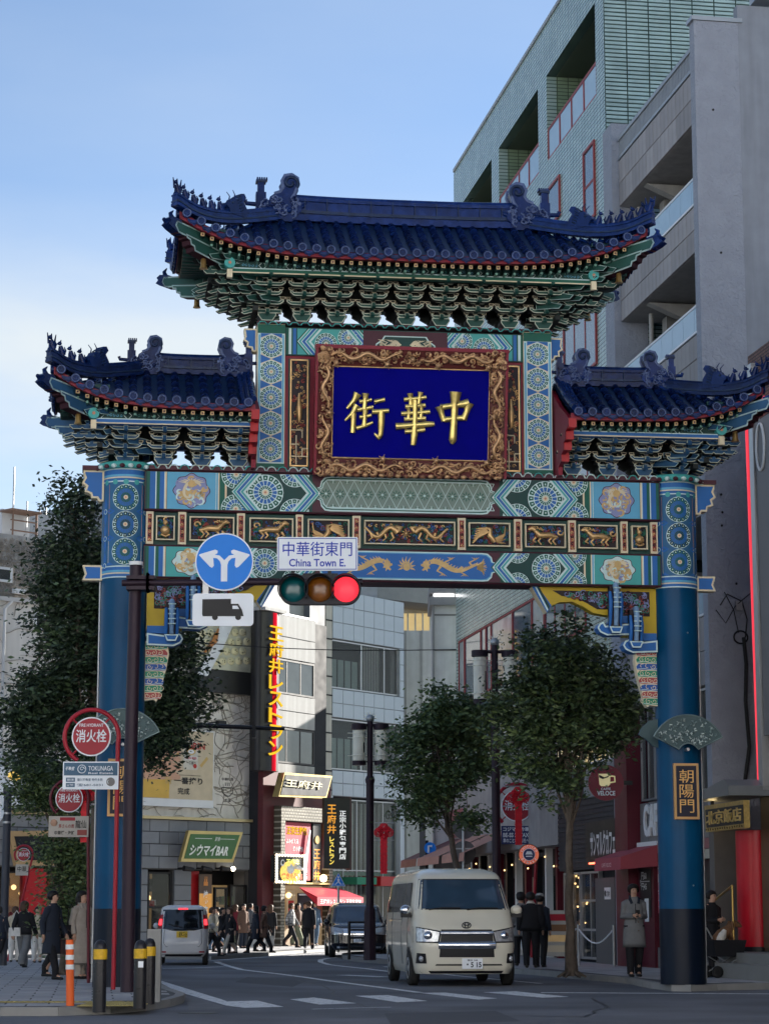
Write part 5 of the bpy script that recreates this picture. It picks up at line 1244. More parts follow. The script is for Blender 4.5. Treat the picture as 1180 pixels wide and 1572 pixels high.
# roughcast tower wall facing the street corner
TW = M('roughcast', (0, 0, 0)); mb = MB()
mb.box(-.355, .0, -.16, .9, 3.2, 21.75, TW); mb.box(-.3, -.02, .9, 40, 0, 22.2, M('smooth_render', (.28, .3, .34), .85, var=.12, streak=.3)); mb.box(-.355, .0, -.16, .9, 0, 3.2, M('brown_render', (.13, .12, .115), .8, var=.15))  # smooth wall lengthened out of view to keep sun off the gate roofs
mb.build('tower_wall', cb_)
mb = MB(); mb.box(-.42, .03, -.22, 1.0, 21.76, 21.86, STEEL); mb.box(-.3, .2, 1.3, 1.9, 22.3, 22.6, STEEL); mb.build('coping', cb_)
mb = MB()
for (v, z) in ((.25, 19.6), (.45, 12.2), (.2, 10.6), (.22, 10.2), (.2, 9.9), (.5, 8.6), (.35, 16.2), (.2, 11.4)): mb.ball((.01, v, z), .03, BLACK, 6)
mb.build('anchor_hole', cb_, 'stuff')
# loose cables on the tower wall
mb = MB(); CB = M('cable_black', (.015, .015, .016), .5)
c0 = [(.06, .55 + .16 * cos(t), 7.4 + .14 * sin(t)) for t in [i * .5 for i in range(26)]]
mb.tube(c0, .02, CB, 5); mb.tube([(.05, .62, 7.4), (.06, .66, 6.8), (.06, .62, 6.0), (.06, .68, 5.0), (.06, .55, 4.2), (.05, .5, 3.6)], .045, CB, 6); mb.tube([(.05, .9, 7.2), (.06, .85, 6.4), (.06, .98, 5.6), (.06, .95, 4.5), (.05, .97, 3.5)], .022, CB, 5)
mb.tube([(.06, .2, 8.4), (.08, .4, 8.0), (.06, .5, 7.5)], .012, CB, 4); mb.tube([(.05, .1, 8.1), (.1, .25, 8.35), (.06, .6, 8.2), (.08, .7, 7.8), (.05, .66, 7.4)], .016, CB, 4); mb.tube([(.05, .0, 8.0), (.1, .2, 7.7), (.06, .45, 8.1), (.3, 1.4, 8.9)], .012, CB, 4)
mb.box(.0, .08, .45, .6, 8.0, 8.2, STEEL); mb.tube([(.05, .5, 3.7), (.05, .5, 3.2)], .07, STEEL, 8)
tag(link('cable_bundle', mb.mesh('c'), None), 'looped black cables running down the grey roughcast tower wall', 'cable'); bpy.data.objects['cable_bundle'].location = (Rf.o[0], Rf.o[1], 0); bpy.data.objects['cable_bundle'].rotation_euler = (0, 0, Rf.a)

# ground floors of the right side -------------------------------------------------
GST = M('grey_stone', (.2, .19, .185), .6, var=.15, scale=1); MARC = M('maroon_column', (.12, .012, .025), .4); SHUT = M('dark_slats', (.03, .033, .045), .5)
cafe = fthing('cafe_front', 'cafe storefront with maroon column, white lettering and tall upper windows', 'shop front', Rf)
mb = MB(); mb.box(-6.65, -5.95 + .0, -.22, 3, .12, 6.44, MARC) if 0 else mb.box(-7.75, -6.62, -.25, 3, .12, 6.44, MARC); mb.build('column', cafe)
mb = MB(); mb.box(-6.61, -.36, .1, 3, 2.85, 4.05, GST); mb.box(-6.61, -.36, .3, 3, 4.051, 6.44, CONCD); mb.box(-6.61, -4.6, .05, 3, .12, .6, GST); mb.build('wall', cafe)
panel_grid(cafe, 'stone_panel', -6.6, -.37, 3.05, 4.05, 9, 2, .1, GST, .012, .03)
mb = MB(); mb.box(-6.61, -.36, .0, .1, 2.82, 3.045, M('pink_stone_band', (.3, .12, .12), .5)); mb.build('stone_band', cafe)
for i in range(5):
    a = -6.55 + i * 1.24; window(cafe, a, a + 1.2, 4.1, 6.4, .12, STEEL, GLC, 2, 1, .05, .1)
WARM = M('warm_lamp', (1, .62, .25), .5, var=0, emit=.8); WARMW = M('warm_glow', (.45, .3, .14), .7, var=.3, emit=.06)  # second material glows faintly to imitate lamplit shop interiors
mb = MB(); mb.ball((-6.2, .9, 5.2), .16, WARM, 10); mb.ball((-5.9, 1.2, 4.5), .1, WARM, 10); mb.box(-6.3, -5.9, .9, .92, 5.4, 6.2, M('yellow_shade', (.6, .45, .15), .6, emit=.5)); mb.build('lamp', cafe)
mb = MB(); write(mb, 'CAFE', -6.08, -4.5, 3.22, 4.0, WHITE, v=.0, bold=.03, ext=.06); mb.build('lettering', cafe)
mb = MB(); mb.box(-6.6, -5.2, -.02, .1, .12, 2.5, M('maroon_dark', (.09, .008, .02), .4)); mb.box(-6.35, -5.4, -.035, -.021, 1.3, 2.45, BLACK)
write(mb, '円60', -6.2, -5.75, 2.2, 2.38, WHITE, v=-.04); write(mb, '円45', -6.2, -5.75, 1.95, 2.12, WHITE, v=-.04); mb.box(-6.28, -5.5, -.041, -.038, 2.15, 2.165, WHITE); mb.box(-5.95, -5.6, -.041, -.038, 1.2, 1.75, WHITE)
write(mb, 'S', -6.3, -6.22, 2.05, 2.2, WHITE, v=-.04)
mb.build('menu_board', cafe)
mb = MB(); mb.box(-5.1, -4.7, .05, .11, 1.4, 2.6, M('poster_pink', (.5, .12, .15), .6)); write(mb, 'モーニング', -5.05, -4.75, 1.45, 2.55, WHITE, v=.045, vertical=True); mb.build('poster', cafe)
AW = M('awning_pink', (.36, .07, .09), .7, var=.1)
aw = MB(); aw.add([(-7.3, .0, 3.0), (-4.9, .0, 3.0), (-4.9, -.9, 2.72), (-7.3, -.9, 2.72), (-7.3, -.92, 2.42), (-4.9, -.92, 2.42), (-7.3, 0, 2.5), (-4.9, 0, 2.5)], [(0, 1, 2, 3), (3, 2, 5, 4), (0, 3, 4, 6), (1, 2, 5, 7)], AW)
write(aw, 'CAFFÈ VELOCE', -6.6, -5.7, 2.5, 2.62, M('awning_letters', (.75, .45, .42), .6), v=-.925); aw.box(-7.3, -4.9, -.02, .05, 3.0, 3.1, WHITE)
tag(link('awning', aw.mesh('awning'), None), 'faded pink fabric awning over the cafe counter beside the right pillar', 'awning'); bpy.data.objects['awning'].location = (Rf.o[0], Rf.o[1], 0); bpy.data.objects['awning'].rotation_euler = (0, 0, Rf.a)
mb = MB(); mb.box(-4.2, -.5, .3, .4, .12, 2.8, M('dark_opening', (.02, .028, .03), .3)); mb.box(-.52, -.37, .0, .3, .12, 2.82, M('cream_jamb', (.45, .42, .35), .6)); mb.box(-3.4, -.4, .02, .2, 2.6, 2.81, M('cream_jamb', (0, 0, 0))); mb.build('doorway', cafe)

san = fthing('bakery_cafe_front', 'dark slatted shop front with white katakana sign under the tiled block', 'shop front', Rf)
mb = MB(); mb.box(-14.6, -7.8, .0, .29, 2.55, 4.4, SHUT); mb.box(-14.6, -7.8, .2, .3, .12, 2.55, DARK)
for i in range(14): mb.box(-14.6, -7.8, -.03, -.001, 2.62 + i * .125, 2.7 + i * .125, SHUT)
mb.build('fascia', san)
mb = MB(); mb.box(-10.9, -7.85, -.2, -.04, 2.62, 3.75, BLACK); write(mb, 'サンマルクカフェ', -10.4, -7.95, 2.85, 3.5, WHITE, v=-.205, bold=.03); mb.box(-10.4, -7.95, -.25, -.2, 2.66, 2.7, M('red_neon', (1, .12, .06), .5, var=0, emit=1.6)); mb.build('shop_sign', san)
for (a, b, nx, nz_) in ((-14.4, -12.6, 2, 1), (-12.5, -10.6, 2, 3), (-8.6, -7.85, 1, 2)): window(san, a, b, .2, 2.5, .08, STEEL, GLC, nx, nz_, .06, .1)
mb = MB(); mb.box(-10.55, -8.65, -.05, .1, .12, 2.3, M('grey_board', (.13, .125, .12), .7)); mb.box(-9.6, -9.0, -.06, -.051, 1.75, 2.05, WHITE); write(mb, 'ご案内', -9.4, -9.05, 1.82, 1.96, BLACK, v=-.065); mb.disc((-9.5, 1.9), .08, -.064, -.061, BLACK, 12); mb.build('hoarding', san)
rn = random.Random(3); mb = MB()
for i in range(26): mb.ball((rn.uniform(-14.3, -12.2), .16, rn.uniform(1.0, 2.5)), .03, WARM, 5)
for i in range(12): mb.box(-14.3 + i * .12, -14.22 + i * .12, .14, .19, .3, .9 + rn.random() * .4, M('pastry_bag', (.45, .3, .2), .7, var=.4))
mb.build('display_lights', san, 'stuff')
up = fthing('upper_shop_band', 'pale metal band and cream upstairs shop windows behind the street tree', 'shop front', Rf)
mb = MB(); mb.box(-17, -7.8, -.05, .29, 4.42, 5.25, M('metal_band', (.3, .32, .34), .45, .3, var=.2)); mb.box(-12.6, -11.6, -.06, -.051, 4.42, 5.25, SHUT); mb.box(-17, -7.8, .1, .29, 5.26, 6.29, M('cream_wall', (.5, .46, .36), .7, var=.2)); mb.build('band', up)
for i in range(7): window(up, -16.8 + i * 1.28, -15.7 + i * 1.28, 5.3, 6.25, .0, WHITE, M('lit_pane', (.55, .42, .2), .3, var=.4, scale=1, emit=.25), 2, 1, .05, .08)
lit = fthing('arcade_shops', 'row of small shops with striped awnings far along the right of the street', 'shop front', Rf)
mb = MB(); mb.box(-31, -14.7, .0, 1.5, 3.3, 6.28, M('shop_wall', (.36, .33, .32), .7, var=.2)); mb.box(-31, -14.7, 1.0, 1.5, .12, 3.3, M('shop_inner', (.06, .045, .04), .7, var=.5, scale=2)); M('far_wall', (.45, .45, .45), .8, var=.2); mb.build('wall', lit)
SAW = M('salmon_awning', (.55, .28, .22), .7)
for (a, b, m) in ((-31, -28, MARC), (-27.8, -24, SAW), (-23.5, -20, SAW)):
    w_ = MB(); w_.add([(a, 0, 3.9), (b, 0, 3.9), (b, -1.6, 3.2), (a, -1.6, 3.2), (a, -1.62, 2.95), (b, -1.62, 2.95)], [(0, 1, 2, 3), (3, 2, 5, 4)], m); w_.build('awning', lit)
mb = MB(); mb.box(-31, -28, -.02, 0, 3.95, 4.9, M('rose_fascia', (.35, .12, .13), .6)); mb.build('fascia', lit)
mb = MB()
for i in range(14): mb.ball((-30.5 + i * 1.1, .5, 2.75 + .15 * (i % 3)), .028, WARM, 6)
for i in range(12): mb.box(-30.6 + i * 1.33, -30.4 + i * 1.33, .55, .75, .12, 3.3, [WHITE, MARC, BLACK][i % 3]); mb.box(-30.3 + i * 1.33, -29.5 + i * 1.33, .9, .98, .9, 2.5, [GLASS2, DARK, M('poster_cream', (.6, .5, .35), .6), SHUT][i % 4])
for i in range(40): mb.box(-30.5 + i * .38, -30.2 + i * .38, .6 + .2 * (i % 2), .9, .3, .9 + .5 * ((i * 7) % 3) / 2, [RED, WARMW, WHITE, GRN, M('goods_brown', (.2, .1, .05), .7)][i % 5])
mb.build('goods_on_shelves', lit, 'stuff')

# ---------- right front: brick restaurant with red neon tube
BRf = Fr(7.6677, 48.6, -80.44)
BRK = brickmat('dark_brick', (.22, .115, .095), (.17, .085, .07), (.05, .045, .045), .21, .07, 'xz', .7, .012, .7)
rb = fthing('brick_restaurant', 'dark brick restaurant with red neon edge, gold signboard and red entrance column', 'building', BRf)
mb = MB(); mb.box(.86, 30, .0, 10, 3.9, 13.2, BRK); mb.box(-.6, .86, .6, 10, .1, 3.7, M('porch_wall', (.12, .09, .06), .6)); mb.box(.86, 30, .0, 10, 0.1, 3.9, M('porch_wall', (0, 0, 0))); mb.build('wall', rb)
NEON = M('neon_red', (.9, .05, .08), .4, var=0, emit=.22)
mb = MB(); mb.cyl((1.15, -.12, 3.95), (1.0, -.12, 11.6), .035, NEON, 8); mb.cyl((1.0, -.12, 11.6), (2.2, -.12, 12.0), .035, NEON, 8); mb.build('neon_tube', rb)
mb = MB(); mb.box(1.25, 1.5, -.16, -.0, 3.9, 12.9, STEEL); mb.box(1.18, 1.25, -.1, 0, 3.9, 12.0, M('white_conduit', (.4, .4, .42), .4)); mb.build('sign_frame', rb)
mb = MB(); mb.box(1.55, 3, -.12, -.08, 5, 11.6, M('sign_panel_grey', (.2, .19, .19), .5)); mb.tube([(1.9, -.14, 11.0 + .25 * sin(t)) if 0 else (1.9 + .25 * cos(t), -.14, 11 + .5 * sin(t)) for t in [i * .4 for i in range(17)]], .03, WHITE, 5); mb.build('sign_panel', rb)
mb = MB(); mb.prism([(-1.25, 3.78), (1.5, 3.78), (1.5, 3.98), (1.2, 4.12), (-1.25, 3.86)], -.9, .1, M('canopy_grey', (.2, .21, .22), .4)); mb.build('canopy', rb)
mb = MB(); mb.ball((-1.0, -.45, 3.6), .1, M('lit_bulb', (1, .75, .35), .4, var=0, emit=2), 12); mb.cyl((-1.0, -.45, 3.68), (-1.0, -.45, 3.78), .04, BLACK, 8); mb.build('bulb', rb)
GSB = M('signboard_gold', (.5, .35, .12), .4, .5, var=.3, scale=14)
mb = MB(); q = [(-.62, 3.66), (2.0, 3.66), (2.0, 3.1), (-.54, 3.1)]; mb.prism(q, -.75, -.62, GSB); mb.prism([(-.52, 3.57), (2.0, 3.57), (2.0, 3.19), (-.45, 3.19)], -.765, -.751, BLACK); write(mb, '北京飯店', -.4, 1.9, 3.24, 3.53, M('sign_gold_letters', (.7, .5, .18), .35, .6), v=-.79, bold=.008, ext=.03)
for i in range(16): mb.tube([(x, -.76, z) for x, z in curl(-.5 + i * .16, 3.145, .03, .9, i, 1, 6)], .008, M('dark_gold', (.12, .08, .02), .5), 4)
mb.build('signboard', rb)
mb = MB(); mb.cyl((.42, .0, .72), (.42, .0, 3.1), .4, M('entrance_red', (.5, .008, .02), .3, var=.06), 32); mb.build('entrance_column', rb); mb = MB(); mb.cyl((.42, 0, .35), (.42, 0, .72), .37, BLACK, 32); mb.build('column_base', rb)
mb = MB(); mb.box(-.62, 6, -1.2, .3, .12, .42, M('ramp_stone', (.24, .235, .22), .7)); mb.box(.6, 6, -.9, .3, .42, .62, M('ramp_stone', (0, 0, 0))); mb.build('entrance_step', rb)
mb = MB(); mb.tube([(-.5, -.9, .42), (-.5, -.9, 1.45), (1.6, -.9, 1.95)], .025, M('brass_rail', (.5, .32, .1), .3, .8), 8); mb.tube([(1.6, -.9, .6), (1.6, -.9, 1.95)], .025, M('brass_rail', (0, 0, 0)), 8); mb.build('handrail', rb)
mb = MB(); mb.box(.9, 2.5, -.03, .0, .7, 3.1, M('amber_panel', (.14, .09, .05), .5, var=.3)); mb.build('entrance_panel', rb)

vary(STN, .16); vary(TGT, .18)
# ---------- left: creeper covered building above a stone clad restaurant
Bf = Fr(-4.5973, 92, 45)
lbld = fthing('creeper_building', 'pale building with bare creeper stems above a grey stone restaurant front', 'building', Bf)
CRW = M('cream_render', (.8, .76, .7), .85, var=.1, scale=.7, streak=.25); GRB = M('stone_block', (.2, .21, .225), .55, var=.2, scale=1)
mb = MB(); mb.box(-24, 0, .3, 14, 4.9, 12.75, CRW); mb.box(-24, 0, .3, 14, 12.75, 15.2, M('weathered_render', (.45, .44, .42), .9, var=.3, scale=2, streak=.6)); mb.box(-24, 0, .15, .299, 12.7, 12.85, M('ledge_white', (.6, .58, .56), .6)); mb.build('wall', lbld)
for (x0, x1, y0, y1, nx, nz_) in ((-18, 18, 870, 893, 1, 1), (52, 75, 942, 968, 1, 1)):
    a, b, c, d = rect(Bf, x0, x1, y0, y1, .3); window(lbld, a, b, c, d, .24, WHITE, GLASS2, nx, nz_, .09, .15)
mb = MB(); a, b, c, d = rect(Bf, 18, 36, 909, 912, .3); mb.box(a, b, .1, .3, c, d + .1, WHITE); mb.build('ledge', lbld)
mb = MB(); x = Bf.u(5, 950, .3); mb.tube([(x + .3, .2, 12.7), (x, .2, 12.4), (x, .2, 5)], .06, M('white_pipe', (.6, .6, .6), .4), 8); mb.build('down_pipe', lbld)
STEM = M('creeper_stem', (.36, .32, .27), .9, var=.3)
rn = random.Random(9); mb = MB()
for k in range(300):
    hi = k % 2; u = rn.uniform(-16, -.3) if k % 3 else rn.uniform(-3.6, -.3); z = rn.uniform(12.6, 14.9) if (hi and u < -9) else rn.uniform(5.1, 12.4); ang = rn.choice((rn.uniform(-.5, .5), rn.uniform(2.6, 3.7), rn.uniform(1.2, 1.9))); P = [(u, .285, z)]
    for j in range(rn.randint(8, 22)):
        ang += rn.gauss(0, .3); u += .2 * cos(ang); z += .13 * sin(ang)
        if not (-20 < u < -.1 and 5.0 < z < 15): break
        P.append((u, .285 + rn.uniform(-.01, 0), z))
    if len(P) > 3: mb.tube(P, [.016 * (1 - .7 * i / len(P)) + .003 for i in range(len(P))], STEM, 3, cap=False)
mb.build('creeper', lbld, 'stuff', fix=False)
mb = MB()
for k in range(9000):
    u, z = rn.uniform(-16, -10), rn.uniform(12.9, 15.0); q = rn.uniform(0, 6.3); s_ = rn.uniform(.03, .09)
    mb.add([(u, .27, z), (u + s_ * cos(q), .25, z + s_ * sin(q)), (u + s_ * cos(q + .3), .28, z + s_ * 1.4 * sin(q + .4))], [(0, 1, 2)], STEM if k % 3 else M('dead_leaf', (.3, .27, .25), .9))
mb.build('dry_creeper_leaves', lbld, 'stuff', fix=False)
vary(GRB, .18)
# stone storey
mb = MB()
sh = [(-6.2, -4.9, .2, 3.05), (-4.05, -1.05, .15, 3.0), (-14.2, -7.6, .3, 3.0)]
mb.box(-24, 0, .01, .3, 3.05, 4.95, PAVB)
xs = [-24, -14.2, -7.6, -6.2, -4.9, -4.05, -1.05, -.0]
for i in range(0, len(xs), 2): mb.box(xs[i], xs[i + 1], .01, .3, .1, 3.05, PAVB)
mb.box(-24, 0, 1.4, 1.6, .1, 4.9, DARK)
mb.build('base_wall', lbld)
nu_ = 0
panel_grid(lbld, 'stone_block', -14.2, -.0, 3.08, 4.94, 15, 4, .01, GRB, .03, .05, off=.5)
for i in range(0, len(xs), 2):
    a, b = max(xs[i], -16), xs[i + 1]; 
    if b - a > .3 and b > -16: panel_grid(lbld, 'stone_block', a, b, .12, 3.05, max(1, round((b - a) / .95)), 5, .01, GRB, .03, .05)
mb = MB(); mb.box(-24, .3, -.18, .28, 4.95, 5.06, M('brass_cap', (.45, .36, .2), .35, .7)); mb.build('parapet_cap', lbld)
# trapezoid window surround on the left
mb = MB(); PLY = M('light_wood', (.45, .3, .15), .6)
q = [Bf.uz(x, y) for x, y in ((8, 1276), (95, 1275), (110, 1329), (20, 1329))]; mb.prism(q, -.22, .0, PLY); q2 = offset(q, .2); mb.prism(q2, -.24, -.221, DARK); mb.build('slanted_sign_box', lbld)
# shop windows
def shopwin(u0, u1, z0, z1, items, warm=WARMW, nx=2, nz=1, seed=1):
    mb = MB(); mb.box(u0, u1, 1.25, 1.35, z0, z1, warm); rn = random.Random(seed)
    for k in range(items):
        a = rn.uniform(u0 + .1, u1 - .4); z = rn.uniform(z0 + .2, z1 - .4); s_ = rn.uniform(.15, .4); m = rn.choice([WHITE, RED, M('goods_brown', (0, 0, 0)), M('poster_cream', (.6, .5, .35), .6), M('goods_green', (.08, .16, .06), .6), BLACK])
        mb.box(a, a + s_, 1.1 - rn.random() * .6, 1.24, z, z + s_ * rn.uniform(.7, 1.3), m)
    for k in range(max(1, items // 6)): mb.ball((rn.uniform(u0 + .2, u1 - .2), .8, z1 - rn.uniform(.5, 1)), .1, WARM, 8)
    mb.build('shop_interior', lbld, 'stuff'); window(lbld, u0, u1, z0, z1, .1, BLACK, GLC, nx, nz, .07, .1)
shopwin(-6.1, -4.95, .3, 2.95, 14, nx=1, nz=2, seed=3); shopwin(-14.1, -7.7, .5, 2.9, 40, nx=5, nz=1, seed=5); shopwin(-2.75, -2.1, .2, 2.4, 5, nx=1, seed=8); shopwin(-1.95, -1.1, 1.5, 2.5, 2, nx=1, seed=9)
mb = MB(); mb.box(-11.9, -10.9, -.02, .3, .5, 3.0, RED); mb.build('red_pier', lbld); mb = MB(); mb.box(-3.95, -3.55, .1, .3, .3, 3.0, RED); mb.build('red_pier', lbld)
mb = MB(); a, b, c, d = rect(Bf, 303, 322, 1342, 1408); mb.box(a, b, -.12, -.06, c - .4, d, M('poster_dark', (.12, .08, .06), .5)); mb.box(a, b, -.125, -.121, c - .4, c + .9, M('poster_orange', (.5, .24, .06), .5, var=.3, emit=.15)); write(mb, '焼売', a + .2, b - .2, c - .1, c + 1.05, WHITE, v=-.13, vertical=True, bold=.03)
for i in range(7): mb.box((a + b) / 2 - .1 + .03 * i, (a + b) / 2 - .08 + .03 * i, -.13, -.126, c + 1.2, c + 1.35 + .1 * (i % 3), M('flame', (.9, .35, .1), .5))
mb.build('dumpling_poster', lbld)
mb = MB(); mb.box(-2.0, -1.0, -.02, .05, .15, 1.45, M('grey_cabinet', (.1, .1, .11), .5)); mb.build('cabinet', lbld)
# signboard with green face
sg = fthing('green_signboard', 'green slanted signboard with brass frame reading BAR on the grey stone front', 'sign', Bf)
q = [Bf.uz(x, y, -.5) for x, y in ((287, 1275), (370, 1277.5), (355, 1324), (274.5, 1323))]; mb = MB(); mb.prism(q, -.62, -.45, M('sign_brass', (.5, .38, .16), .35, .7)); mb.build('frame', sg)
mb = MB(); mb.prism(offset(q, .13), -.64, -.621, M('sign_green', (.07, .16, .06), .5)); sk = (q[0][0] - q[3][0]) / (q[0][1] - q[3][1]); SIL = M('silver_letters', (.6, .6, .55), .3, .7)
zb, zt = q[3][1], q[0][1]; h = zt - zb
write(mb, 'シウマイBAR', q[3][0] + .35 , q[2][0] - .35, zb + h * .2, zb + h * .56, SIL, v=-.67, bold=.03, skew=sk, ext=.04)
write(mb, '清海飯', q[3][0] + .35 + h * .3 + 1.2, q[2][0] - 1.0, zb + h * .68, zb + h * .82, SIL, v=-.66, skew=sk, bold=.01); mb.box(q[0][0] + .3, q[0][0] + 1.15, -.65, -.641, zb + h * .75, zb + h * .765, SIL); mb.box(q[1][0] - 1.3, q[1][0] - .45, -.65, -.641, zb + h * .75, zb + h * .765, SIL); mb.build('sign_face', sg)
for i, px in enumerate((290, 318, 347)):
    a = Bf.uz(px, 1333, -.4)[0]; z = Bf.z(px, 1333, -.4); t_ = fthing('spotlight', ['small black spotlight under the left end of the green sign', 'small black spotlight under the middle of the green sign', 'lit white spotlight under the right end of the green sign'][i], 'spotlight', Bf, 'spotlights under the green sign')
    mb = MB(); mb.tube([(a - .2, .0, z), (a - .2, -.4, z)], .04, BLACK, 6); mb.tube([(a - .25, -.4, z), (a + .2, -.45, z - .05)], [.11, .07], BLACK, 8); mb.build('lamp_body', t_)
    if i == 2: mb = MB(); mb.ball((a + .28, -.5, z - .02), .09, M('lit_bulb_white', (1, .85, .6), .4, var=0, emit=5), 10); mb.build('bulb', t_)
# billboards
bb = fthing('dumpling_billboard', 'large dark billboard of steamed dumplings and a spoon high on the pale wall', 'billboard', Bf)
a, z1_ = Bf.uz(389, 955, .1); z0_ = Bf.z(389, 1068, .1); a0 = Bf.u(296, 1010, .1)
mb = MB(); mb.box(a0, a, .0, .29, z0_, z1_ + .6, M('billboard_dark', (.035, .035, .035), .4)); mb.build('panel', bb)
mb = MB(); DMP = M('dumpling_skin', (.72, .66, .42), .5, var=.2, scale=6); rn = random.Random(6)
mb.box(a0 + .05, a - .1, -.012, -.002, z0_ + .9, z1_ + .5, M('plate_pale', (.55, .54, .42), .5, var=.3))
for j in range(7):
    for i in range(9):
        u = a0 + .2 + i * .42 + (j % 2) * .2; z = z0_ + 1.1 + j * .38 + (u - a0) * .1
        if a0 + .25 < u < a - .3 and z < z1_ + .3: mb.ball((u, -.02, z), .2, DMP, 12, sy=.25, sz=.8); [mb.ball((u + rn.uniform(-.1, .1), -.07, z + rn.uniform(-.08, .08)), .02, M('sesame', (.06, .06, .03), .6), 4) for _ in range(4)]
mb.prism([(a0 + .1, z0_ + .75), (a0 + .75, z0_ + 1.6), (a0 + 1.6, z1_ + .5), (a0 + 2.3, z1_ + .5), (a0 + 1.4, z0_ + 1.8), (a0 + .6, z0_ + .6), (a0 + .1, z0_ + .5)], -.12, -.085, M('spoon_white', (.75, .76, .78), .25)); mb.tube([(a0 + .4, -.14, z0_ + 1.5), (a0 + .9, -.16, z0_ + 2.0), (a0 + 1.1, -.14, z0_ + 2.5)], [.05, .12, .04], M('sauce_orange', (.5, .2, .06), .3), 8)
mb.build('picture', bb)
kb_ = fthing('beer_poster', 'cream beer poster with hand, gold can and black lettering on the creeper wall', 'billboard', Bf)
k0, k1, kz0, kz1 = Bf.u(205, 1200, .1), Bf.u(327, 1200, .1), Bf.z(327, 1241, .1), Bf.z(327, 1123, .1)
mb = MB(); mb.box(k0, k1, .05, .29, kz0, kz1, WHITE); mb.box(k0 + .03, k1 - .05, .04, .049, kz0 + .3, kz1 - .05, M('poster_cream', (.62, .56, .42), .5, var=.12, scale=.5)); mb.build('panel', kb_)
p = Paint(lambda a_, b_, h_: (a_, .04 - h_, b_), .006); cx, cz = k1 - 1.2, kz0 + 1.95; SIL2 = M('can_silver', (.6, .57, .48), .35); GB = M('can_gold', (.6, .4, .14), .4); RT = M('print_red', (.5, .05, .04), .5); FL = M('print_skin', (.62, .36, .24), .6); BE = M('print_beer', (.68, .42, .08), .4)
p.poly([(cx - .32, cz - .5), (cx - .38, cz - .4), (cx - .36, cz + .45), (cx - .28, cz + .6), (cx + .28, cz + .6), (cx + .36, cz + .45), (cx + .38, cz - .4), (cx + .32, cz - .5)], SIL2, 1); p.disc(cx, cz + .22, .24, GB, 2, 20, sz=.6); p.disc(cx, cz + .2, .16, WHITE, 3, 16, sz=.5); p.rect(cx - .32, cx + .32, cz - .12, cz + .02, WHITE, 3)
p.ribbon([(cx - .85, cz - .2), (cx - .55, cz + .25)], .12, GB, 1); p.ribbon([(cx + .5, cz - .35), (cx + .85, cz + .0)], .12, GB, 1)
write(p, 'KIRIN BEER', cx - .3, cx + .3, cz - .1, cz, RT, T=lambda a_, b_, c_: (a_, .015, b_), bold=.02); write(p, '一番搾り', cx - .24, cx + .24, cz - .3, cz - .17, BLACK, T=lambda a_, b_, c_: (a_, .015, b_)); write(p, 'KIRIN', k1 - 1.45, k1 - .5, kz1 - .75, kz1 - .5, RT, T=lambda a_, b_, c_: (a_, .02, b_), bold=.03)
write(p, '新', k1 - 2.5, k1 - 2.15, kz0 + .85, kz0 + 1.15, GB, T=lambda a_, b_, c_: (a_, .02, b_)); write(p, '一番搾り', k1 - 2.05, k1 - .6, kz0 + .88, kz0 + 1.15, BLACK, T=lambda a_, b_, c_: (a_, .02, b_), bold=.02); write(p, '完成', k1 - 1.85, k1 - 1.25, kz0 + .48, kz0 + .74, BLACK, T=lambda a_, b_, c_: (a_, .02, b_)); p.disc(cx + .2, cz - .35, .09, RT, 4, 12); p.rect(k1 - 1.9, k1 - .7, kz0 + 1.22, kz0 + 1.235, BLACK, 2)
p.poly([(k0 + .1, kz0 + .32), (k0 + 1.7, kz0 + .32), (k0 + 1.75, kz0 + 2.2), (k0 + .1, kz0 + 2.2)], BE, 2)
for j in range(4): p.ribbon([(k0, kz0 + 1.15 + .36 * j), (k0 + 1.6, kz0 + 1.2 + .36 * j), (k0 + 2.0, kz0 + 1.18 + .34 * j), (k0 + 2.25, kz0 + 1.12 + .34 * j)], [.34, .34, .3, .12], FL, 3 + .2 * j)
p.disc(k0 + 1.3, kz0 + 2.6, .5, WHITE, 2, 14); p.disc(k0 + .6, kz0 + 2.7, .5, GB, 2.4, 14)
p.build('picture', kb_, fix=False)
mb = MB(); a = Bf.u(350, 1215, .25); z = Bf.z(350, 1215, .25); write(mb, '♨', 0, 0, 0, 0, BLACK) if 0 else None
mb.tube([(a - .3, .27, z + .15), (a - .26, .27, z - .05), (a - .1, .27, z - .18), (a + .1, .27, z - .18), (a + .26, .27, z - .05), (a + .3, .27, z + .15), (a - .3, .27, z + .15)], .016, BLACK, 4); [mb.tube([(a - .1 + .1 * i, .27, z + .22), (a - .12 + .1 * i, .27, z + .35)], .012, BLACK, 4) for i in range(3)]; write(mb, '中華料理', a - .3, a + .3, z + .42, z + .54, BLACK, v=.28); write(mb, 'はま', a - .2, a + .2, z - .42, z - .28, BLACK, v=.28)
mb.build('wall_drawing', lbld)
wl = MB(); a = Bf.u(318, 1111, .1); z = Bf.z(318, 1111, .1); wl.tube([(a - .3, .28, z - .2), (a - .2, -.3, z), (a + .2, -.35, z + .05)], .03, BLACK, 6); wl.box(a + .1, a + .5, -.5, -.3, z - .03, z + .1, BLACK); wl.build('billboard_lamp', kb_)
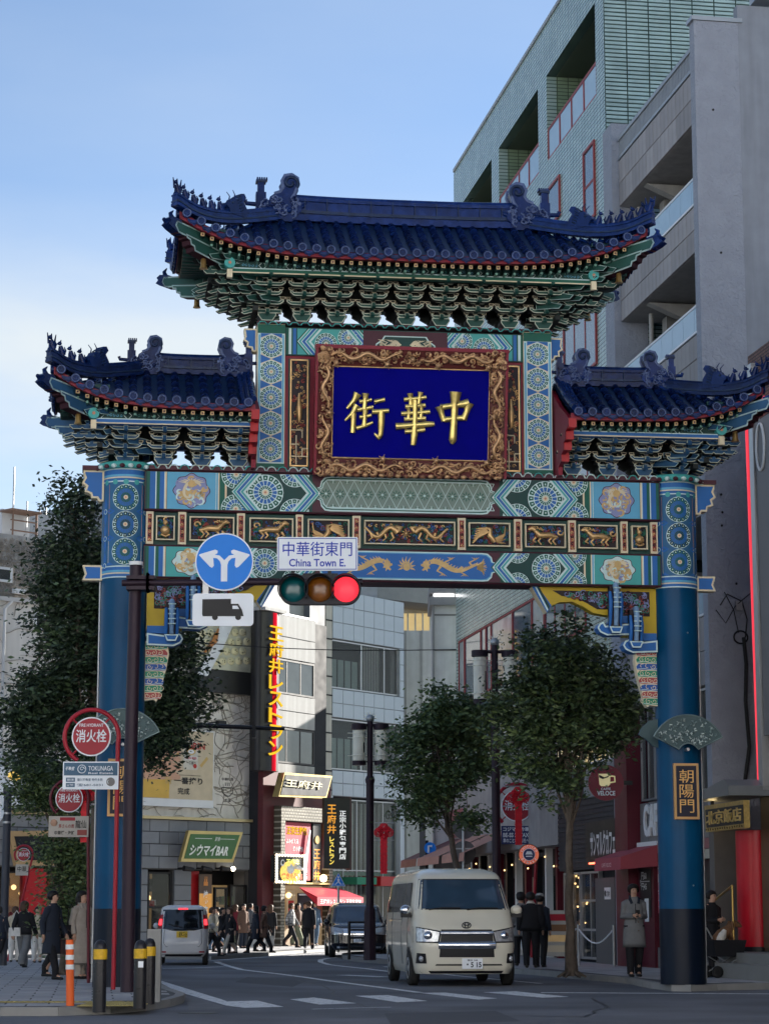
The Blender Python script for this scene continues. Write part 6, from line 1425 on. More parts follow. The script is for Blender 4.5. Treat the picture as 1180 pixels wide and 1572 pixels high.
# rooftop hut and masts behind the creeper wall
ph = fthing('rooftop_hut', 'white stair hut with rusty steel frame and masts on the far left roof', 'rooftop hut', Bf)
HW = M('hut_white', (.55, .56, .58), .7, var=.08); a, b, c, d = rect(Bf, 3, 46, 784, 822, 4); mb = MB(); mb.box(a, b, 4, 8, 15.0, d, HW); a2, b2, c2, d2 = rect(Bf, 46, 80, 789, 822, 5); mb.box(b, b2 + 2, 5, 10, 15, d2, M('hut_grey', (.33, .35, .38), .7)); mb.build('wall', ph)
mb = MB(); RS = M('rusty_steel', (.2, .13, .1), .8)
for u_ in (a + .1, a + 1.2, b - .1): mb.cyl((u_, 3.4, 15), (u_, 3.4, d - .1), .035, RS, 6)
for z_ in (d - .9, d - .5, d - .1, 15.5): mb.cyl((a, 3.4, z_), (a + 1.2, 3.4, z_), .03, RS, 6)
mb.box(a - .1, b, 3.2, 4, d - .15, d - .08, RS); mb.build('steel_frame', ph)
mb = MB(); zt_ = Bf.z(19, 717, 4); u_ = Bf.u(19, 760, 4); mb.cyl((u_, 3.9, 15), (u_, 3.9, zt_), .035, STEEL, 6); u_ = Bf.u(40, 760, 4); mb.cyl((u_, 3.9, 16), (u_, 3.9, Bf.z(40, 770, 4)), .03, STEEL, 6); mb.tube([(u_ + .7, 4, d), (u_ + .7, 4, d + .3), (u_ + 1.0, 4, d + .3), (u_ + 1.0, 4, d)], .03, STEEL, 5); mb.build('mast', ph)

# ---------- middle: narrow restaurant building
Cf = Fr(-5.1067, 90.5, 60)
mid = fthing('restaurant_building', 'narrow white panelled restaurant building with dark ribbon windows', 'building', Cf)
WPN = M('white_metal_panel', (.4, .4, .4), .8, var=.1, streak=.45, spec=.05)
mb = MB(); mb.box(.5, 5.6, .15, .6, 0, 13.3, DARK); mb.box(1.3, 5.6, .6, 8, 0, 14.9, M('mid_side', (.3, .3, .3), .7)); mb.box(4.5, 5.7, .3, 1, 6.9, 15.5, M('grey_recess', (.11, .12, .14), .6, var=.2, streak=.4)); mb.box(-1.5, 9, 5, 14, 0, 18, M('grey_block_wall', (.3, .31, .32), .8, var=.15)); mb.build('wall', mid)
for (a, b) in ((11.6, 13.38), (8.82, 10.15), (6.9, 7.35)):
    panel_grid(mid, 'white_panel', 1.3, 4.48, a, b, 1, 2 if b - a > 1 else 1, .1, WPN, .03, .1)
for (a, b) in ((10.17, 11.58), (7.37, 8.8)): window(mid, 1.32, 4.46, a, b, .05, BLACK, GLASS2, 3, 1, .07, .12)
mb = MB(); mb.box(1.2, 4.6, .02, .4, 13.39, 13.47, STEEL); mb.build('coping', mid)
mb = MB(); mb.box(.45, 5.6, -.1, .14, .1, 6.95, M('maroon_boards', (.09, .018, .022), .55, var=.2)); mb.build('maroon_wall', mid)
vs_g = fthing('vertical_restaurant_sign', 'tall dark vertical sign with red stripe and yellow characters at the building corner', 'sign', Cf)
mb = MB(); rings = []
for z in (6.95, 13.28): rings.append([(x, -.28 - .28 * sin(pi * (x + .24) / 1.5), z) for x in [-.24 + 1.5 * i / 12 for i in range(13)]] + [(1.26, .1, z), (-.24, .1, z)])
mb.loft(rings, M('sign_charcoal', (.025, .024, .026), .35), smooth=True); mb.box(-.28, 1.3, -.6, .12, 13.3, 13.42, WPN)
mb.build('sign_box', vs_g); mb = MB(); mb.add([(x, -.29 - .28 * sin(pi * (x + .24) / 1.5), z) for x in (.36, .52, .66) for z in (6.95, 13.25)], [(0, 2, 3, 1), (2, 4, 5, 3)], M('sign_red_stripe', (.42, .008, .02), .9, spec=0)); mb.build('stripe', vs_g)
mb = MB(); write(mb, '王府井レストラン', .0, 1.05, 7.5, 12.75, M('sign_yellow', (.55, .33, .02), .9, spec=.0), v=-.62, bold=.015, vertical=True, ext=.04); mb.build('lettering', vs_g)
# name board, portal, posters
def onf(fr, pts, v): return [fr.uz(x, y, v) for x, y in pts]
nbd = fthing('leaning_name_board', 'leaning black name board with three silver characters above the restaurant door', 'sign', Cf)
q = onf(Cf, ((430.5, 1186), (503.8, 1191.5), (494.6, 1226), (421.4, 1223)), -.6); mb = MB(); mb.prism(q, -.8, -.5, M('sign_brass', (0, 0, 0))); mb.prism(offset(q, .09), -.82, -.801, BLACK); sk = (q[0][0] - q[3][0]) / (q[0][1] - q[3][1]); write(mb, '王府井', q[3][0] + .35, q[2][0] - .45, q[3][1] + .4, q[0][1] - .25, M('sign_silver', (.55, .5, .36), .3, .7), v=-.86, bold=.015, skew=sk * .6, ext=.05); mb.build('board', nbd)
pt = MB(); SLV = brickmat('portal_pattern', (.4, .38, .32), (.3, .28, .22), (.08, .07, .05), .12, .12, 'xz', .4, .03, 1.0); pu0, pu1 = 1.25, 5.2; pt.box(pu0, pu1, -.45, -.1, 5.05, 5.62, SLV); pt.box(pu0, pu0 + .3, -.45, -.1, .1, 5.05, SLV); pt.box(pu1 - .3, pu1, -.45, -.1, .1, 5.05, SLV); pt.build('portal', mid)
mb = MB(); a, b = Cf.u(434, 1280, -.2), Cf.u(474, 1280, -.2); mb.box(a, b, -.3, -.11, 2.7, 5.0, M('poster_red', (.42, .02, .05), .45)); write(mb, '正宗生煎包', a + .15, b - .3, 4.5, 4.85, M('sign_yellow', (0, 0, 0)), v=-.31, bold=.03); write(mb, 'よみがえる', a + .1, a + 1.0, 4.15, 4.35, WHITE, v=-.31, bold=.02); write(mb, '焼小籠包', a + .6, b - .6, 3.85, 4.05, WHITE, v=-.31, bold=.02)
mb.ball((a + .95, -.32, 3.2), .5, WHITE, 14, sy=.12); mb.ball((a + 1.0, -.36, 3.3), .25, M('meat', (.4, .08, .06), .5, var=.4, scale=12), 10, sy=.3); mb.prism([(a + 1.2, 3.0), (a + 1.5, 3.1), (b - .15, 4.7), (b - .25, 4.75)], -.4, -.36, M('spoon_white', (0, 0, 0))); write(mb, 'ジューシー', a + 1.35, a + 1.55, 2.75, 3.4, WHITE, v=-.4, vertical=True); mb.build('poster', mid)
for (x0, x1) in ((424, 433), (476, 488)):
    mb = MB(); a, b = Cf.u(x0, 1290, -.2), Cf.u(x1, 1290, -.2); mb.box(a, b, -.34, -.11, 2.6, 5.0, BLACK); write(mb, '王府井', a + .06, b - .06, 2.7, 4.0, M('neon_orange', (1, .42, .05), .4, var=0, emit=.08), v=-.35, bold=.015, vertical=True); mb.disc(((a + b) / 2, 4.35), .17, -.37, -.341, M('pastry', (.6, .42, .12), .5), 12); mb.build('couplet', mid)
mb = MB(); mb.box(1.6, 4.9, -.5, .1, 2.55, 2.62, M('sign_brass', (0, 0, 0))); [mb.ball((4.3, -.55, 2.8), .16, M('lit_bulb', (0, 0, 0)), 8)]; mb.build('lamp_shelf', mid)
lx = fthing('food_lightbox', 'lit square menu lightbox edged with round bulbs at the restaurant door', 'sign', Cf)
a, b, c, d = rect(Cf, 419, 462, 1313.5, 1354, -1.0); mb = MB(); mb.box(a, b, -1.15, -.9, c, d, BLACK); mb.build('box', lx); mb = MB(); BW = M('bulb_white', (1, .88, .68), .4, var=0, emit=.45)
for i in range(11):
    t = i / 10
    for (x, z) in ((a + (b - a) * t, c), (a + (b - a) * t, d), (a, c + (d - c) * t), (b, c + (d - c) * t)): mb.ball((x, -1.17, z), .06, BW, 6)
mb.build('bulbs', lx, 'stuff'); mb = MB(); write(mb, '王府井', a + .7, b - .4, d - .42, d - .12, M('lime_letters', (.75, .8, .2), .4, emit=.3), v=-1.17, bold=.03); mb.disc((a + .45, d - .3), .14, -1.17, -1.151, WHITE, 12); mb.disc((a + .45, d - .28), .08, -1.18, -1.171, BLACK, 10); YF = M('food_yellow', (.8, .52, .12), .4, emit=.25)
mb.disc(((a + b) / 2, (c + d) / 2 - .15), .75, -1.16, -1.151, YF, 20, sz=.6); mb.ball(((a + b) / 2, -1.16, (c + d) / 2 + .0), .3, WHITE, 10, sy=.2, sz=.7)
for i in range(14): mb.ball(((a + b) / 2 + .6 * cos(i * .45), -1.17, (c + d) / 2 - .15 + .33 * sin(i * .45)), .13, YF, 7, sy=.3)
mb.tube([((a + b) / 2 + .2, -1.25, (c + d) / 2 + .1), (b - .2, -1.25, d - .55)], [.12, .04], WHITE, 6); write(mb, '焼き小籠包', a + .3, b - .2, c + .1, c + .35, M('food_red', (.6, .12, .04), .4, emit=.2), v=-1.2, bold=.03); mb.build('picture', lx)
mb = MB(); AWR = M('awning_red', (.4, .015, .04), .6); z = 2.42; mb.add([(2.6, -.45, z), (5.7, -.45, z), (5.9, -1.5, z - .38), (2.3, -1.5, z - .38), (2.3, -1.5, z - .72), (5.9, -1.5, z - .72)], [(0, 1, 2, 3), (3, 2, 5, 4), (0, 3, 4), (1, 5, 2)], AWR); write(mb, '王府井レストラン 正宗生煎包', 2.5, 5.7, z - .66, z - .46, WHITE, v=-1.51, bold=.02)
aw2 = link('red_awning', mb.mesh('red_awning')); tag(aw2, 'red restaurant awning with white lettering above the waiting crowd', 'awning'); aw2.location = (Cf.o[0], Cf.o[1], 0); aw2.rotation_euler = (0, 0, Cf.a)
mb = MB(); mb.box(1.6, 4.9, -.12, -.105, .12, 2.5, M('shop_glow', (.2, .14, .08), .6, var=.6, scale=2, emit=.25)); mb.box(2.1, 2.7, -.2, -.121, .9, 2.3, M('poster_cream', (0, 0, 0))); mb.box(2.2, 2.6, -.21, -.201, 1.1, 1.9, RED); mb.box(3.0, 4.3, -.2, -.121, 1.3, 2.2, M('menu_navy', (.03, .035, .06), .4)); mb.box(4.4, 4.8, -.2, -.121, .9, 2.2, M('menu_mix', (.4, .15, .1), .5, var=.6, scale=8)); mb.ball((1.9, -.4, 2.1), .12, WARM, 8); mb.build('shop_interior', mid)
# black perpendicular sign
bs = thing('black_vertical_sign', 'black vertical sign with orange and white characters beside the white tiled building', 'sign', at(515, 1440, 92)[:2] + (0,), R_(22))
mb = MB(); mb.box(-.55, .55, -.12, .12, 3.15, 5.95, BLACK); mb.box(.551, .62, -.12, .3, 3.1, 6.0, BROWNM); mb.build('sign_box', bs)
mb = MB(); OR = M('neon_orange', (0, 0, 0)); write(mb, '王府井', -.42, -.04, 4.5, 5.7, OR, v=-.13, bold=.015, vertical=True); write(mb, 'レストラン', -.32, -.12, 3.3, 4.42, M('yellow_letters', (.8, .6, .1), .4, emit=.2), v=-.13, bold=.03, vertical=True); write(mb, '正宗小籠包專門店', .1, .38, 3.5, 5.45, M('white_letters', (.8, .8, .8), .4, emit=.15), v=-.13, bold=.015, vertical=True); mb.build('lettering', bs)
# ---------- white tiled building
Wf = Fr(-2.233, 97, 54)
wb = fthing('white_tiled_building', 'pale tiled building with two bands of large windows', 'building', Wf)
WT = M('white_tile', (.44, .49, .56), .22, var=.1, scale=.6); mb = MB(); M('tile_bed', (.3, .32, .35), .8); mb.box(0, 5.25, .5, 9, 6.3, 15.1, DARK); [mb.box(0, 5.25, .0, .5, a_, b_, M('tile_bed', (0, 0, 0))) for a_, b_ in ((13.0, 15.1), (9.62, 10.84), (6.3, 7.38))]; mb.box(4.92, 5.25, 0, .5, 6.3, 15.1, M('tile_bed', (0, 0, 0))); mb.box(-.5, -.08, -.05, .5, 0, 15.1, M('cream_pipe_tile', (.5, .47, .42), .5, streak=.3)); mb.box(0, 5.25, 1.5, 9, 0, 6.3, M('inner_dark', (.05, .055, .06), .6)); mb.box(0, .1, 0, 1.5, 0, 6.3, WT); mb.box(4.95, 5.25, -.02, 1.5, 0, 6.3, WT); mb.build('wall', wb)
for (a, b, nz_) in ((13.0, 15.1, 3), (9.62, 10.84, 2), (6.3, 7.38, 2)): panel_grid(wb, 'wall_tile', 0, 5.25, a, b, 7, nz_, .0, WT, .03, .03)
for (a, b) in ((10.84, 13.0), (7.38, 9.62)): panel_grid(wb, 'wall_tile', 4.92, 5.25, a, b, 1, 3, .0, WT, .03, .03)
for (a, b) in ((10.88, 12.96), (7.42, 9.58)):
    o = window(wb, .02, 4.9, a, b, .1, STEEL, GLC, 1, 1, .06, .1)
    mb = MB(); [mb.box(x - .04, x + .04, .09, .16, a, b, STEEL) for x in (2.2, 3.9)]; mb.build('mullion', o)
    mb = MB(); CUR = M('curtain', (.4, .42, .4), .8); [mb.box(2.4 + i * .12, 2.46 + i * .12, .3, .31, a + .06, b - .06, CUR) for i in range(12)]; [mb.box(.3 + i * .5, .7 + i * .5, .3, .305, a + .1, b - .8, M('painted_reflection', (.22, .3, .28), .2)) for i in range(4)]; mb.build('curtain', o)  # green panels among the curtains imitate reflections in the glass
mb = MB(); [mb.box(-.52, -.06, -.07, -.051, z * .8 + .1, z * .8 + .16, DARK) for z in range(19)]; mb.build('pipe_joint', wb)
window(wb, .15, 4.9, .2, 6.2, .2, STEEL, GLC, 5, 2, .05, .1)
mb = MB(); LIT = M('white_slat', (.5, .55, .54), .5)
for i in range(14): mb.box(.4 + i * .32, .5 + i * .32, .9, 1.0, .2, 6.1, LIT)
mb.box(.2, 4.9, .6, .9, 3.0, 3.15, M('green_floor', (.1, .35, .28), .5)); mb.tube([(x, .25, z) for x, z in curl(4.4, 5.6, .25, 1.2, 0, 1, 12)], .04, DARK, 5); mb.build('white_blind', wb)
mb = MB(); mb.box(2.3, 4.9, -.9, .1, 2.55, 2.95, RED); mb.box(.6, 2.0, -.9, .1, 2.6, 2.9, M('green_awning', (.03, .2, .12), .6)); mb.box(3.6, 5.0, -1.0, -.91, 2.2, 2.8, M('menu_strip', (.5, .47, .4), .6)); mb.build('awning', wb)
# ---------- far middle blocks and the panelled stair tower
fb = thing('far_concrete_building', 'pale concrete building with a lit roof terrace beyond the white tiled one', 'building', (0, 105, 0))
PC = M('pale_concrete', (.62, .62, .64), .8, var=.1, streak=.3); x0, _, zz = at(612, 932, 105); x1 = at(668, 932, 105)[0]; mb = MB(); mb.box(x0 - 4, x1 + 6, 0, 10, 0, at(640, 968, 105)[2], PC); mb.box(x0 - 4, x1 + 6, 2, 10, at(640, 968, 105)[2], at(640, 905, 105)[2] + 6, M('far_wall', (0, 0, 0))); mb.build('wall', fb)
mb = MB(); mb.prism([(x0 - 1, at(600, 903, 105)[2]), (x1 + 1, at(665, 925, 105)[2] + .6), (x1 + 1, at(665, 935, 105)[2]), (x0 - 1, at(600, 922, 105)[2])], -.8, 2, M('slab_concrete', (.3, .3, .3), .8)); mb.build('roof_slab', fb)
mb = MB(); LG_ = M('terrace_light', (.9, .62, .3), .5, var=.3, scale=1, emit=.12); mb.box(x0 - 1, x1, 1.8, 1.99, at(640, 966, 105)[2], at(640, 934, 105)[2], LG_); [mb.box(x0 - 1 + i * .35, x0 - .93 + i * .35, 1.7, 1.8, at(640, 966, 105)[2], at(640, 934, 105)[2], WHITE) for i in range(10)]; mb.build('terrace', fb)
mb = MB(); [mb.box(x0 - .5 + i * .75, x0 - .4 + i * .75, -.06, 0, 0, at(640, 968, 105)[2], M('fin_grey', (.36, .36, .37), .8)) for i in range(6)]; mb.build('wall_fin', fb)
mb = MB(); mb.box(at(600, 900, 118)[0] - 6, at(645, 900, 118)[0], 13, 16, 0, 22, M('white_far', (.65, .67, .7), .7)); mb.build('rear_block', fb)
st = thing('stair_tower', 'slim panelled concrete tower with a projecting cap and strip light', 'tower', (0, 80, 0))
x0, x1 = at(664, 1000, 80)[0], at(705, 1000, 80)[0]; zc = at(684, 930, 80)[2]; mb = MB(); mb.box(x0, x1, 0, 3, 0, zc, M('tower_concrete', (.56, .56, .56), .8, var=.1, streak=.3)); mb.build('shaft', st)
mb = MB()
for z in (zc - .35, zc - 1.6, zc - 2.9, zc - 4.2, zc - 5.5): mb.box(x0 - .02, x1 + .02, -.03, 0, z, z + .05, M('joint_dark', (.15, .15, .15), .7))
mb.box(x0 - .02, x0 + .06, -.05, 0, 0, zc, M('trim_grey', (.28, .28, .28), .6)); mb.box(x1 - .06, x1 + .04, -.05, 0, 0, zc, M('trim_grey', (0, 0, 0))); mb.build('panel_joint', st)
mb = MB(); SCN = M('slab_concrete', (0, 0, 0)); mb.box(x0 - .12, x1 + .12, -.3, 3, zc, zc + .28, SCN); mb.box(x0 + .0, x1 + .0, -.1, 3, zc + .28, zc + .42, WHITE); mb.box(x0 - .12, x1 + .12, -.3, 3, zc + .42, zc + .8, SCN); mb.box(x0, x1 + .1, -.1, 3, zc + .8, zc + 6, SCN); mb.build('cap', st)
mb = MB(); mb.box(x0 + .05, x1 - .2, -.32, -.3, zc + .3, zc + .38, M('strip_light', (1, 1, 1), .4, var=0, emit=1.5)); mb.build('strip_light', st)
# unseen buildings added behind the viewer to throw sunlight back and show in the panes
bk = thing('added_bounce_buildings', 'unseen cream and white office buildings added across the road to throw sunlight back', 'building', (0, 0, 0))
for (x0, x1, y, h, m) in ((-50, -27, -8, 20, CRW), (-26, -10, -6, 25, M('opp_white', (.76, .77, .8), .6)), (-9.5, 6, -8, 23, M('opp_cream', (.74, .74, .73), .7)), (7, 26, -7, 27, MATS['opp_white']), (27, 50, -8, 21, MATS['opp_cream'])):
    mb = MB(); mb.box(x0, x1, y - 12, y, 0, h, m)
    for j in range(int(h / 3.3)):
        for i in range(int((x1 - x0) / 3)): mb.box(x0 + .8 + i * 3, x0 + 2.3 + i * 3, y, y + .05, 1.2 + j * 3.3, 2.8 + j * 3.3, GLASS)
    mb.build('facade', bk)
# blocks that close the view and shade the street
fr2 = thing('distant_block', 'plain grey buildings closing the far end of the street', 'building', (0, 0, 0))
mb = MB(); mb.box(-80, -22, 84, 110, 0, 10, M('far_wall', (0, 0, 0))); mb.build('left_block', fr2); mb = MB(); mb.box(-6, 9, 128, 150, 0, 9, M('far_wall', (0, 0, 0))); mb.build('rear_block', fr2)
# ================================================================== TREES
BARK = bumptex(M('bark', (.12, .095, .075), .9, var=.4, scale=6), scale=14, strength=1, dist=.03)
def leafmat(nm, c):
    m = M(nm, c, .45, var=.0, spec=.35); t = m.node_tree; n = t.nodes; l = t.links; b = n['Principled BSDF']
    tcn = n.new('ShaderNodeTexCoord'); nz = n.new('ShaderNodeTexNoise'); nz.inputs['Scale'].default_value = 1.4; nz.inputs['Detail'].default_value = 4
    mx_ = n.new('ShaderNodeMix'); mx_.data_type = 'RGBA'; mx_.inputs['A'].default_value = tuple(x * .45 for x in c) + (1,); mx_.inputs['B'].default_value = tuple(x * 1.7 for x in c) + (1,)
    l.new(tcn.outputs['Object'], nz.inputs['Vector']); l.new(nz.outputs['Fac'], mx_.inputs['Factor']); l.new(mx_.outputs['Result'], b.inputs['Base Color'])
    return m
def tree(name, label, base, trunk, blobs, nleaf, mats, seed=1, lsz=.085, limbs=14, r0=.14, cat='tree', group=None):
    rng = np.random.default_rng(seed); rn = random.Random(seed); t = thing(name, label, cat, base, 0, group)
    B = np.array(base); mb = MB(); tp = [tuple(np.array(p) - B) for p in trunk]; k = len(tp)
    fine = []
    for i in range(k - 1):
        for j in range(4): q = j / 4; fine.append(tuple(tp[i][a] * (1 - q) + tp[i + 1][a] * q + rn.uniform(-.02, .02) * (i + j > 0) for a in range(3)))
    fine.append(tp[-1]); n = len(fine); mb.tube(fine, [r0 * (1.5 - .5 * min(1, i / 3)) * (1 - .65 * i / n) for i in range(n)], BARK, 9)
    if base[2] > 0:
        for i in range(6): q = i * 1.05; mb.tube([(0, 0, .12), (r0 * 1.6 * cos(q), r0 * 1.6 * sin(q), .05), (r0 * 3 * cos(q), r0 * 3 * sin(q), -.02)], [r0 * .7, r0 * .4, .02], BARK, 5)
    mb.build('trunk', t)
    bl = [(np.array(c) - B, r) for c, r in blobs]; W_ = np.array([r[0] * r[1] * r[2] for _, r in bl]) ** .8; W_ /= W_.sum(); lm = MB(); cl = []
    nc = max(30, nleaf // 120)
    for _ in range(nc):
        c, r = bl[rng.choice(len(bl), p=W_)]; d = rng.normal(size=3); d /= np.linalg.norm(d); q = rng.random() ** .45 * 1.12; cl.append(c + d * np.array(r) * q)
    for i in range(limbs):
        c = cl[i * (nc // limbs)]; h = min(n - 2, max(int(n * .35), int(n * (.35 + .6 * rn.random())))); a = np.array(fine[h]); m = (a + c) / 2 + np.array([0, 0, -.15 * rn.random()]) + rng.normal(size=3) * .12
        lm.tube([tuple(a), tuple(a * .6 + m * .4 + rng.normal(size=3) * .05), tuple(m), tuple(m * .5 + c * .5 + rng.normal(size=3) * .08), tuple(c)], [r0 * .42, r0 * .33, r0 * .24, r0 * .15, r0 * .06], BARK, 6)
        for _ in range(3): e = cl[rn.randrange(nc)]; e = m + (e - m) / max(1, np.linalg.norm(e - m)) * .9; lm.tube([tuple(m), tuple((m + e) / 2 + rng.normal(size=3) * .06), tuple(e)], [r0 * .16, r0 * .1, .008], BARK, 4)
    lm.build('limb', t)
    cl = np.array(cl); cs = cl[rng.integers(0, nc, nleaf)]; P = cs + rng.normal(size=(nleaf, 3)) * np.array([.24, .24, .14]) * rng.uniform(.5, 1.3, (nleaf, 1))
    a = rng.uniform(0, 2 * pi, nleaf); dz = rng.uniform(-.9, .3, nleaf); D = np.stack([np.cos(a), np.sin(a), dz], 1); D /= np.linalg.norm(D, axis=1)[:, None]
    S = rng.normal(size=(nleaf, 3)); S -= (S * D).sum(1)[:, None] * D; S /= np.linalg.norm(S, axis=1)[:, None]; Ls = lsz * rng.uniform(.45, 1.6, (nleaf, 1))
    V = np.stack([P, P + D * Ls * .5 + S * Ls * .22, P + D * Ls, P + D * Ls * .5 - S * Ls * .22], 1).reshape(-1, 3)
    me = bpy.data.meshes.new('crown'); me.vertices.add(nleaf * 4); me.vertices.foreach_set('co', V.ravel()); me.loops.add(nleaf * 4); me.loops.foreach_set('vertex_index', np.arange(nleaf * 4)); me.polygons.add(nleaf)
    me.polygons.foreach_set('loop_start', np.arange(nleaf) * 4); me.polygons.foreach_set('loop_total', np.full(nleaf, 4)); [me.materials.append(m) for m in mats]
    me.polygons.foreach_set('material_index', rng.integers(0, len(mats), nleaf)); me.update(calc_edges=True); link('crown', me, t)
    return t
def bb_(px, py, Y, rx, rz, ry=None): s = Y / F; return (at(px, py, Y), (rx * s, (ry or rx) * s, rz * s))
LF1, LF2, LF3 = leafmat('leaf_dark', (.03, .05, .028)), leafmat('leaf_mid', (.065, .105, .045)), leafmat('leaf_light', (.12, .17, .06))
Y = 46.5; tb = gnd(172, 1500, .12)
tree('evergreen_tree', 'tall dark evergreen tree rising behind the left gate pillar', (at(150, 1400, Y)[0], Y, .12), [(at(150, 1400, Y)[0], Y, .12), at(150, 1250, Y), at(145, 1050, Y), at(125, 900, Y), at(112, 780, Y)],
     [bb_(112, 770, Y, 32, 45), bb_(118, 850, Y, 55, 50), bb_(100, 925, Y, 52, 55), bb_(150, 900, Y, 50, 70), bb_(125, 1000, Y, 55, 55), bb_(60, 1085, Y, 52, 48), bb_(120, 1110, Y, 60, 70), bb_(45, 1130, Y, 38, 45), bb_(240, 1040, Y, 50, 60), bb_(262, 1085, Y, 52, 60), bb_(235, 1130, Y, 45, 45), bb_(270, 985, Y, 35, 30), bb_(160, 1180, Y, 40, 50)], 56000, [LF1, LF1, LF1, LF2], 3, .11, 26, .17)
Y = 49
tree('bushy_tree', 'smaller bushy tree beneath the tall evergreen at the left pavement', (at(98, 1400, Y)[0], Y, .12), [(at(98, 1400, Y)[0], Y, .12), at(98, 1390, Y), at(95, 1300, Y), at(85, 1220, Y)],
     [bb_(60, 1195, Y, 34, 50), bb_(95, 1215, Y, 35, 40), bb_(88, 1305, Y, 22, 24), bb_(115, 1340, Y, 28, 45), bb_(105, 1400, Y, 26, 48), bb_(128, 1300, Y, 20, 30)], 20000, [LF2, LF2, LF3], 5, .09, 12, .06)
Y = 48.2
tree('street_tree', 'dark street tree with bare grey trunk between the van and the right pillar', (at(877, 1492, Y)[0], Y, .12), [(at(877, 1492, Y)[0], Y, .12), at(874, 1400, Y), at(874, 1290, Y), at(872, 1200, Y), at(865, 1100, Y), at(860, 1000, Y)],
     [bb_(850, 1000, Y, 50, 45), bb_(830, 1060, Y, 60, 55), bb_(905, 1040, Y, 58, 55), bb_(810, 1130, Y, 45, 50), bb_(880, 1120, Y, 70, 55), bb_(930, 1100, Y, 45, 50), bb_(845, 1190, Y, 45, 38),  bb_(862, 958, Y, 22, 22), bb_(775, 1090, Y, 20, 35), bb_(955, 1060, Y, 28, 40), bb_(832, 1250, Y, 16, 18)], 28000, [LF1, LF2, LF2, LF3], 11, .115, 24, .1)
Y = 62
tree('small_street_tree', 'lighter leaning tree with feathery crown behind the round sign backs', (at(712, 1450, Y)[0], Y, .12), [(at(712, 1450, Y)[0], Y, .12), at(700, 1330, Y), at(685, 1250, Y), at(690, 1160, Y), at(680, 1100, Y)],
     [bb_(690, 1095, Y, 38, 35), bb_(650, 1130, Y, 42, 38), bb_(720, 1120, Y, 42, 45), bb_(635, 1185, Y, 28, 32), bb_(670, 1200, Y, 34, 36), bb_(735, 1180, Y, 30, 45), bb_(640, 1245, Y, 30, 25), bb_(718, 1260, Y, 22, 24), bb_(672, 1072, Y, 14, 20)], 22000, [LF2, LF2, LF3], 15, .13, 24, .1)
Y = 52
tree('shrub', 'low green shrub growing in front of the cafe slats behind the trunk', at(845, 1330, Y), [at(845, 1330, Y), at(845, 1300, Y)], [bb_(845, 1295, Y, 45, 22), bb_(815, 1285, Y, 22, 16)], 5000, [LF2, LF3], 6, .08, 6, .02, cat='shrub') if 0 else None
# ================================================================== STREET FURNITURE
def stand(name, label, cat, px, py, z=.12, group=None, rz=0): return thing(name, label, cat, gnd(px, py, z), rz, group)
def S(Y): return Y / F
PLUM = M('plum_steel', (.028, .016, .026), .45, .2); FIRE = M('fire_red', (.36, .015, .03), .38)
# signal pole with arm
Ysp = gnd(196, 1523, .12)[1]; X0 = gnd(196, 1523, .12)[0]; sp = thing('signal_pole', 'thick dark purple signal pole in front of the left pillar with a long arm', 'pole', (X0, Ysp, .12)); k = S(Ysp)
def L3(px, py, dy=0): p = at(px, py, Ysp + dy); return (p[0] - X0, dy, p[2] - .12)
zt = L3(209, 868)[2]; mb = MB(); mb.tube([(0, 0, 0), (L3(200, 1200)[0] , 0, L3(200, 1200)[2]), (L3(209, 868)[0], 0, zt)], [.118, .11, .105], PLUM, 18); mb.build('post', sp)
mb = MB(); a = L3(209, 868); mb.cyl((a[0], 0, zt), (a[0], 0, zt + .06), .12, WHITE, 16); mb.build('post_cap', sp)
ya = L3(209, 897); mb = MB(); mb.cyl((ya[0] - .22, -.16, ya[2] - .0), (L3(556, 897, -.16)[0], -.16, ya[2] + .02), .055, PLUM, 12); mb.build('arm', sp)
mb = MB()
for dz in (-.09, .09): mb.box(ya[0] - .14, ya[0] + .34, -.24, .12, ya[2] + dz - .03, ya[2] + dz + .03, PLUM); mb.box(ya[0] + .2, ya[0] + .24, -.28, -.05, ya[2] - .16, ya[2] + .16, PLUM)
mb.build('clamp', sp)
def plate(parent, name, pts, v, mat, th=.03, back=STEEL): mb = MB(); mb.prism(pts, v, v + th, mat, back); return mb.build(name, parent)
def rr(x0, x1, z0, z1, r, n=5): return [(cx + r * cos(a0 + pi / 2 * i / n), cz + r * sin(a0 + pi / 2 * i / n)) for cx, cz, a0 in ((x1 - r, z1 - r, 0), (x0 + r, z1 - r, pi / 2), (x0 + r, z0 + r, pi), (x1 - r, z0 + r, 3 * pi / 2)) for i in range(n + 1)]
SB = M('sign_blue', (.0, .2, .72), .35, var=.03); SW = M('sign_white', (.8, .84, .88), .4, var=.04)
# round direction sign
rs = thing('direction_sign', 'round blue sign with white arrows curving left and right', 'road sign', (X0, Ysp, .12)); c = L3(344.5, 862.5, -.26); r_ = 45 * k
mb = MB(); mb.disc((c[0], c[2]), r_, -.26, -.24, SW, 48); mb.disc((c[0], c[2]), r_ * .955, -.264, -.2605, SB, 48); mb.build('disc', rs); mb = MB(); u_ = r_ / 184
def arrow(sg):
    g = [(-20 * sg, -125), (20 * sg, -125), (20 * sg, -20), (28 * sg, 4), (46 * sg, 22), (70 * sg, 25), (66 * sg, -25), (76 * sg, -38), (90 * sg, -32), (160 * sg, 42), (156 * sg, 48), (58 * sg, 78), (42 * sg, 70), (44 * sg, 54), (62 * sg, 45), (30 * sg, 40), (0, 10), (-20 * sg, -5)]
    mb.prism([(c[0] + x * u_, c[2] + y * u_) for x, y in g], -.27 - .001 * (sg > 0), -.2645, SW)
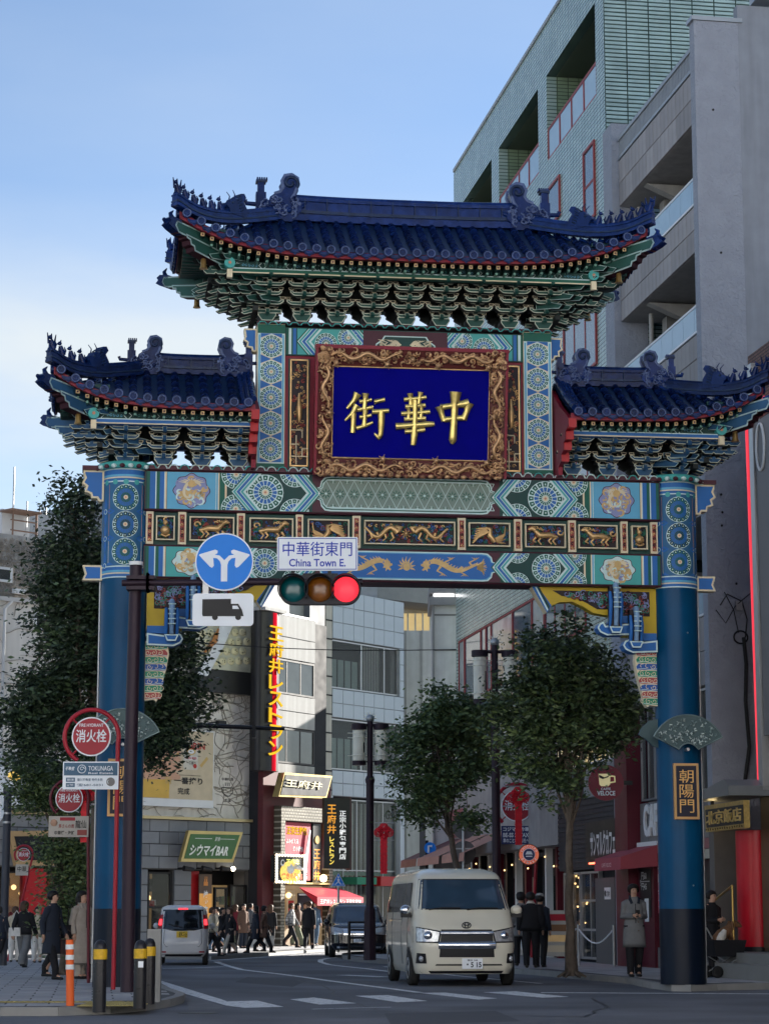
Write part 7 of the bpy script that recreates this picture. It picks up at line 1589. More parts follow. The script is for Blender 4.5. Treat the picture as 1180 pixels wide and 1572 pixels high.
arrow(1); arrow(-1); mb.build('arrows', rs); mb = MB(); mb.box(c[0] - .03, c[0] + .03, -.24, -.1, c[2] - r_, c[2] - .1, STEEL); mb.build('bracket', rs)
# truck plate
tr = thing('truck_plate', 'white rounded plate with black lorry picture under the round arrow sign', 'road sign', (X0, Ysp, .12)); x0, z1_ = L3(296, 911, -.26)[0], L3(296, 911, -.26)[2]; x1, z0_ = L3(389, 961, -.26)[0], L3(389, 961, -.26)[2]
plate(tr, 'plate', rr(x0, x1, z0_, z1_, .07), -.26, SW); mb = MB(); w_, h_ = x1 - x0, z1_ - z0_; TX = lambda a, b: (x0 + a * w_, z0_ + b * h_)
mb.prism([TX(.16, .82), TX(.63, .83), TX(.63, .68), TX(.75, .68), TX(.81, .5), TX(.84, .3), TX(.17, .3), TX(.16, .36)], -.268, -.2605, BLACK); [mb.disc(TX(a, .27), .05, -.269, -.2605, BLACK, 14) for a in (.37, .75)]; mb.prism([TX(.655, .62), TX(.735, .62), TX(.765, .52), TX(.655, .52)], -.272, -.2685, SW); mb.build('lorry', tr)
mb = MB(); mb.box((x0 + x1) / 2 - .35, (x0 + x1) / 2 - .25, -.23, -.1, z1_ - .1, z1_ + .25, STEEL); mb.build('bracket', tr)
# place name sign
ns = thing('place_name_sign', 'white rectangular sign in blue lettering above the traffic light', 'road sign', (X0, Ysp, .12)); x0, z1_ = L3(425.5, 824.5, -.26)[0], L3(425.5, 824.5, -.26)[2]; x1, z0_ = L3(549, 876, -.26)[0], L3(549, 876, -.26)[2]
plate(ns, 'plate', rr(x0, x1, z0_, z1_, .02, 2), -.26, SW); mb = MB(); SBL = M('sign_letter_blue', (.01, .04, .42), .4); b_ = offset(rr(x0, x1, z0_, z1_, .02, 2), .025)
for i in range(len(b_)): q, e = b_[i], b_[(i + 1) % len(b_)]; mb.tube([(q[0], -.262, q[1]), (e[0], -.262, e[1])], .006, SBL, 4)
w_, h_ = x1 - x0, z1_ - z0_; write(mb, '中華街東門', x0 + .07 * w_, x1 - .07 * w_, z0_ + .43 * h_, z1_ - .14 * h_, SBL, v=-.265, bold=.004); write(mb, 'China Town E.', x0 + .15 * w_, x1 - .15 * w_, z0_ + .12 * h_, z0_ + .35 * h_, SBL, v=-.265, bold=.018); mb.build('lettering', ns)
mb = MB(); [mb.box(L3(x, 880, -.1)[0] - .03, L3(x, 880, -.1)[0] + .03, -.22, -.16, L3(x, 895)[2], z0_ + .1, BLACK) for x in (450, 506)]; mb.build('bracket', ns)
# traffic light
tl = thing('traffic_light', 'horizontal dark traffic light with the red lamp lit', 'traffic light', (X0, Ysp, .12)); mb = MB(); HSG = M('housing_black', (.02, .02, .028), .45); zc = L3(450, 909)[2]; xs = [L3(x, 909, -.3)[0] for x in (450.5, 491, 531)]
pr = []; n = 30; rz_ = 22.5 * k
hp = [(xs[0] + rz_ * cos(a), zc + rz_ * sin(a)) for a in [pi / 2 + pi * i / 14 for i in range(15)]] + [(xs[2] + rz_ * cos(a), zc + rz_ * sin(a)) for a in [-pi / 2 + pi * i / 14 for i in range(15)]]
mb.prism(hp, -.32, -.12, HSG); mb.box(xs[1] - .3, xs[1] + .3, -.16, -.05, zc + .1, zc + .3, HSG); mb.build('housing', tl)
cols = [M('lens_green', (.0, .09, .1), .2, var=.2, spec=.8), M('lens_amber', (.22, .07, .005), .2, var=.2, spec=.8), M('lens_red', (1, .03, .05), .3, var=0, emit=.33)]
for i, x in enumerate(xs):
    mb = MB(); mb.lathe([(.215, 0), (.21, .02), (.15, .05), (.01, .06)], (0, 0, 0), cols[i], 28); me = mb.mesh('lens'); link('lens', me, tl, M4=T4(x, -.325, zc) @ Matrix.Rotation(pi / 2, 4, 'X'))
    mb = MB(); n = 22; A0, A1 = -.2 * pi, 1.2 * pi; rings = [[(x + rr_ * cos(A0 + (A1 - A0) * j / n), v_, zc + rr_ * sin(A0 + (A1 - A0) * j / n) + dz) for j in range(n + 1)] for rr_, v_, dz in ((.25, -.32, 0), (.25, -.62, -.02))]; m_ = n + 1
    mb.add(rings[0] + rings[1], [(j, j + 1, m_ + j + 1, m_ + j) for j in range(n)], HSG, True); mb.tube(rings[1], .008, HSG, 4); mb.build('visor', tl)
# fire hydrant signs
def hydrant(name, label, cx, cy, R, footx, footy, Z, ad, col, arc, small=False, txt=True, grp='fire hydrant signs'):
    f_ = gnd(footx, footy, Z); Yh = f_[1]; kk = S(Yh); t = thing(name, label, 'hydrant sign', f_, 0, grp)
    def Q(px, py): p = at(px, py, Yh); return (p[0] - f_[0], p[2] - Z)
    c = Q(cx, cy); r = R * kk; ro = r * 1.38; mb = MB(); top = [(c[0] + ro * cos(a), 0, c[1] + ro * sin(a)) for a in [-.2 + (arc) * i / 24 for i in range(25)]]
    mb.tube([(0, 0, 0), (Q(footx + (cx + R * 1.38 - footx) * .5, (footy + cy) / 2)[0], 0, Q(0, (footy + cy) / 2)[1])] + top, r * .115 if not small else .03, col, 8); mb.build('post', t)
    mb = MB(); mb.disc(c, r, -.04, -.01, SW, 36); mb.disc(c, r * .93, -.045, -.041, FIRE, 36)
    if txt: write(mb, '消火栓', c[0] - r * .78, c[0] + r * .78, c[1] - r * .3, c[1] + r * .36, SW, v=-.05, bold=.012); write(mb, 'FIRE HYDRANT', c[0] - r * .62, c[0] + r * .62, c[1] + r * .5, c[1] + r * .66, SW, v=-.05, bold=.01)
    for a in (.8, 2.4, 3.9): mb.tube([(c[0] + r * .95 * cos(a), -.02, c[1] + r * .95 * sin(a)), (c[0] + ro * cos(a), -.01, c[1] + ro * sin(a))], .018, col, 5)
    mb.build('disc', t)
    return t, Q
h1_, Q = hydrant('hydrant_sign', 'nearest red fire hydrant sign on a long curved red post beside the signal pole', 141, 1131, 30, 174, 1519, .12, None, FIRE, 4.4)
x0, z1_ = Q(98, 1169.5); x1, z0_ = Q(182.5, 1212); ad = bpy.data.objects.new('advert_plate', None); mb = MB(); mb.box(x0, x1, -.06, -.03, z0_, z1_, SW); w_, h_ = x1 - x0, z1_ - z0_; ST = M('steel_blue', (.05, .12, .2), .4); mb.box(x0 + .02, x1 - .02, -.064, -.061, z0_ + h_ * .5, z1_ - .02, ST)
write(mb, 'TOKUNAGA', x0 + w_ * .46, x1 - w_ * .1, z0_ + h_ * .67, z0_ + h_ * .84, SW, v=-.068, bold=.01); write(mb, 'Real Estate', x0 + w_ * .46, x1 - w_ * .1, z0_ + h_ * .55, z0_ + h_ * .62, SW, v=-.068); write(mb, '不動産', x0 + w_ * .04, x0 + w_ * .2, z0_ + h_ * .68, z0_ + h_ * .82, SW, v=-.068, skew=.2); mb.tube([(x0 + w_ * .34 + .07 * cos(i * .5), -.066, z0_ + h_ * .73 + .07 * sin(i * .5)) for i in range(14)], .008, SW, 4); mb.tube([(x, -.067, z) for x, z in curl(x0 + w_ * .34, z0_ + h_ * .73, .045, 1, 0, 1, 8)], .007, SW, 4)
for a, tx, b in ((.27, '資料館', '徳川不動産 物件多数'), (.08, '山下町', '☎681-5031')): mb.box(x0 + w_ * .06, x0 + w_ * .22, -.064, -.061, z0_ + h_ * a, z0_ + h_ * (a + .15), ST); write(mb, tx, x0 + w_ * .08, x0 + w_ * .2, z0_ + h_ * (a + .03), z0_ + h_ * (a + .12), SW, v=-.068); write(mb, b, x0 + w_ * .26, x0 + w_ * .72, z0_ + h_ * (a + .02), z0_ + h_ * (a + .13), ST, v=-.066, bold=.01)
mb.disc((x1 - w_ * .14, z0_ + h_ * .27), .075, -.065, -.061, M('badge_grey', (.2, .19, .18), .5), 18); mb.tube([(x1 - w_ * .18, -.067, z0_ + h_ * .27 + .03), (x1 - w_ * .2, -.067, z0_ + h_ * .27), (x1 - w_ * .18, -.067, z0_ + h_ * .27 - .03)], .006, SW, 4); mb.build('advert_plate', h1_); bpy.data.objects.remove(ad)
h2_, Q = hydrant('hydrant_sign', 'shaded fire hydrant sign half hidden behind the estate agent plate', 107, 1226, 21, 136, 1509, .12, None, M('dark_red_post', (.12, .015, .025), .4), 4.2)
x0, z1_ = Q(76, 1253); x1, z0_ = Q(136.5, 1285); mb = MB(); CRP = M('plate_cream', (.48, .44, .38), .5); mb.box(x0, x1, -.05, -.02, z0_, z1_, CRP); w_, h_ = x1 - x0, z1_ - z0_; write(mb, '龍仙', x0 + w_ * .67, x1 - w_ * .06, z0_ + h_ * .42, z0_ + h_ * .8, BLACK, v=-.055, bold=.01); write(mb, '馬さんの店', x0 + w_ * .25, x0 + w_ * .64, z0_ + h_ * .42, z0_ + h_ * .62, RR, v=-.055, bold=.02); mb.box(x0 + w_ * .28, x0 + w_ * .66, -.053, -.051, z0_ + h_ * .78, z0_ + h_ * .94, FIRE); write(mb, '中華粥・海鮮', x0 + w_ * .15, x1 - w_ * .35, z0_ + h_ * .1, z0_ + h_ * .3, BLACK, v=-.055, bold=.02); mb.box(x0 + w_ * .72, x1 - .03, -.053, -.051, z0_ + h_ * .08, z0_ + h_ * .34, RR); mb.ball((x0 + w_ * .13, -.05, z0_ + h_ * .68), .07, M('face_print', (.5, .3, .2), .6), 8, sy=.2); mb.build('advert_plate', h2_)
h3_, Q = hydrant('hydrant_sign', 'small distant fire hydrant sign by the far left restaurant', 37, 1312, 10, 12, 1476, .12, None, FIRE, 4.0, True)
x0, z1_ = Q(25, 1327); x1, z0_ = Q(44, 1344); mb = MB(); mb.box(x0, x1, -.05, -.02, z0_, z1_, CRP); write(mb, '中華', x0 + .05, x1 - .05, z0_ + .1, z1_ - .05, BLACK, v=-.055); mb.build('advert_plate', h3_)
h4_, Q = hydrant('hydrant_sign', 'red fire hydrant sign behind the street tree leaves beside the dark lamp post', 793, 1237, 24, 816, 1470, .12, None, FIRE, 4.2)
x0, z1_ = Q(769, 1268); x1, z0_ = Q(814, 1296); mb = MB(); NV = M('plate_navy', (.03, .04, .13), .4); mb.box(x0, x1, -.05, -.02, z0_, z1_, NV); w_, h_ = x1 - x0, z1_ - z0_; [write(mb, s_, x0 + .05, x1 - .05, z0_ + h_ * a, z0_ + h_ * (a + .24), SW, v=-.055, bold=.02) for s_, a in (('コジマ自動車', .7), ('BE-SS SOFAX', .38), ('車のことなら当社へ', .08))]; mb.build('advert_plate', h4_)
# bollards
def bollard(label, px, py, top, sticker=False):
    f_ = gnd(px, py, .12); kk = S(f_[1]); h = (py - top) * kk; t = thing('bollard', label, 'bollard', f_, 0, 'black and yellow bollards at the corner'); mb = MB(); r = .088; mb.lathe([(r, 0), (r, h * .86), (r * .92, h * .93), (r * .6, h * .985), (.01, h)], (0, 0, 0), M('bollard_black', (.016, .016, .02), .28), 24); mb.build('post', t)
    mb = MB(); mb.lathe([(r + .004, h * .73), (r + .004, h * .87)], (0, 0, 0), M('reflective_yellow', (.6, .36, .02), .4, var=.2, scale=20), 24); mb.build('band', t)
    if sticker: mb = MB(); mb.box(-.02, .05, -r - .004, -r + .01, h * .6, h * .69, SW); mb.build('sticker', t)
bollard('black bollard with yellow band standing alone beside the orange post', 152.5, 1554, 1447); bollard('black bollard with small white sticker at the kerb corner', 214.5, 1548.5, 1447, True); bollard('rear bollard of the close pair at the kerb corner', 228.5, 1541.5, 1444)
f_ = gnd(108, 1557, .0); dp = thing('delineator_post', 'orange flexible lane post with white bands on the road edge', 'lane post', f_); kk = S(f_[1]); h = (1557 - 1447) * kk; ORG = M('post_orange', (.75, .13, .03), .5); mb = MB(); mb.lathe([(.16, 0), (.15, .02), (.09, .05), (.06, .07)], (0, 0, 0), M('base_red', (.6, .06, .04), .5), 24); mb.build('base', dp)
mb = MB(); mb.tube([(0, 0, .06), (-.03, 0, h)], [.058, .055], ORG, 20); mb.build('post', dp); mb = MB(); [mb.tube([(-.03 * q, 0, h * q), (-.03 * q, 0, h * (q + .065))], .061, M('reflective_white', (.7, .72, .74), .3), 20) for q in (.6, .73, .87)]; mb.build('band', dp)
cbx = stand('kerb_post', 'square grey concrete post behind the paired bollards', 'post', 236, 1538); mb = MB(); mb.box(-.1, .1, -.1, .1, 0, 1.05, KERB); mb.build('post', cbx) if 0 else tag(cbx, cbx['label'], 'post'); mb.build('post', cbx)
# Chinese lantern lamp posts
IV = M('lamp_ivory', (.85, .8, .66), .4)
def lamp_post(label, bx, by, topy, lampx, ly0, ly1, arms=(-1, 1), Z=.12, bw=17):
    f_ = gnd(bx, by, Z); kk = S(f_[1]); t = thing('street_lamp', label, 'street lamp', f_, 0, 'purple lamp posts with tall ivory lanterns')
    H = lambda py: at(bx, py, f_[1])[2] - Z
    hb = H(by - (by - topy) * .22); mb = MB(); mb.lathe([(bw * .55 * kk, 0), (bw * .5 * kk, hb * .9), (bw * .34 * kk, hb)], (0, 0, 0), PLUM, 8, smooth=False); mb.cyl((0, 0, hb), (0, 0, H(ly1 + 25)), .11, PLUM, 12); mb.cyl((0, 0, H(ly1 + 25)), (0, 0, H(topy + 12)), .085, PLUM, 12); mb.lathe([(.12, 0), (.14, .1), (.1, .2)], (0, 0, H(ly1 + 25) - .1), PLUM, 8); mb.build('post', t)
    mb = MB(); mb.ball((0, 0, H(topy + 8)), .12, STEEL, 12); [mb.tube([(0, 0, H(topy + 8)), (.2 * cos(a), 0, H(topy + 8) + .2 * sin(a))], [.03, .006], IV, 5) for a in [i * pi / 6 for i in range(7)]]; mb.build('finial', t)
    for s in arms:
        x = s * lampx * kk; z1, z0 = H(ly0), H(ly1); mb = MB(); mb.tube([(0, 0, z1 + .12), (x, 0, z1 + .14)], .045, PLUM, 8); mb.tube([(0, 0, z0 + .05), (x, 0, z0 + .05)], .02, PLUM, 6); mb.build('arm', t)
        mb = MB(); mb.lathe([(.17, z0 + .08), (.175, z1 - .02)], (x, 0, 0), IV, 16); o = mb.build('lantern', t); mb = MB(); mb.cyl((x, 0, z1), (x, 0, z1 + .16), .22, PLUM, 12); mb.cyl((x, 0, z0 - .05), (x, 0, z0 + .07), .19, PLUM, 12)
        for z in (z1 - .12, z1 - .25, z0 + .2): mb.lathe([(.18, 0), (.2, .02), (.18, .04)], (x, 0, z), IV, 12); mb.cyl((x - .32, 0, z + .02), (x + .32, 0, z + .02), .012, IV, 5)
        for i in range(18): q = z0 + .3 + (z1 - z0 - .7) * i / 18; mb.box(x + .13, x + .16, -.13, -.1, q, q + .04, PLUM)
        mb.build('lantern_trim', o)
lamp_post('lamp post with two ivory lanterns beside the black minivan', 567.5, 1474, 1095, 17, 1120, 1172)
lamp_post('dark lamp post with one visible lantern between the two street trees', 763, 1480, 978, 23, 1008, 1078, Z=.12, bw=13)
# red knot decorations
KN = M('knot_red', (.9, .012, .03), .45, var=.25, scale=14)
def knot(label, px, py, Yk, w, tail, hang=None):
    p = at(px, py, Yk); kk = S(Yk); t = thing('red_knot', label, 'knot decoration', p, 0, 'red knot decorations on the posts'); w *= kk; mb = MB()
    for (x, z, r) in ((0, 0, .3), (-.3, 0, .26), (.3, 0, .26), (0, .3, .24), (0, -.28, .2), (-.2, .17, .18), (.2, .17, .18)):
        for q in range(3): mb.tube([((x + r * (1 - .3 * q) * cos(i * .7)) * w, -.03 * q, (z + r * (1 - .3 * q) * sin(i * .7)) * w) for i in range(10)], .035 * w, KN, 5)
    mb.build('knot', t); mb = MB(); tw = 5 * kk; mb.box(-tw, tw, -.05, .05, -tail * kk, -.35 * w, KN); [mb.box(-tw * 1.15, tw * 1.15, -.06, .06, -tail * kk * (i + 1) / 9 - .03, -tail * kk * (i + 1) / 9, KN) for i in range(8)]; mb.build('tassel', t)
    mb = MB(); x2 = hang if hang is not None else -24 * kk; [mb.cyl((x2, 0, z), (w * .6, 0, z), .02, STEEL, 6) for z in (.55 * w, -.45 * w)]; mb.build('hanger', t)
knot('red knot decoration hanging beside the double lantern lamp post', 589, 1278, 74, 26, 62); knot('red knot decoration in front of the navy hydrant plate', 795, 1224, 66, 30, 72); knot('red knot decoration glowing behind the shaded hydrant sign', 131, 1222, 43.5, 28, 70)
# round back-facing signs, crossing sign, blue sign
rb_ = thing('sign_backs', 'grey backs of two round signs on one galvanised post', 'road sign', gnd(712, 1468, .12)); f_ = rb_.location; kk = S(f_[1]); mb = MB(); H = lambda py: at(712, py, f_[1])[2] - .12; mb.cyl((0, -.05, 0), (0, -.05, H(1255)), .05, STEEL, 10); mb.build('post', rb_)
for py in (1270, 1309): mb = MB(); mb.disc((.02, H(py)), 18 * kk, 0, .03, M('sign_back_grey', (.13, .12, .12), .5), 32); mb.box(-.3, .3, -.04, 0, H(py) + .1, H(py) + .14, STEEL); mb.build('round_plate', rb_)
def tri(label, name, cx, cy, r, fy):
    f_ = gnd(cx, fy, .12); kk = S(f_[1]); t = thing(name, label, 'road sign', f_); zc = at(cx, cy, f_[1])[2] - .12; r *= kk; mb = MB(); mb.cyl((0, .05, 0), (0, .05, zc), .04, STEEL, 8); mb.build('post', t); mb = MB(); P = [(0, r * 1.1), (-r * .98, -r * .75), (r * .98, -r * .75)]; P = [(x, z + zc) for x, z in P]; mb.prism(P, 0, .03, SW); mb.prism(offset(P, r * .07), -.005, -.001, SB)
    mb.prism([(x * r, zc + z * r) for x, z in ((-.5, -.5), (-.1, -.1), (-.18, .15), (0, .35), (.18, .15), (.12, -.1), (.4, -.5), (.28, -.55), (0, -.2), (-.38, -.58))], -.012, -.006, SW); mb.disc((0, zc + r * .48), r * .12, -.012, -.006, SW, 10); [mb.box(a * r, (a + .22) * r, -.01, -.006, zc - r * .5, zc - r * .42, SW) for a in (-.75, .5)]; mb.build('plate', t)
tri('blue triangular crossing sign near the restaurant queue', 'crossing_sign', 519, 1352, 11, 1462)
f_ = gnd(658, 1462, .12); t = thing('blue_round_sign', 'small round blue sign above a number plate partly behind foliage', 'road sign', f_); kk = S(f_[1]); H = lambda py: at(658, py, f_[1])[2] - .12; mb = MB(); mb.cyl((-.05, .06, 0), (-.05, .06, H(1290)), .05, BLACK, 8); mb.box(-.3, -.1, .0, .2, 0, H(1210), M('grey_post', (.12, .12, .12), .6)); mb.build('post', t); mb = MB(); mb.disc((.05, H(1302)), 9 * kk, -.02, 0, SB, 20); mb.tube([(0, -.03, H(1309)), (0, -.03, H(1299)), (.12, -.03, H(1299))], .04, SW, 5); mb.box(-.15, .35, -.02, 0, H(1320), H(1313), SW); write(mb, '-20', -.1, .3, H(1319), H(1314), BLACK, v=-.025); mb.build('plate', t)
# round hanging signs
def roundsign(name, label, px, py, Yk, r, outer, draw):
    p = at(px, py, Yk); t = thing(name, label, 'sign', p); r *= S(Yk); mb = MB(); mb.disc((0, 0), r, -.12, .0, outer, 40); mb.box(0, r * 1.5, -.08, -.04, -.05, .05, BLACK); mb.build('disc', t); mb = MB(); draw(mb, r); mb.build('picture', t)
def dv(mb, r):
    mb.prism([(-.42 * r, .5 * r), (.25 * r, .5 * r), (.22 * r, -.1 * r), (.12 * r, -.2 * r), (-.28 * r, -.2 * r), (-.38 * r, -.1 * r)], -.14, -.121, M('cup_cream', (.75, .66, .35), .4, emit=.08)); mb.tube([(.22 * r, -.13, .38 * r), (.48 * r, -.13, .35 * r), (.5 * r, -.13, .05 * r), (.2 * r, -.13, .0)], .05 * r, M('cup_cream', (0, 0, 0)), 6); write(mb, 'CAFFE', -.3 * r, .25 * r, -.42 * r, -.28 * r, SW, v=-.13, bold=.02); write(mb, 'VELOCE', -.52 * r, .5 * r, -.72 * r, -.46 * r, SW, v=-.13, bold=.03); mb.prism([(-.4 * r, .45 * r), (-.1 * r, .3 * r), (.2 * r, .42 * r), (.1 * r, .3 * r), (-.2 * r, .2 * r), (-.4 * r, .3 * r)], -.15, -.141, BLACK)
roundsign('round_cafe_sign', 'round maroon cafe sign with a cream coffee cup beside the maroon column', 929, 1202, 56, 27, M('sign_maroon', (.2, .01, .03), .35), dv)
def dc(mb, r):
    mb.disc((0, 0), r * .93, -.13, -.121, M('sign_orange', (.7, .16, .08), .4, emit=.1), 36); mb.disc((0, 0), r * .6, -.14, -.131, SW, 30); mb.disc((0, 0), r * .54, -.15, -.141, NV, 30); mb.prism([(-.35 * r, 0), (-.2 * r, .3 * r), (.2 * r, .3 * r), (.35 * r, 0)], -.16, -.151, SW); mb.box(-.3 * r, .3 * r, -.16, -.151, -.22 * r, -.12 * r, SW)
    for txt, a0, s in (('CHOCOCRO', pi * .85, -1), ('STMARC', -pi * .8, 1)):
        for i, ch in enumerate(txt):
            a = a0 + s * pi * .7 * i / (len(txt) - 1) if s < 0 else a0 + .6 * pi * i / (len(txt) - 1); c_ = (.77 * r * cos(a), .77 * r * sin(a)); rot = a - pi / 2 if s < 0 else a + pi / 2; write(mb, ch, -.09 * r, .09 * r, -.11 * r, .11 * r, SW, v=-.14, bold=.03, T=lambda x, z, v: (c_[0] + x * cos(rot) - z * sin(rot), v, c_[1] + x * sin(rot) + z * cos(rot)))
roundsign('round_bakery_sign', 'round orange ringed bakery sign hanging over the pavement beside the street tree', 811, 1312, 58, 16, BLACK, dc)
# railings, boards, ropes
gr = stand('guard_rail', 'short black tubular guard rail on the island beside the lamp post', 'railing', 547, 1473); mb = MB(); kk = S(gr.location[1]); x0, x1 = -11 * kk, 14 * kk; [mb.cyl((x, 0, 0), (x, 0, 1.05), .04, BLACK, 8) for x in (x0, x1)]; [mb.cyl((x0, 0, z), (x1, 0, z), .03, BLACK, 8) for z in (.35, .6, .82, 1.03)]; mb.build('rail', gr)
abd = thing('menu_board', 'white framed standing menu board behind the street tree trunk', 'menu board', gnd(852, 1484, .12), R_(-20)); mb = MB(); mb.box(-.4, .4, -.05, 0, .25, 1.35, M('board_cream', (.4, .37, .33), .6)); [mb.box(x - .03, x + .03, -.08, .02, 0, 1.4, WHITE) for x in (-.43, .43)]; [mb.box(-.3, .3, -.055, -.051, z, z + .16, m) for z, m in ((1.1, FIRE), (.85, M('goods_brown', (0, 0, 0))), (.6, WARMW), (.35, M('poster_cream', (0, 0, 0))))]; mb.build('board', abd)
rp_ = thing('rope_barrier', 'steel posts with a sagging white rope outside the bakery cafe', 'barrier', gnd(888, 1482, .12), R_(-60)); mb = MB(); [(lambda q: (q.cyl((x, 0, 0), (x, 0, 1.0), .035, STEEL, 8), q.build('post', rp_)))(MB()) for x in (-1.6, 0, 1.5)]; mb = MB(); [mb.tube([(a + 1.5 * i / 10, 0, .9 - .35 * sin(pi * i / 10)) for i in range(11)], .02, SW, 5) for a in (-1.6, 0)]; mb.build('rope', rp_)
# overhead wires and the bracket arm on the left restaurant side
wi = bpy.data.objects.new('w', None); mb = MB(); a, b = at(262, 983, 60), at(700, 997, 60); mb.tube([(a[0] + (b[0] - a[0]) * i / 12, 60, a[2] + (b[2] - a[2]) * i / 12 - .12 * sin(pi * i / 12)) for i in range(13)], .012, CB, 4); wo_ = link('overhead_wire', mb.mesh('w')); tag(wo_, 'thin dark wire strung across the street below the gate beam', 'wire'); bpy.data.objects.remove(wi)
mb = MB(); a, b = at(292, 1113, 62), at(437, 1119, 62); mb.tube([a, b], [.07, .045], BLACK, 8); mb.box(at(390, 1118, 62)[0] - .05, at(390, 1118, 62)[0] + .05, 61.9, 62.1, a[2] - .35, a[2], BLACK); mb.tube([a, (a[0] - 2.0, 62, a[2] - .05), (a[0] - 2.1, 62, a[2] - .2), (a[0] - 2.1, 62, .12)], .1, BLACK, 8); wo_ = link('street_signal_boom', mb.mesh('boom')); tag(wo_, 'thin black horizontal arm crossing in front of the vertical restaurant sign', 'signal boom')
f_ = gnd(5, 1482, .12); t = thing('grey_pole', 'grey banded pole at the far left edge with a lamp bracket', 'pole', f_); kk = S(f_[1]); H = lambda py: at(5, py, f_[1])[2] - .12; mb = MB(); mb.cyl((0, 0, 0), (0, 0, H(1212)), .1, M('pole_charcoal', (.05, .055, .07), .45), 12); mb.cyl((-.1, 0, H(1215)), (.15, 0, H(1215)), .12, M('pole_charcoal', (0, 0, 0)), 10); mb.build('post', t); mb = MB(); [mb.lathe([(.115, 0), (.115, .05)], (0, 0, H(y)), STEEL, 12) for y in (1250, 1264)]; mb.disc((-.35, H(1248)), .28, -.1, -.07, SW, 24); mb.build('band', t)
# cream sign and dark edge wall on the far left building
t = fthing('left_edge_sign', 'bright white wall sign with red edge at the far left', 'sign', Bf); a, b, c, d = rect(Bf, -30, 52, 1178, 1240, -.3); mb = MB(); mb.box(a, b, -.4, .25, c, d, SW); mb.box(a + 2.5, a + 2.6, -.42, -.401, c, d, RED); mb.ball((b - .9, -.42, d - .3), .35, M('food_yellow', (0, 0, 0)), 10, sy=.1, sz=.5); mb.build('panel', t); mb = MB(); mb.box(a, b + .3, -.3, .2, 5.07, c, M('band_navy', (.03, .035, .05), .5)); mb.build('backing', t)
# ================================================================== VEHICLES (nose or tail toward -Y, length along +Y)
class Body:
    def __init__(s, L_, prof, e=.25): s.L = L_; s.p = prof; s.e = e
    def at(s, z):
        P = s.p
        for i in range(len(P) - 1):
            if P[i][0] <= z <= P[i + 1][0]: t = (z - P[i][0]) / (P[i + 1][0] - P[i][0]); t = t * t * (3 - 2 * t) * .3 + t * .7; return [P[i][k] * (1 - t) + P[i + 1][k] * t for k in (1, 2, 3)]
        return P[0][1:] if z < P[0][0] else P[-1][1:]
    def front(s, x, z, off=0):
        yf, yr, hw = s.at(z); m, h = (yf + yr) / 2, (yr - yf) / 2; q = min(.999, abs(x) / hw) ** (2 / s.e); return (x, m - h * (1 - q) ** (s.e / 2) - off + .06 * (x / hw) ** 2, z)
    def side(s, y, z, sg, off=0):
        yf, yr, hw = s.at(z); m, h = (yf + yr) / 2, (yr - yf) / 2; q = min(.999, abs(y - m) / h) ** (2 / s.e); return (sg * (hw * (1 - q) ** (s.e / 2) + off), y, z)
    def mesh(s, mb, mat, n=72, k=26):
        z0, z1 = s.p[0][0], s.p[-1][0]; rings = []
        for i in range(k + 1):
            z = z0 + (z1 - z0) * i / k; yf, yr, hw = s.at(z); m, h = (yf + yr) / 2, (yr - yf) / 2; r = []
            for j in range(n):
                t = 2 * pi * j / n; c_, s_ = cos(t), sin(t); x = hw * math.copysign(abs(c_) ** s.e, c_); y = m + h * math.copysign(abs(s_) ** s.e, s_); r.append((x, y + (.06 * (x / hw) ** 2 if s_ < 0 else 0), z))
            rings.append(r)
        mb.loft(rings, mat)
    def patch(s, mb, c4, mat, fn='front', sg=1, off=.006, nx=10, nz=6, wave=0):
        vs = []; (a, b, c, d) = c4
        for j in range(nz + 1):
            q = j / nz
            for i in range(nx + 1):
                t = i / nx; u = (a[0] * (1 - t) + b[0] * t) * (1 - q) + (d[0] * (1 - t) + c[0] * t) * q; z = (a[1] * (1 - t) + b[1] * t) * (1 - q) + (d[1] * (1 - t) + c[1] * t) * q
                vs.append(s.front(u, z, off) if fn == 'front' else s.side(u, z, sg, off))
        mb.add(vs, [(j * (nx + 1) + i, j * (nx + 1) + i + 1, (j + 1) * (nx + 1) + i + 1, (j + 1) * (nx + 1) + i) for j in range(nz) for i in range(nx)], mat, True)
CG = M('car_glass', (.03, .06, .1), .1, var=.15, scale=2, spec=1)
CGD = M('car_glass_dark', (.008, .01, .012), .06, var=0, spec=.8)
HLM = M('headlamp', (.5, .52, .55), .12, .5, var=.35, scale=18)
def wheel(parent, x, y, r, sg, w_=.2):
    mb = MB(); T = lambda px, py, pz: (x + px, y + py, r + pz); n = 28
    rings = [[(x + sg * a, y + rr_ * cos(2 * pi * i / n), r + rr_ * sin(2 * pi * i / n)) for i in range(n)] for a, rr_ in ((-w_, r * .9), (-w_ * .9, r), (-.03, r), (0, r * .93), (0, r * .66))]; mb.loft(rings, RUBBER); o = mb.build('wheel', parent)
    mb = MB(); rings = [[(x + sg * a, y + rr_ * cos(2 * pi * i / n), r + rr_ * sin(2 * pi * i / n)) for i in range(n)] for a, rr_ in ((-.04, r * .66), (.012, r * .6), (-.015, r * .3), (.01, r * .12))]; mb.loft(rings, STEEL); mb.build('rim', o)
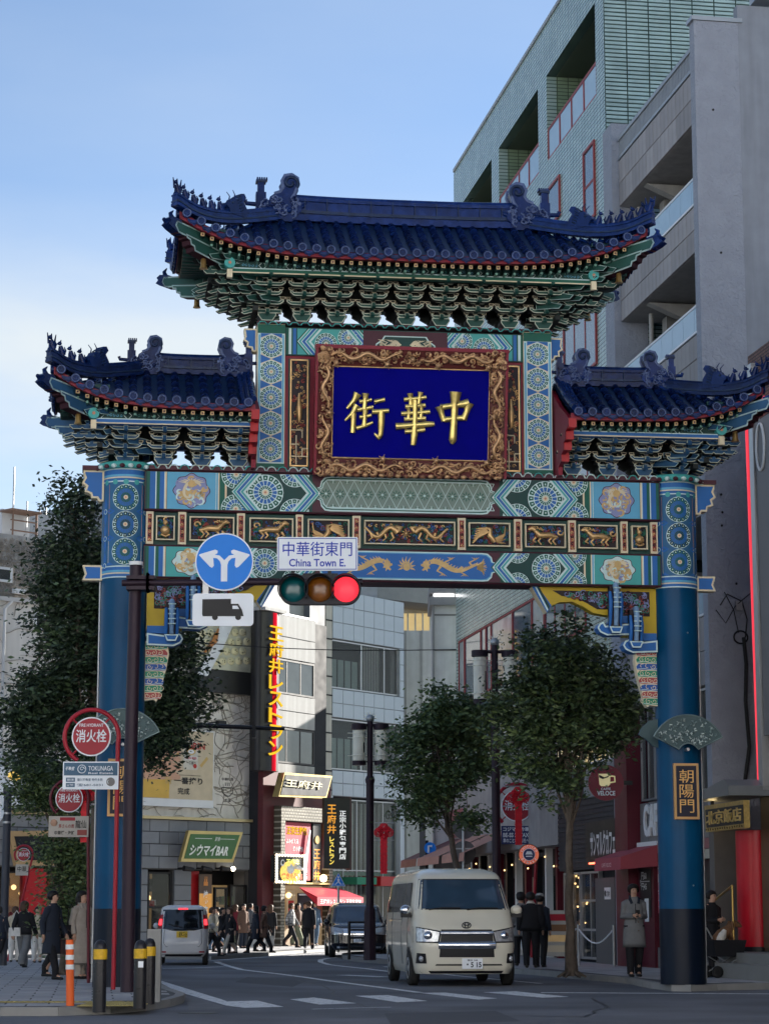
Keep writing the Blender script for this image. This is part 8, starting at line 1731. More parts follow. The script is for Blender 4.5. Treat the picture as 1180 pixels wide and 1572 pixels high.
def plate_(parent, b, x, z, txt, small, mat, ink, w_=.33, h=.165, off=.03):
    y = b.front(x, z)[1] - off; mb = MB(); mb.box(x - w_ / 2, x + w_ / 2, y, y + .02, z - h / 2, z + h / 2, mat); write(mb, txt, x - w_ * .28, x + w_ * .44, z - h * .36, z + h * .14, ink, v=y - .004, bold=.03); write(mb, small, x - w_ * .25, x + w_ * .25, z + h * .22, z + h * .42, ink, v=y - .004, bold=.01); mb.build('number_plate', parent)
# cream high roof van
VC = M('van_paint', (.68, .65, .54), .22, var=.03, coat=.6); vt = thing('passenger_van', 'cream high roof passenger van coming toward the gate with chrome grille', 'van', (1.6, 45.0, 0), R_(6.7))
B1 = Body(5.3, [(.24, .1, 5.2, .95), (.36, .02, 5.28, 1.0), (.8, 0, 5.3, 1.03), (1.1, .05, 5.3, 1.03), (1.25, .17, 5.3, 1.02), (1.42, .3, 5.3, 1.0), (2.08, .78, 5.2, .89), (2.16, .9, 5.15, .85), (2.25, 1.15, 5.0, .76), (2.285, 1.5, 4.7, .62)], .22)
mb = MB(); B1.mesh(mb, VC); mb.build('body', vt)
mb = MB(); B1.patch(mb, [(-.925, 1.47), (.925, 1.47), (.82, 2.07), (-.82, 2.07)], BLACK, off=.003, nx=20); B1.patch(mb, [(-.89, 1.49), (.89, 1.49), (.79, 2.05), (-.79, 2.05)], CG, off=.008, nx=20); wn = mb.build('windscreen', vt)
mb = MB(); [mb.tube([B1.front(x, 1.47 + dz, .02) for x, dz in ((x0, .0), (x0 + .25, .035), (x0 + .62, .03))], .014, BLACK, 5) for x0 in (-.7, .05)]; mb.build('wiper', wn)
for sg in (-1, 1):
    mb = MB(); B1.patch(mb, [(.95, 1.45), (2.0, 1.42), (2.0, 2.0), (1.25, 2.0)], CGD, 'side', sg, .004); B1.patch(mb, [(2.06, 1.42), (3.6, 1.42), (3.6, 2.0), (2.06, 2.0)], CGD, 'side', sg, .004); B1.patch(mb, [(3.66, 1.42), (5.0, 1.42), (4.95, 2.0), (3.66, 2.0)], CGD, 'side', sg, .004); mb.build('side_window', vt)
    mb = MB(); [mb.tube([B1.side(y, z, sg, .002) for z in (.4, .8, 1.2, 1.42)], .006, DARK, 4) for y in (1.1, 2.03, 3.63)]; mb.tube([B1.side(y, 1.28, sg, .002) for y in (2.1, 3, 4, 5)], .006, DARK, 4); mb.build('door_seam', vt)
    for y in (.95, 4.05):
        mb = MB(); n = 18; c = [B1.side(y + .41 * cos(pi * i / n), .33 + .42 * sin(pi * i / n), sg, .005) for i in range(n + 1)]; mb.add([B1.side(y, .3, sg, .005)] + c, [(0, i + 1, i + 2) for i in range(n)], BLACK); mb.build('wheel_arch', vt); wheel(vt, sg * 1.035, y, .34, sg)
    mb = MB(); xs_ = [.98, .95, .78, .55, .52]; B1.patch(mb, [(sg * 1.0, .84), (sg * .54, .83), (sg * .5, 1.06), (sg * 1.0, 1.15)], DARK, off=.006); B1.patch(mb, [(sg * .97, .86), (sg * .57, .86), (sg * .53, 1.04), (sg * .96, 1.12)], HLM, off=.014); c = B1.front(sg * .74, .97, .02); mb.lathe([(.1, 0), (.085, .02), (.01, .03)], (0, 0, 0), CHROME, 16) if 0 else mb.ball((c[0], c[1] + .06, c[2]), .1, CHROME, 12); mb.build('headlight', vt)
    mb = MB(); B1.patch(mb, [(sg * .96, .44), (sg * .78, .44), (sg * .8, .63), (sg * .95, .64)], BLACK, off=.008); c = B1.front(sg * .87, .53, .02); mb.ball((c[0], c[1] + .03, c[2]), .06, HLM, 10); mb.build('fog_lamp', vt)
    mb = MB(); c = B1.side(.75, 1.42, sg); mb.ball((c[0] + sg * .12, c[1], c[2] + .04), .14, CHROME if sg < 0 else VC, 14, sx=.85, sy=.6, sz=.75); mb.box(c[0] + sg * .12 - .1, c[0] + sg * .12 + .1, c[1] - .06, c[1] + .06, c[2] - .1, c[2] - .02, BLACK); mb.cyl((c[0] - sg * .03, c[1], c[2] - .08), (c[0] + sg * .1, c[1], c[2] - .06), .03, BLACK, 6); mb.build('wing_mirror', vt)
mb = MB(); B1.patch(mb, [(-.54, .56), (.54, .56), (.5, 1.09), (-.5, 1.09)], BLACK, off=.006, nx=14); mb.build('grille', vt)
mb = MB()
for z, h, wd in ((1.02, .035, .52), (.79, .07, .56)):
    P = [[B1.front(x, z + dz * h, o_) for dz, o_ in ((-1, .015), (-.4, .045), (.4, .05), (1, .015))] for x in [wd * (2 * i / 16 - 1) for i in range(17)]]; vs = [p for r in P for p in r]; mb.add(vs, [(i * 4 + j, i * 4 + j + 1, (i + 1) * 4 + j + 1, (i + 1) * 4 + j) for i in range(16) for j in range(3)], CHROME, True)
mb.build('chrome_bar', vt); mb = MB(); y = B1.front(0, 1.17, .05)[1]
for rx, rz_, cx, cz in ((.085, .058, 0, 0), (.032, .055, 0, 0), (.06, .026, 0, .028)): mb.tube([(cx + rx * cos(i * pi / 10), y, 1.17 + cz + rz_ * sin(i * pi / 10)) for i in range(21)], .009, BLACK, 5)
mb.build('emblem', vt); mb = MB(); B1.patch(mb, [(-.62, .4), (.7, .4), (.68, .43), (-.6, .43)], BLACK, off=.006, nz=1); B1.patch(mb, [(-.85, .25), (.85, .25), (.9, .3), (-.9, .3)], BLACK, off=.01, nz=1); mb.build('bumper_slot', vt); plate_(vt, B1, .1, .44, '・5 15', '横浜 348', SW, M('plate_ink', (.03, .04, .06), .5), .4, .2)
mb = MB(); [mb.tube([(x, 1.4 + .2 * abs(x), 2.27), (x, 4.8, 2.275)], .018, VC, 5) for x in (-.5, -.25, 0, .25, .5)]; mb.build('roof_rib', vt)
# white small wagon, seen from behind
VW = M('wagon_paint', (.6, .6, .6), .25, var=.03, coat=.5); kt = thing('white_wagon', 'small white wagon driving away with red brake lights lit', 'car', gnd(280, 1482)[:2] + (0,), R_(4)); B2 = Body(3.4, [(.22, .12, 3.3, .64), (.32, .02, 3.38, .69), (.6, 0, 3.4, .7), (.95, .06, 3.4, .7), (1.1, .1, 3.3, .69), (1.5, .2, 2.7, .62), (1.58, .3, 2.6, .57), (1.62, .55, 2.3, .45)], .24)
mb = MB(); B2.mesh(mb, VW); mb.build('body', kt); mb = MB(); B2.patch(mb, [(-.6, .98), (.6, .98), (.55, 1.5), (-.55, 1.5)], CGD, off=.006, nx=14); B2.patch(mb, [(-.3, .93), (.3, .93), (.6, 1.0), (-.6, 1.0)], CGD, off=.006); mb.build('rear_window', kt)
BR_ = M('brake_lit', (1, .03, .04), .4, var=0, emit=.8); BRD = M('tail_red', (.35, .01, .02), .3)
for sg in (-1, 1):
    mb = MB(); B2.patch(mb, [(sg * .69, .98), (sg * .57, .98), (sg * .54, 1.36), (sg * .66, 1.36)], BRD, off=.01); B2.patch(mb, [(sg * .67, 1.08), (sg * .58, 1.08), (sg * .57, 1.24), (sg * .65, 1.24)], BR_, off=.015); mb.build('tail_light', kt); mb = MB(); B2.patch(mb, [(sg * .6, .34), (sg * .45, .34), (sg * .45, .38), (sg * .6, .38)], BRD, off=.01, nz=1); mb.build('reflector', kt)
    for y in (.5, 2.8): wheel(kt, sg * .69, y, .27, sg, .15)
    mb = MB(); B2.patch(mb, [(.3, 1.0), (2.4, 1.0), (2.2, 1.46), (.5, 1.46)], CGD, 'side', sg, .004); mb.build('side_window', kt); mb = MB(); c = B2.side(2.4, 1.05, sg); mb.ball((c[0] + sg * .1, 2.4, 1.05), .09, VW, 8); mb.build('wing_mirror', kt)
mb = MB(); B2.patch(mb, [(-.13, 1.5), (.13, 1.5), (.12, 1.54), (-.12, 1.54)], BR_, off=.02, nz=1); mb.build('brake_light', kt); plate_(kt, B2, -.02, .83, '37-12', '横浜 580', M('plate_yellow', (.75, .5, .04), .4), BLACK, .3, .17); mb = MB(); B2.patch(mb, [(-.6, .235), (.6, .235), (.55, .3), (-.55, .3)], BLACK, off=.012, nz=1); [mb.tube([B2.front(x, z, .004) for x, z in P], .006, DARK, 4) for P in ([(-.5, .95), (-.52, .6), (-.45, .5), (.45, .5), (.52, .6), (.5, .95)], [(-.66, .42), (.66, .42)])]; mb.tube([B2.front(x, z, .02) for x, z in ((.0, 1.02), (-.25, 1.06), (-.4, 1.12))], .012, BLACK, 4); mb.build('bumper_trim', kt)
# black minivan
VK = M('black_car_paint', (.006, .007, .012), .12, var=.02, coat=.8); bt = thing('black_minivan', 'black minivan facing the gate behind the lamp post near the restaurant', 'car', (gnd(552, 1469)[0], 74, 0), R_(4)); B3 = Body(4.7, [(.24, .1, 4.6, .84), (.4, 0, 4.7, .92), (.8, .02, 4.7, .93), (1.02, .3, 4.7, .92), (1.1, .75, 4.65, .9), (1.6, 1.5, 4.4, .78), (1.68, 1.75, 4.3, .72), (1.74, 2.1, 4.0, .6)], .24)
mb = MB(); B3.mesh(mb, VK); mb.build('body', bt); mb = MB(); B3.patch(mb, [(-.82, 1.1), (.82, 1.1), (.7, 1.58), (-.7, 1.58)], CG, off=.008, nx=14); mb.build('windscreen', bt); mb = MB(); B3.patch(mb, [(-.5, .72), (.5, .72), (.5, .92), (-.5, .92)], CHROME, off=.012, nx=10); B3.patch(mb, [(-.7, .3), (.7, .3), (.7, .36), (-.7, .36)], CHROME, off=.012, nx=10, nz=1); mb.build('grille', bt)
for sg in (-1, 1):
    mb = MB(); B3.patch(mb, [(sg * .9, .72), (sg * .52, .74), (sg * .5, .92), (sg * .88, .98)], HLM, off=.01); mb.build('headlight', bt); [wheel(bt, sg * .92, y, .33, sg) for y in (.85, 3.8)]; mb = MB(); B3.patch(mb, [(1.3, 1.1), (4.2, 1.1), (4.0, 1.6), (1.9, 1.6)], CGD, 'side', sg, .004); mb.build('side_window', bt); mb = MB(); c = B3.side(1.1, 1.1, sg); mb.ball((c[0] + sg * .12, 1.1, 1.12), .11, VK, 8); mb.build('wing_mirror', bt)
plate_(bt, B3, 0, .58, '・・88', '横浜 300', SW, BLACK, .36, .18)
# ================================================================== PEOPLE
SKINM = M('skin', (.5, .3, .21), .55, var=.06); HB = M('hair_black', (.012, .01, .01), .5); HBR = M('hair_brown', (.07, .035, .02), .5); SHOE = M('shoe_black', (.012, .012, .012), .4)
C_ = lambda nm, c, r=.85: M('cloth_' + nm, c, r, var=.18, scale=9)
BKC, NVC, GRC, BGC, WHC, CRC = C_('black', (.014, .014, .017)), C_('navy', (.02, .026, .04)), C_('grey', (.14, .145, .15)), C_('beige', (.42, .37, .31)), C_('white', (.6, .58, .54)), C_('cream', (.5, .44, .33)); DNM, RDC, OLV, BRC = C_('denim', (.08, .13, .2)), C_('wine', (.16, .02, .03)), C_('olive', (.16, .17, .11)), C_('brown', (.12, .07, .05))
TWD = C_('tweed', (.17, .175, .18)); CHK = brickmat('cloth_check', (.55, .55, .55), (.04, .04, .045), (.2, .2, .2), .09, .09, 'xz', .8, .015, 0, off=.5); CML = C_('camel', (.33, .29, .25))
def body_mesh(J, fine):
    v = []; e = []; r = []
    def a(p, rad, par=None): v.append(p); r.append(rad); (e.append((par, len(v) - 1)) if par is not None else None); return len(v) - 1
    pe = a(J['pelvis'], .12); sp_ = a(J['waist'], .11, pe); ch = a(J['chest'], .125, sp_); nk = a(J['neck'], .055, ch); jw = a(J['jaw'], .068, nk); hd = a(J['head'], .1, jw); a(J['top'], .075, hd)
    if fine: a(J['nose'], .016, hd)
    for s in ('L', 'R'):
        sh = a(J['sh' + s], .06, ch); el = a(J['el' + s], .042, sh); wr = a(J['wr' + s], .028, el); d = (Vector(J['wr' + s]) - Vector(J['el' + s])).normalized(); W_ = Vector(J['wr' + s]); pm = a(tuple(W_ + d * .07), .034, wr)
        if fine:
            q = Vector((0, 1, 0)); sd_ = d.cross(q); sd_ = (sd_.normalized() if sd_.length > .2 else Vector((1, 0, 0))); cr = sd_.cross(d)
            for i, L2 in enumerate((.065, .075, .07, .055)):
                b0 = W_ + d * .085 + sd_ * (-.03 + .02 * i); k0 = a(tuple(b0), .012, pm); k1 = a(tuple(b0 + d * L2 * .6 + cr * .012), .009, k0); a(tuple(b0 + d * L2 + cr * .035), .008, k1)
            k0 = a(tuple(W_ + d * .03 - sd_ * .035), .012, pm); a(tuple(W_ + d * .075 - sd_ * .06 + cr * .015), .009, k0)
        else: a(tuple(W_ + d * .15), .018, pm)
        hp = a(J['hp' + s], .09, pe); kn = a(J['kn' + s], .06, hp); an = a(J['an' + s], .04, kn); A_ = Vector(J['an' + s]); a(tuple(A_ + Vector((0, -.13, -.045))), .032, an)
    me = bpy.data.meshes.new('person'); me.from_pydata(v, e, []); o = bpy.data.objects.new('tmp', me); col.objects.link(o); m = o.modifiers.new('s', 'SKIN'); m.use_smooth_shade = True; sv = me.skin_vertices[0].data
    for i, rr_ in enumerate(r): sv[i].radius = (rr_, rr_)
    sv[0].use_root = True; m2 = o.modifiers.new('u', 'SUBSURF'); m2.levels = 2 if fine else 1; m2.render_levels = m2.levels
    dg = bpy.context.evaluated_depsgraph_get(); dg.update(); out = bpy.data.meshes.new_from_object(o.evaluated_get(dg)); bpy.data.objects.remove(o); out.materials.clear(); out.materials.append(SKINM); return out
def person(label, px, py, hpx, rz, top, bot, hem=.84, flare=1.0, hair=HB, hl=0, pose='stand', shoes=SHOE, z=.12, hat=None, fine=False, group='passers-by', collar=None, bag=None, wide=1.0, mask=False):
    f_ = gnd(px, py, z); H = min(1.86, max(1.45, hpx * S(f_[1]))); s = H / 1.72; t_ = random.Random(int(px * 7)); sw = {'walk': .2, 'stand': .02, 'phone': .06, 'step': .13}[pose]
    if t_.random() < .5: sw = -sw
    J = dict(pelvis=(0, 0, .94), waist=(0, 0, 1.1), chest=(0, -.0, 1.3), neck=(0, -.01, 1.47), jaw=(0, -.03, 1.54), head=(0, -.02, 1.61), top=(0, -.0, 1.68), nose=(0, -.125, 1.59))
    for sd_, x in (('L', -1), ('R', 1)):
        q = sw * x; J['hp' + sd_] = (x * .09, 0, .9); J['kn' + sd_] = (x * .1, -q * .6 - .02, .5); J['an' + sd_] = (x * .1, -q * 1.3 + (.06 if q < 0 else 0), .09 + (.05 if q < -.1 else 0)); J['sh' + sd_] = (x * .15 * wide, 0, 1.385)
        J['el' + sd_] = (x * .205 * wide, q * .5 + .03, 1.12); J['wr' + sd_] = (x * .215 * wide, q * .9 - .06, .88)
        if pose == 'phone': J['el' + sd_] = (x * .21, .02, 1.12); J['wr' + sd_] = (x * .06, -.22, 1.14)
    J = {k: tuple(c * s for c in p) for k, p in J.items()}
    o = link('person', body_mesh(J, fine)); o.location = f_; o.rotation_euler = (0, 0, rz); o['label'] = label; o['category'] = 'person'; o['group'] = group
    V_ = lambda k, dx=0, dy=0, dz=0: (J[k][0] + dx * s, J[k][1] + dy * s, J[k][2] + dz * s); E_ = lambda zz, rx, ry, cy=0, wob=0: [((rx * cos(2 * pi * i / 20) * (1 + wob * cos(i * 2.5))) * s, (cy + ry * sin(2 * pi * i / 20) * (1 + wob * cos(i * 2.5))) * s, zz * s) for i in range(20)]
    mb = MB(); rg = [E_(1.49, .075, .07, -.01), E_(1.455, .1, .085), E_(1.425, .14 * wide, .1), E_(1.38, .178 * wide, .112), E_(1.3, .185 * wide, .13), E_(1.1, .175 * wide, .13), E_(.95, .195 * wide, .14)]
    zz = .84
    while zz > hem + .02: rg.append(E_(zz, (.2 + (.95 - zz) * .16 * flare) * wide, .145 + (.95 - zz) * .14 * flare, 0, .02 + .03 * flare * (.95 - zz))); zz -= .1
    if hem < .9: rg.append(E_(hem, (.2 + (.95 - hem) * .17 * flare) * wide, .145 + (.95 - hem) * .15 * flare, 0, .03)); rg.append(E_(hem + .03, (.19 + (.95 - hem) * .15 * flare) * wide, .135 + (.95 - hem) * .13 * flare))
    mb.loft(rg[::-1], top)
    for sd_, x in (('L', -1), ('R', 1)): mb.tube([V_('sh' + sd_, -x * .04, 0, .0), V_('sh' + sd_, x * .02, 0, -.03), tuple((Vector(V_('sh' + sd_)) + Vector(V_('el' + sd_))) / 2), V_('el' + sd_), tuple((Vector(V_('el' + sd_)) * .45 + Vector(V_('wr' + sd_)) * .55)), V_('wr' + sd_)], [.07 * s, .078 * s * wide, .07 * s * wide, .064 * s * wide, .06 * s * wide, .055 * s * wide], top, 10)
    if collar: mb.tube([(x * s, y * s, zz * s) for x, y, zz in ((-.06, -.1, 1.36), (-.09, -.07, 1.45), (-.05, .06, 1.5), (.05, .06, 1.5), (.09, -.07, 1.45), (.06, -.1, 1.36))], .03 * s, collar, 6)
    if fine: mb.tube([(0, -.135 * s, zz * s) for zz in (1.36, 1.2, 1.0)], .008, DARK, 4); [mb.ball((.05 * s, -.15 * s, zz * s), .014, BRC, 6) for zz in (1.2, 1.02, .86) if hem < .8]
    mb.build('coat' if hem < .8 else 'jacket', o)
    mb = MB()
    for sd_, x in (('L', -1), ('R', 1)): r_ = .098 if bot is not CML else .11; mb.tube([V_('hp' + sd_, 0, 0, .06), V_('hp' + sd_, 0, 0, -.1), V_('kn' + sd_), V_('an' + sd_, 0, 0, .12), V_('an' + sd_, 0, 0, -.03)], [r_ * 1.12 * s, r_ * 1.12 * s, .085 * s * (1.25 if bot in (GRC, OLV, WHC) else 1), .07 * s * (1.5 if bot in (GRC, OLV) else 1), .066 * s * (1.5 if bot in (GRC, OLV) else 1)], bot, 10)
    mb.loft([E_(.82, .17, .12), E_(.95, .17, .12), E_(1.02, .155, .11)], bot); mb.build('trousers', o)
    for sd_ in ('L', 'R'):
        a = V_('an' + sd_); mb = MB(); mb.loft([[(a[0] + .045 * s * w1 * cos(i * pi / 5), a[1] + y * s, max(.0, a[2] - .085 * s + h * s * (.5 + .5 * sin(i * pi / 5)))) for i in range(10)] for y, w1, h in ((.07, .7, .07), (.02, 1, .09), (-.06, 1.1, .075), (-.13, 1.05, .055), (-.18, .6, .04))], shoes); mb.build('shoe', o)
    mb = MB(); hx, hy, hz = J['head']; n = 16; rings = []
    for k_, (dz, r_) in enumerate(((-.06 - hl * .2, .06 if not hl else .1), (-.03, .104), (.01, .116), (.055, .114), (.09, .095), (.118, .06), (.13, .02))): rings.append([(hx + r_ * 1.0 * s * cos(2 * pi * i / n), hy + (.028 + r_ * 1.02 * sin(2 * pi * i / n)) * s if sin(2 * pi * i / n) > -.25 or dz > .035 else hy - .012 * s, hz + dz * s) for i in range(n)])
    mb.loft(rings, hair)
    if hl: mb.loft([[(.1 * w1 * s * cos(2 * pi * i / 12), (.075 + .045 * sin(2 * pi * i / 12)) * s, (1.62 - q * hl) * s) for i in range(12)] for q, w1 in ((0, 1), (.4, 1.1), (.8, .95), (1, .5))], hair)
    mb.build('hair', o)
    if hat: mb = MB(); mb.lathe([(.113 * s, 0), (.115 * s, .05 * s), (.09 * s, .1 * s), (.02, .12 * s)], (hx, hy + .01, hz + .03 * s), hat, 16); mb.box(-.07 * s, .07 * s, hy - .19 * s, hy - .08 * s, hz + .03 * s, hz + .045 * s, hat); mb.build('cap', o)
    mb = MB(); fy = hy - .097 * s
    for x in (-.033, .033): mb.ball((x * s, fy, hz + .004 * s), .011 * s, BLACK, 6, sz=.6); mb.box((x - .018) * s, (x + .018) * s, fy - .006, fy + .004, hz + .022 * s, hz + .028 * s, HB)
    mb.box(-.022 * s, .022 * s, fy + .0, fy + .012, hz - .058 * s, hz - .05 * s, M('lips', (.4, .12, .1), .5)); [mb.ball((x * .094 * s, hy + .01, hz - .01 * s), .02 * s, SKINM, 6, sx=.5) for x in (-1, 1)]; mb.build('face', o)
    return o, J, s
def bagm(name, label, o, J, s, at_, w_, h, d, m, strap=.12, cat='bag', sh=False):
    b = Vector(at_) * s; t = link(name, None); mb = MB(); q = [(-w_ / 2, 0), (w_ / 2, 0), (w_ * .46, h), (-w_ * .46, h)]; mb.prism(q, -d / 2, d / 2, m); t2 = thing(name, label, cat, o.matrix_basis @ b, o.rotation_euler[2]); bpy.data.objects.remove(t); mb.build('bag_body', t2)
    mb = MB()
    mb.tube([(-w_ * .3, -d / 2, h), (-w_ * .2, -d / 2, h + strap * .8), (0, -d / 2, h + strap), (w_ * .2, -d / 2, h + strap * .8), (w_ * .3, -d / 2, h)], .012, m, 5); mb.build('handle', t2); return t2
# close figures
o, J, s = person('woman in long dark coat looking right with a brown handbag', 79, 1504, 131, R_(62), NVC, BKC, .5, .5, HB, .0, 'step', fine=True, group='people by the left pillar'); bagm('handbag', 'large glossy brown handbag held by the woman in the dark coat', o, J, s, (.27, -.12, .5), .42, .28, .14, M('bag_brown', (.07, .035, .035), .3, coat=.4), .18)
o, J, s = person('woman in long beige trench coat with black shoulder length hair', 124, 1503, 130, R_(50), CML, BGC, .3, .7, HB, .22, 'stand', fine=True, group='people by the left pillar', collar=CML, wide=1.1); bagm('white_folder', 'white folder held under the arm of the woman in beige', o, J, s, (.3, -.16, .62), .34, .24, .03, SW, .01, 'folder'); bagm('shoulder_bag', 'black shoulder bag hanging behind the woman in beige', o, J, s, (-.3, .05, .8), .3, .26, .12, BKC, .4)
o, J, s = person('woman seen from behind in black top and wide grey trousers', 36, 1486, 99, R_(165), BKC, GRC, .86, 0, HBR, .15, 'walk', group='people by the left pillar', z=.12, wide=1.1); bagm('tote_bag', 'pale shoulder bag of the woman in wide grey trousers', o, J, s, (.2, .12, .82), .3, .2, .12, WHC, .4)
person('person in pale cream jacket and white trousers beyond the pavement edge', 57, 1478, 76, R_(20), CRC, WHC, .82, .2, HB, .1, 'stand', shoes=SHOE, group='people by the left pillar'); person('person in cream jacket turned away beside the red post', 22, 1477, 68, R_(190), CRC, WHC, .84, 0, HBR, .1, 'stand', group='people by the left pillar'); person('dark clothed person cut by the left picture edge', 0, 1482, 80, R_(150), NVC, BKC, .75, .2, HB, .1, 'walk', group='people by the left pillar')
# figures on the right
o, J, s = person('man in grey tweed overcoat looking at his phone by the right pillar', 974, 1500, 141, R_(8), TWD, BKC, .55, .35, HB, 0, 'phone', fine=True, group='people on the right pavement', collar=NVC); ph_ = thing('smartphone', 'dark phone held in both hands by the man in the overcoat', 'phone', o.matrix_basis @ (Vector((0, -.31, 1.17)) * s), o.rotation_euler[2]); mb = MB(); mb.box(-.04, .04, -.008, .008, -.06, .08, BLACK); mb.build('phone_body', ph_)
o, J, s = person('woman in black coat pushing a pram beside the right pillar', 1094, 1500, 128, R_(38), BKC, BKC, .6, .4, HB, 0, 'phone', fine=True, group='people on the right pavement')
f_ = gnd(1112, 1501, .12); pm = thing('pram', 'black pram with a brown and white dog riding beside the right pillar', 'pram', f_, R_(20)); mb = MB(); mb.loft([[(x, y, .42) for x, y in ((-.3, -.22), (.3, -.22), (.3, .22), (-.3, .22))], [(x, y, .75) for x, y in ((-.38, -.25), (.38, -.25), (.38, .25), (-.38, .25))]], BKC, smooth=False); mb.build('basket', pm)
mb = MB(); [mb.tube([(-.38, y, .78), (-.5, y, .98), (-.56, y, 1.02)], .016, STEEL, 6) for y in (-.22, .22)]; mb.cyl((-.56, -.22, 1.02), (-.56, .22, 1.02), .02, BLACK, 8); [mb.tube([(-.3, y, .45), (.28, y, .12)], .014, STEEL, 5) for y in (-.2, .2)]; [mb.tube([(.3, y, .45), (-.26, y, .12)], .014, STEEL, 5) for y in (-.2, .2)]; mb.build('frame', pm)
for x in (-.28, .3):
    for y in (-.22, .22): mb = MB(); mb.lathe([(.06, -.02), (.12, -.02), (.12, .02), (.06, .02)], (0, 0, 0), RUBBER, 16); me = mb.mesh('wheel'); link('wheel', me, pm, M4=T4(x, y, .12) @ Matrix.Rotation(pi / 2, 4, 'X'))
dg_ = MB(); DW, DB = M('fur_white', (.62, .58, .52), .9, var=.2, scale=20), M('fur_brown', (.16, .08, .04), .9, var=.3, scale=20); dg_.tube([(-.2, 0, .72), (-.05, 0, .85), (.1, 0, .95), (.2, 0, 1.05)], [.11, .13, .1, .07], DB, 12); dg_.tube([(-.16, -.06, .72), (-.08, -.08, .84), (-.02, -.09, .95)], [.09, .09, .04], DW, 10); dg_.tube([(.2, 0, 1.08), (.28, -.03, 1.06), (.36, -.05, 1.02)], [.08, .065, .03], DB, 10); [dg_.tube([(.17, y, 1.12), (.14, y * 1.6, 1.02), (.15, y * 1.7, .95)], [.03, .035, .01], DB, 6) for y in (-.06, .06)]; dg_.ball((.37, -.05, 1.02), .016, BLACK, 6); dg_.ball((.27, -.09, 1.09), .012, BLACK, 6)
[dg_.tube([(.1, y, .9), (.16, y, .78), (.2, y, .74)], [.04, .03, .025], DB, 6) for y in (-.07, .07)]; dog = link('dog', dg_.mesh('dog')); tag(dog, 'brown and white dog sitting up in the black pram', 'dog'); dog.location = f_; dog.rotation_euler = (0, 0, R_(20))
person('man in black hooded jacket with white hood seen from behind', 815, 1486, 112, R_(175), BKC, BKC, .84, .1, HB, 0, 'stand', group='people on the right pavement', collar=WHC, wide=1.25); person('person in grey jacket and pale cap beside the black jacket', 829, 1485, 108, R_(160), NVC, BKC, .86, 0, HB, 0, 'stand', hat=C_('cap_grey', (.3, .29, .28)), group='people on the right pavement'); o, J, s = person('person with knitted hat in grey coat nearest the van', 800, 1483, 108, R_(185), TWD, BKC, .7, .1, HB, 0, 'stand', hat=BKC, group='people on the right pavement')
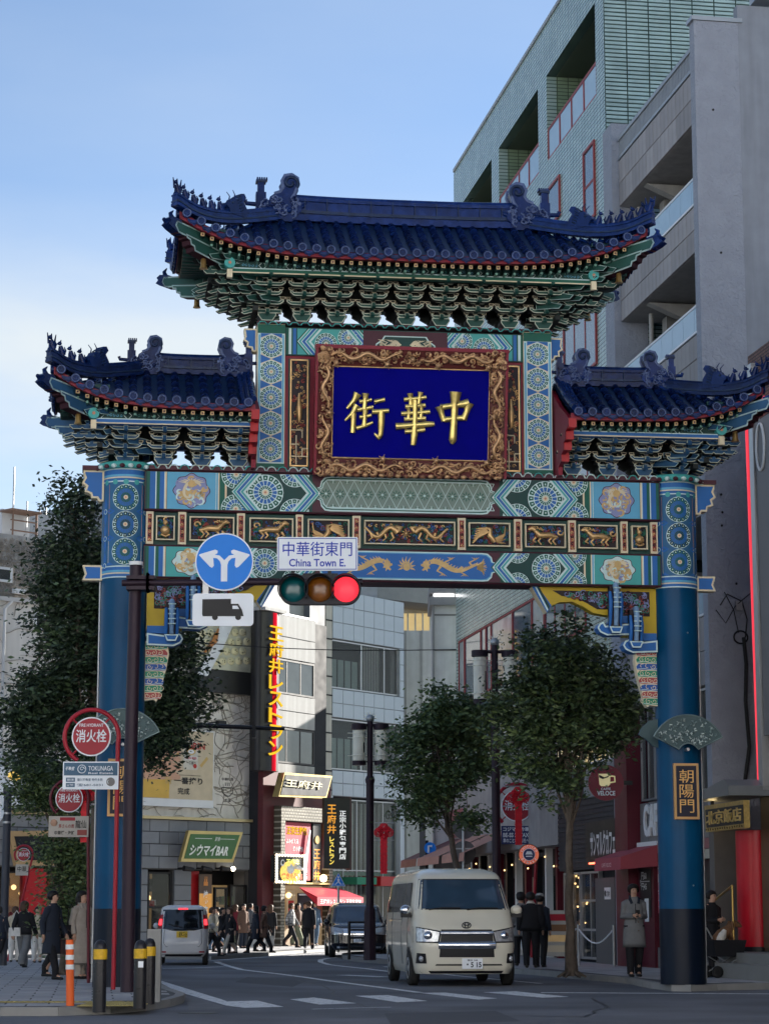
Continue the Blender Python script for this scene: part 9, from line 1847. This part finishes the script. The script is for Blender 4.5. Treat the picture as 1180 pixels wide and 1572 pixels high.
# the queue and the walkers by the restaurants
Q_ = [(325, 1468, 72, 80, CRC, BKC, .84, HBR, .1, 'walk', 'in a pale jacket and black trousers just right of the white wagon'), (341, 1464, 68, 60, BKC, BKC, .6, HB, .2, 'walk', 'in a long black coat half behind the pale jacket'), (352, 1466, 70, -60, BKC, BGC, .45, HBR, .3, 'walk', 'with long light hair in a full black coat'), (373, 1456, 66, 40, BRC, NVC, .6, HB, .1, 'stand', 'in dark clothes by the stone wall door'), (384, 1455, 66, 120, GRC, BKC, .7, HB, 0, 'stand', 'in grey with arms folded under the window'), (392, 1463, 70, -100, NVC, BKC, .5, HB, .15, 'walk', 'in a navy coat carrying a white bag'), (405, 1463, 70, 100, BRC, BKC, .55, HB, .1, 'walk', 'in a long brown coat stepping left'), (401, 1452, 62, 20, OLV, BKC, .8, HB, 0, 'stand', 'with a green cap in the queue'), (415, 1455, 64, 170, BKC, BKC, .8, HBR, .25, 'stand', 'with long lit hair in the queue'), (427, 1452, 66, -20, WHC, BKC, .75, HB, .05, 'stand', 'wearing a white top and white shoes'), (436, 1452, 62, 150, GRC, NVC, .8, HB, .1, 'stand', 'in grey standing behind the white top'), (447, 1455, 66, 75, CHK, BKC, .86, HBR, .1, 'walk', 'in a black and white checked shirt'), (457, 1453, 64, 60, BRC, OLV, .84, HB, .2, 'walk', 'in wide pale green trousers'), (464, 1448, 62, 0, NVC, DNM, .8, HB, .1, 'stand', 'in navy near the restaurant door'), (474, 1458, 72, 175, BKC, BKC, .74, HBR, 0, 'walk', 'in a black suit seen from behind with a backpack'), (483, 1452, 66, 30, DNM, DNM, .8, HB, .2, 'stand', 'in light denim beside the black suit'), (490, 1450, 64, 190, WHC, GRC, .8, HB, .1, 'stand', 'in a striped white top at the queue end'), (507, 1451, 60, 90, BKC, WHC, .8, HB, .2, 'stand', 'in a black top and long white skirt'), (420, 1448, 60, 60, RDC, BKC, .8, HB, .1, 'stand', 'in a wine red jacket deep in the queue'), (361, 1455, 64, 150, RDC, BKC, .7, HBR, .2, 'stand', 'in dark red with brown hair by the door'), (455, 1447, 58, 200, CML, BKC, .8, HB, .1, 'stand', 'in camel at the shop counter'), (333, 1459, 64, -70, CRC, DNM, .8, HB, .0, 'walk', 'in cream behind the wagon'), (441, 1447, 60, 10, BKC, BKC, .8, HB, .1, 'stand', 'in black between the checked shirt and the shop'), (397, 1450, 62, 30, WHC, DNM, .8, HB, 0, 'stand', 'in white by the window cabinet'), (409, 1449, 62, -40, RDC, BKC, .8, HBR, .1, 'stand', 'in dark red behind the green cap'), (431, 1449, 60, 60, NVC, GRC, .8, HB, .15, 'stand', 'in navy deep behind the white top'), (469, 1452, 64, -30, OLV, BKC, .8, HB, .1, 'stand', 'in olive left of the black suit'), (480, 1447, 60, 10, CRC, BRC, .8, HBR, .1, 'stand', 'in cream under the awning edge'), (498, 1449, 62, 200, NVC, BKC, .6, HB, .1, 'stand', 'in a dark coat beside the white skirt')]
for (x, y, h, a, tp, bt_, hm, hr, hl_, po, lab) in Q_: o, J, s = person('person ' + lab, x, y, h, R_(a), tp, bt_, hm, .4, hr, hl_, po, shoes=WHC if x in (427, 483) else SHOE, group='people outside the restaurants', hat=C_('cap_green', (.03, .14, .08)) if x == 401 else None)
for (x, y, h, a, tp, lab) in ((640, 1452, 52, 0, RDC, 'in red near the arcade'), (690, 1455, 56, 160, BKC, 'in black walking by the arcade behind the van'), (770, 1470, 80, 20, GRC, 'in grey beside the dark lamp post base')): person('person ' + lab, x, y, h, R_(a), tp, BKC, .8, .3, HB, .1, 'stand', group='people far along the street')
for i, (x, y, m, lab) in enumerate(((388, 1446, WHC, 'white carrier bag swinging beside the navy coat'), (352, 1440, OLV, 'green patterned bag of the long haired walker'), (412, 1444, WHC, 'small pale handbag in the queue'))):
    p = at(x, y, 78.5); t = thing('carrier_bag', lab, 'bag', p, R_(20 * i)); mb = MB(); mb.prism([(-.2, -.2), (.22, -.16), (.18, .16), (-.12, .18)], -.06, .06, m); mb.build('bag_body', t); mb = MB(); mb.tube([(-.08, 0, .16), (.02, 0, .34), (.1, 0, .16)], .012, m, 5); mb.build('handle', t)
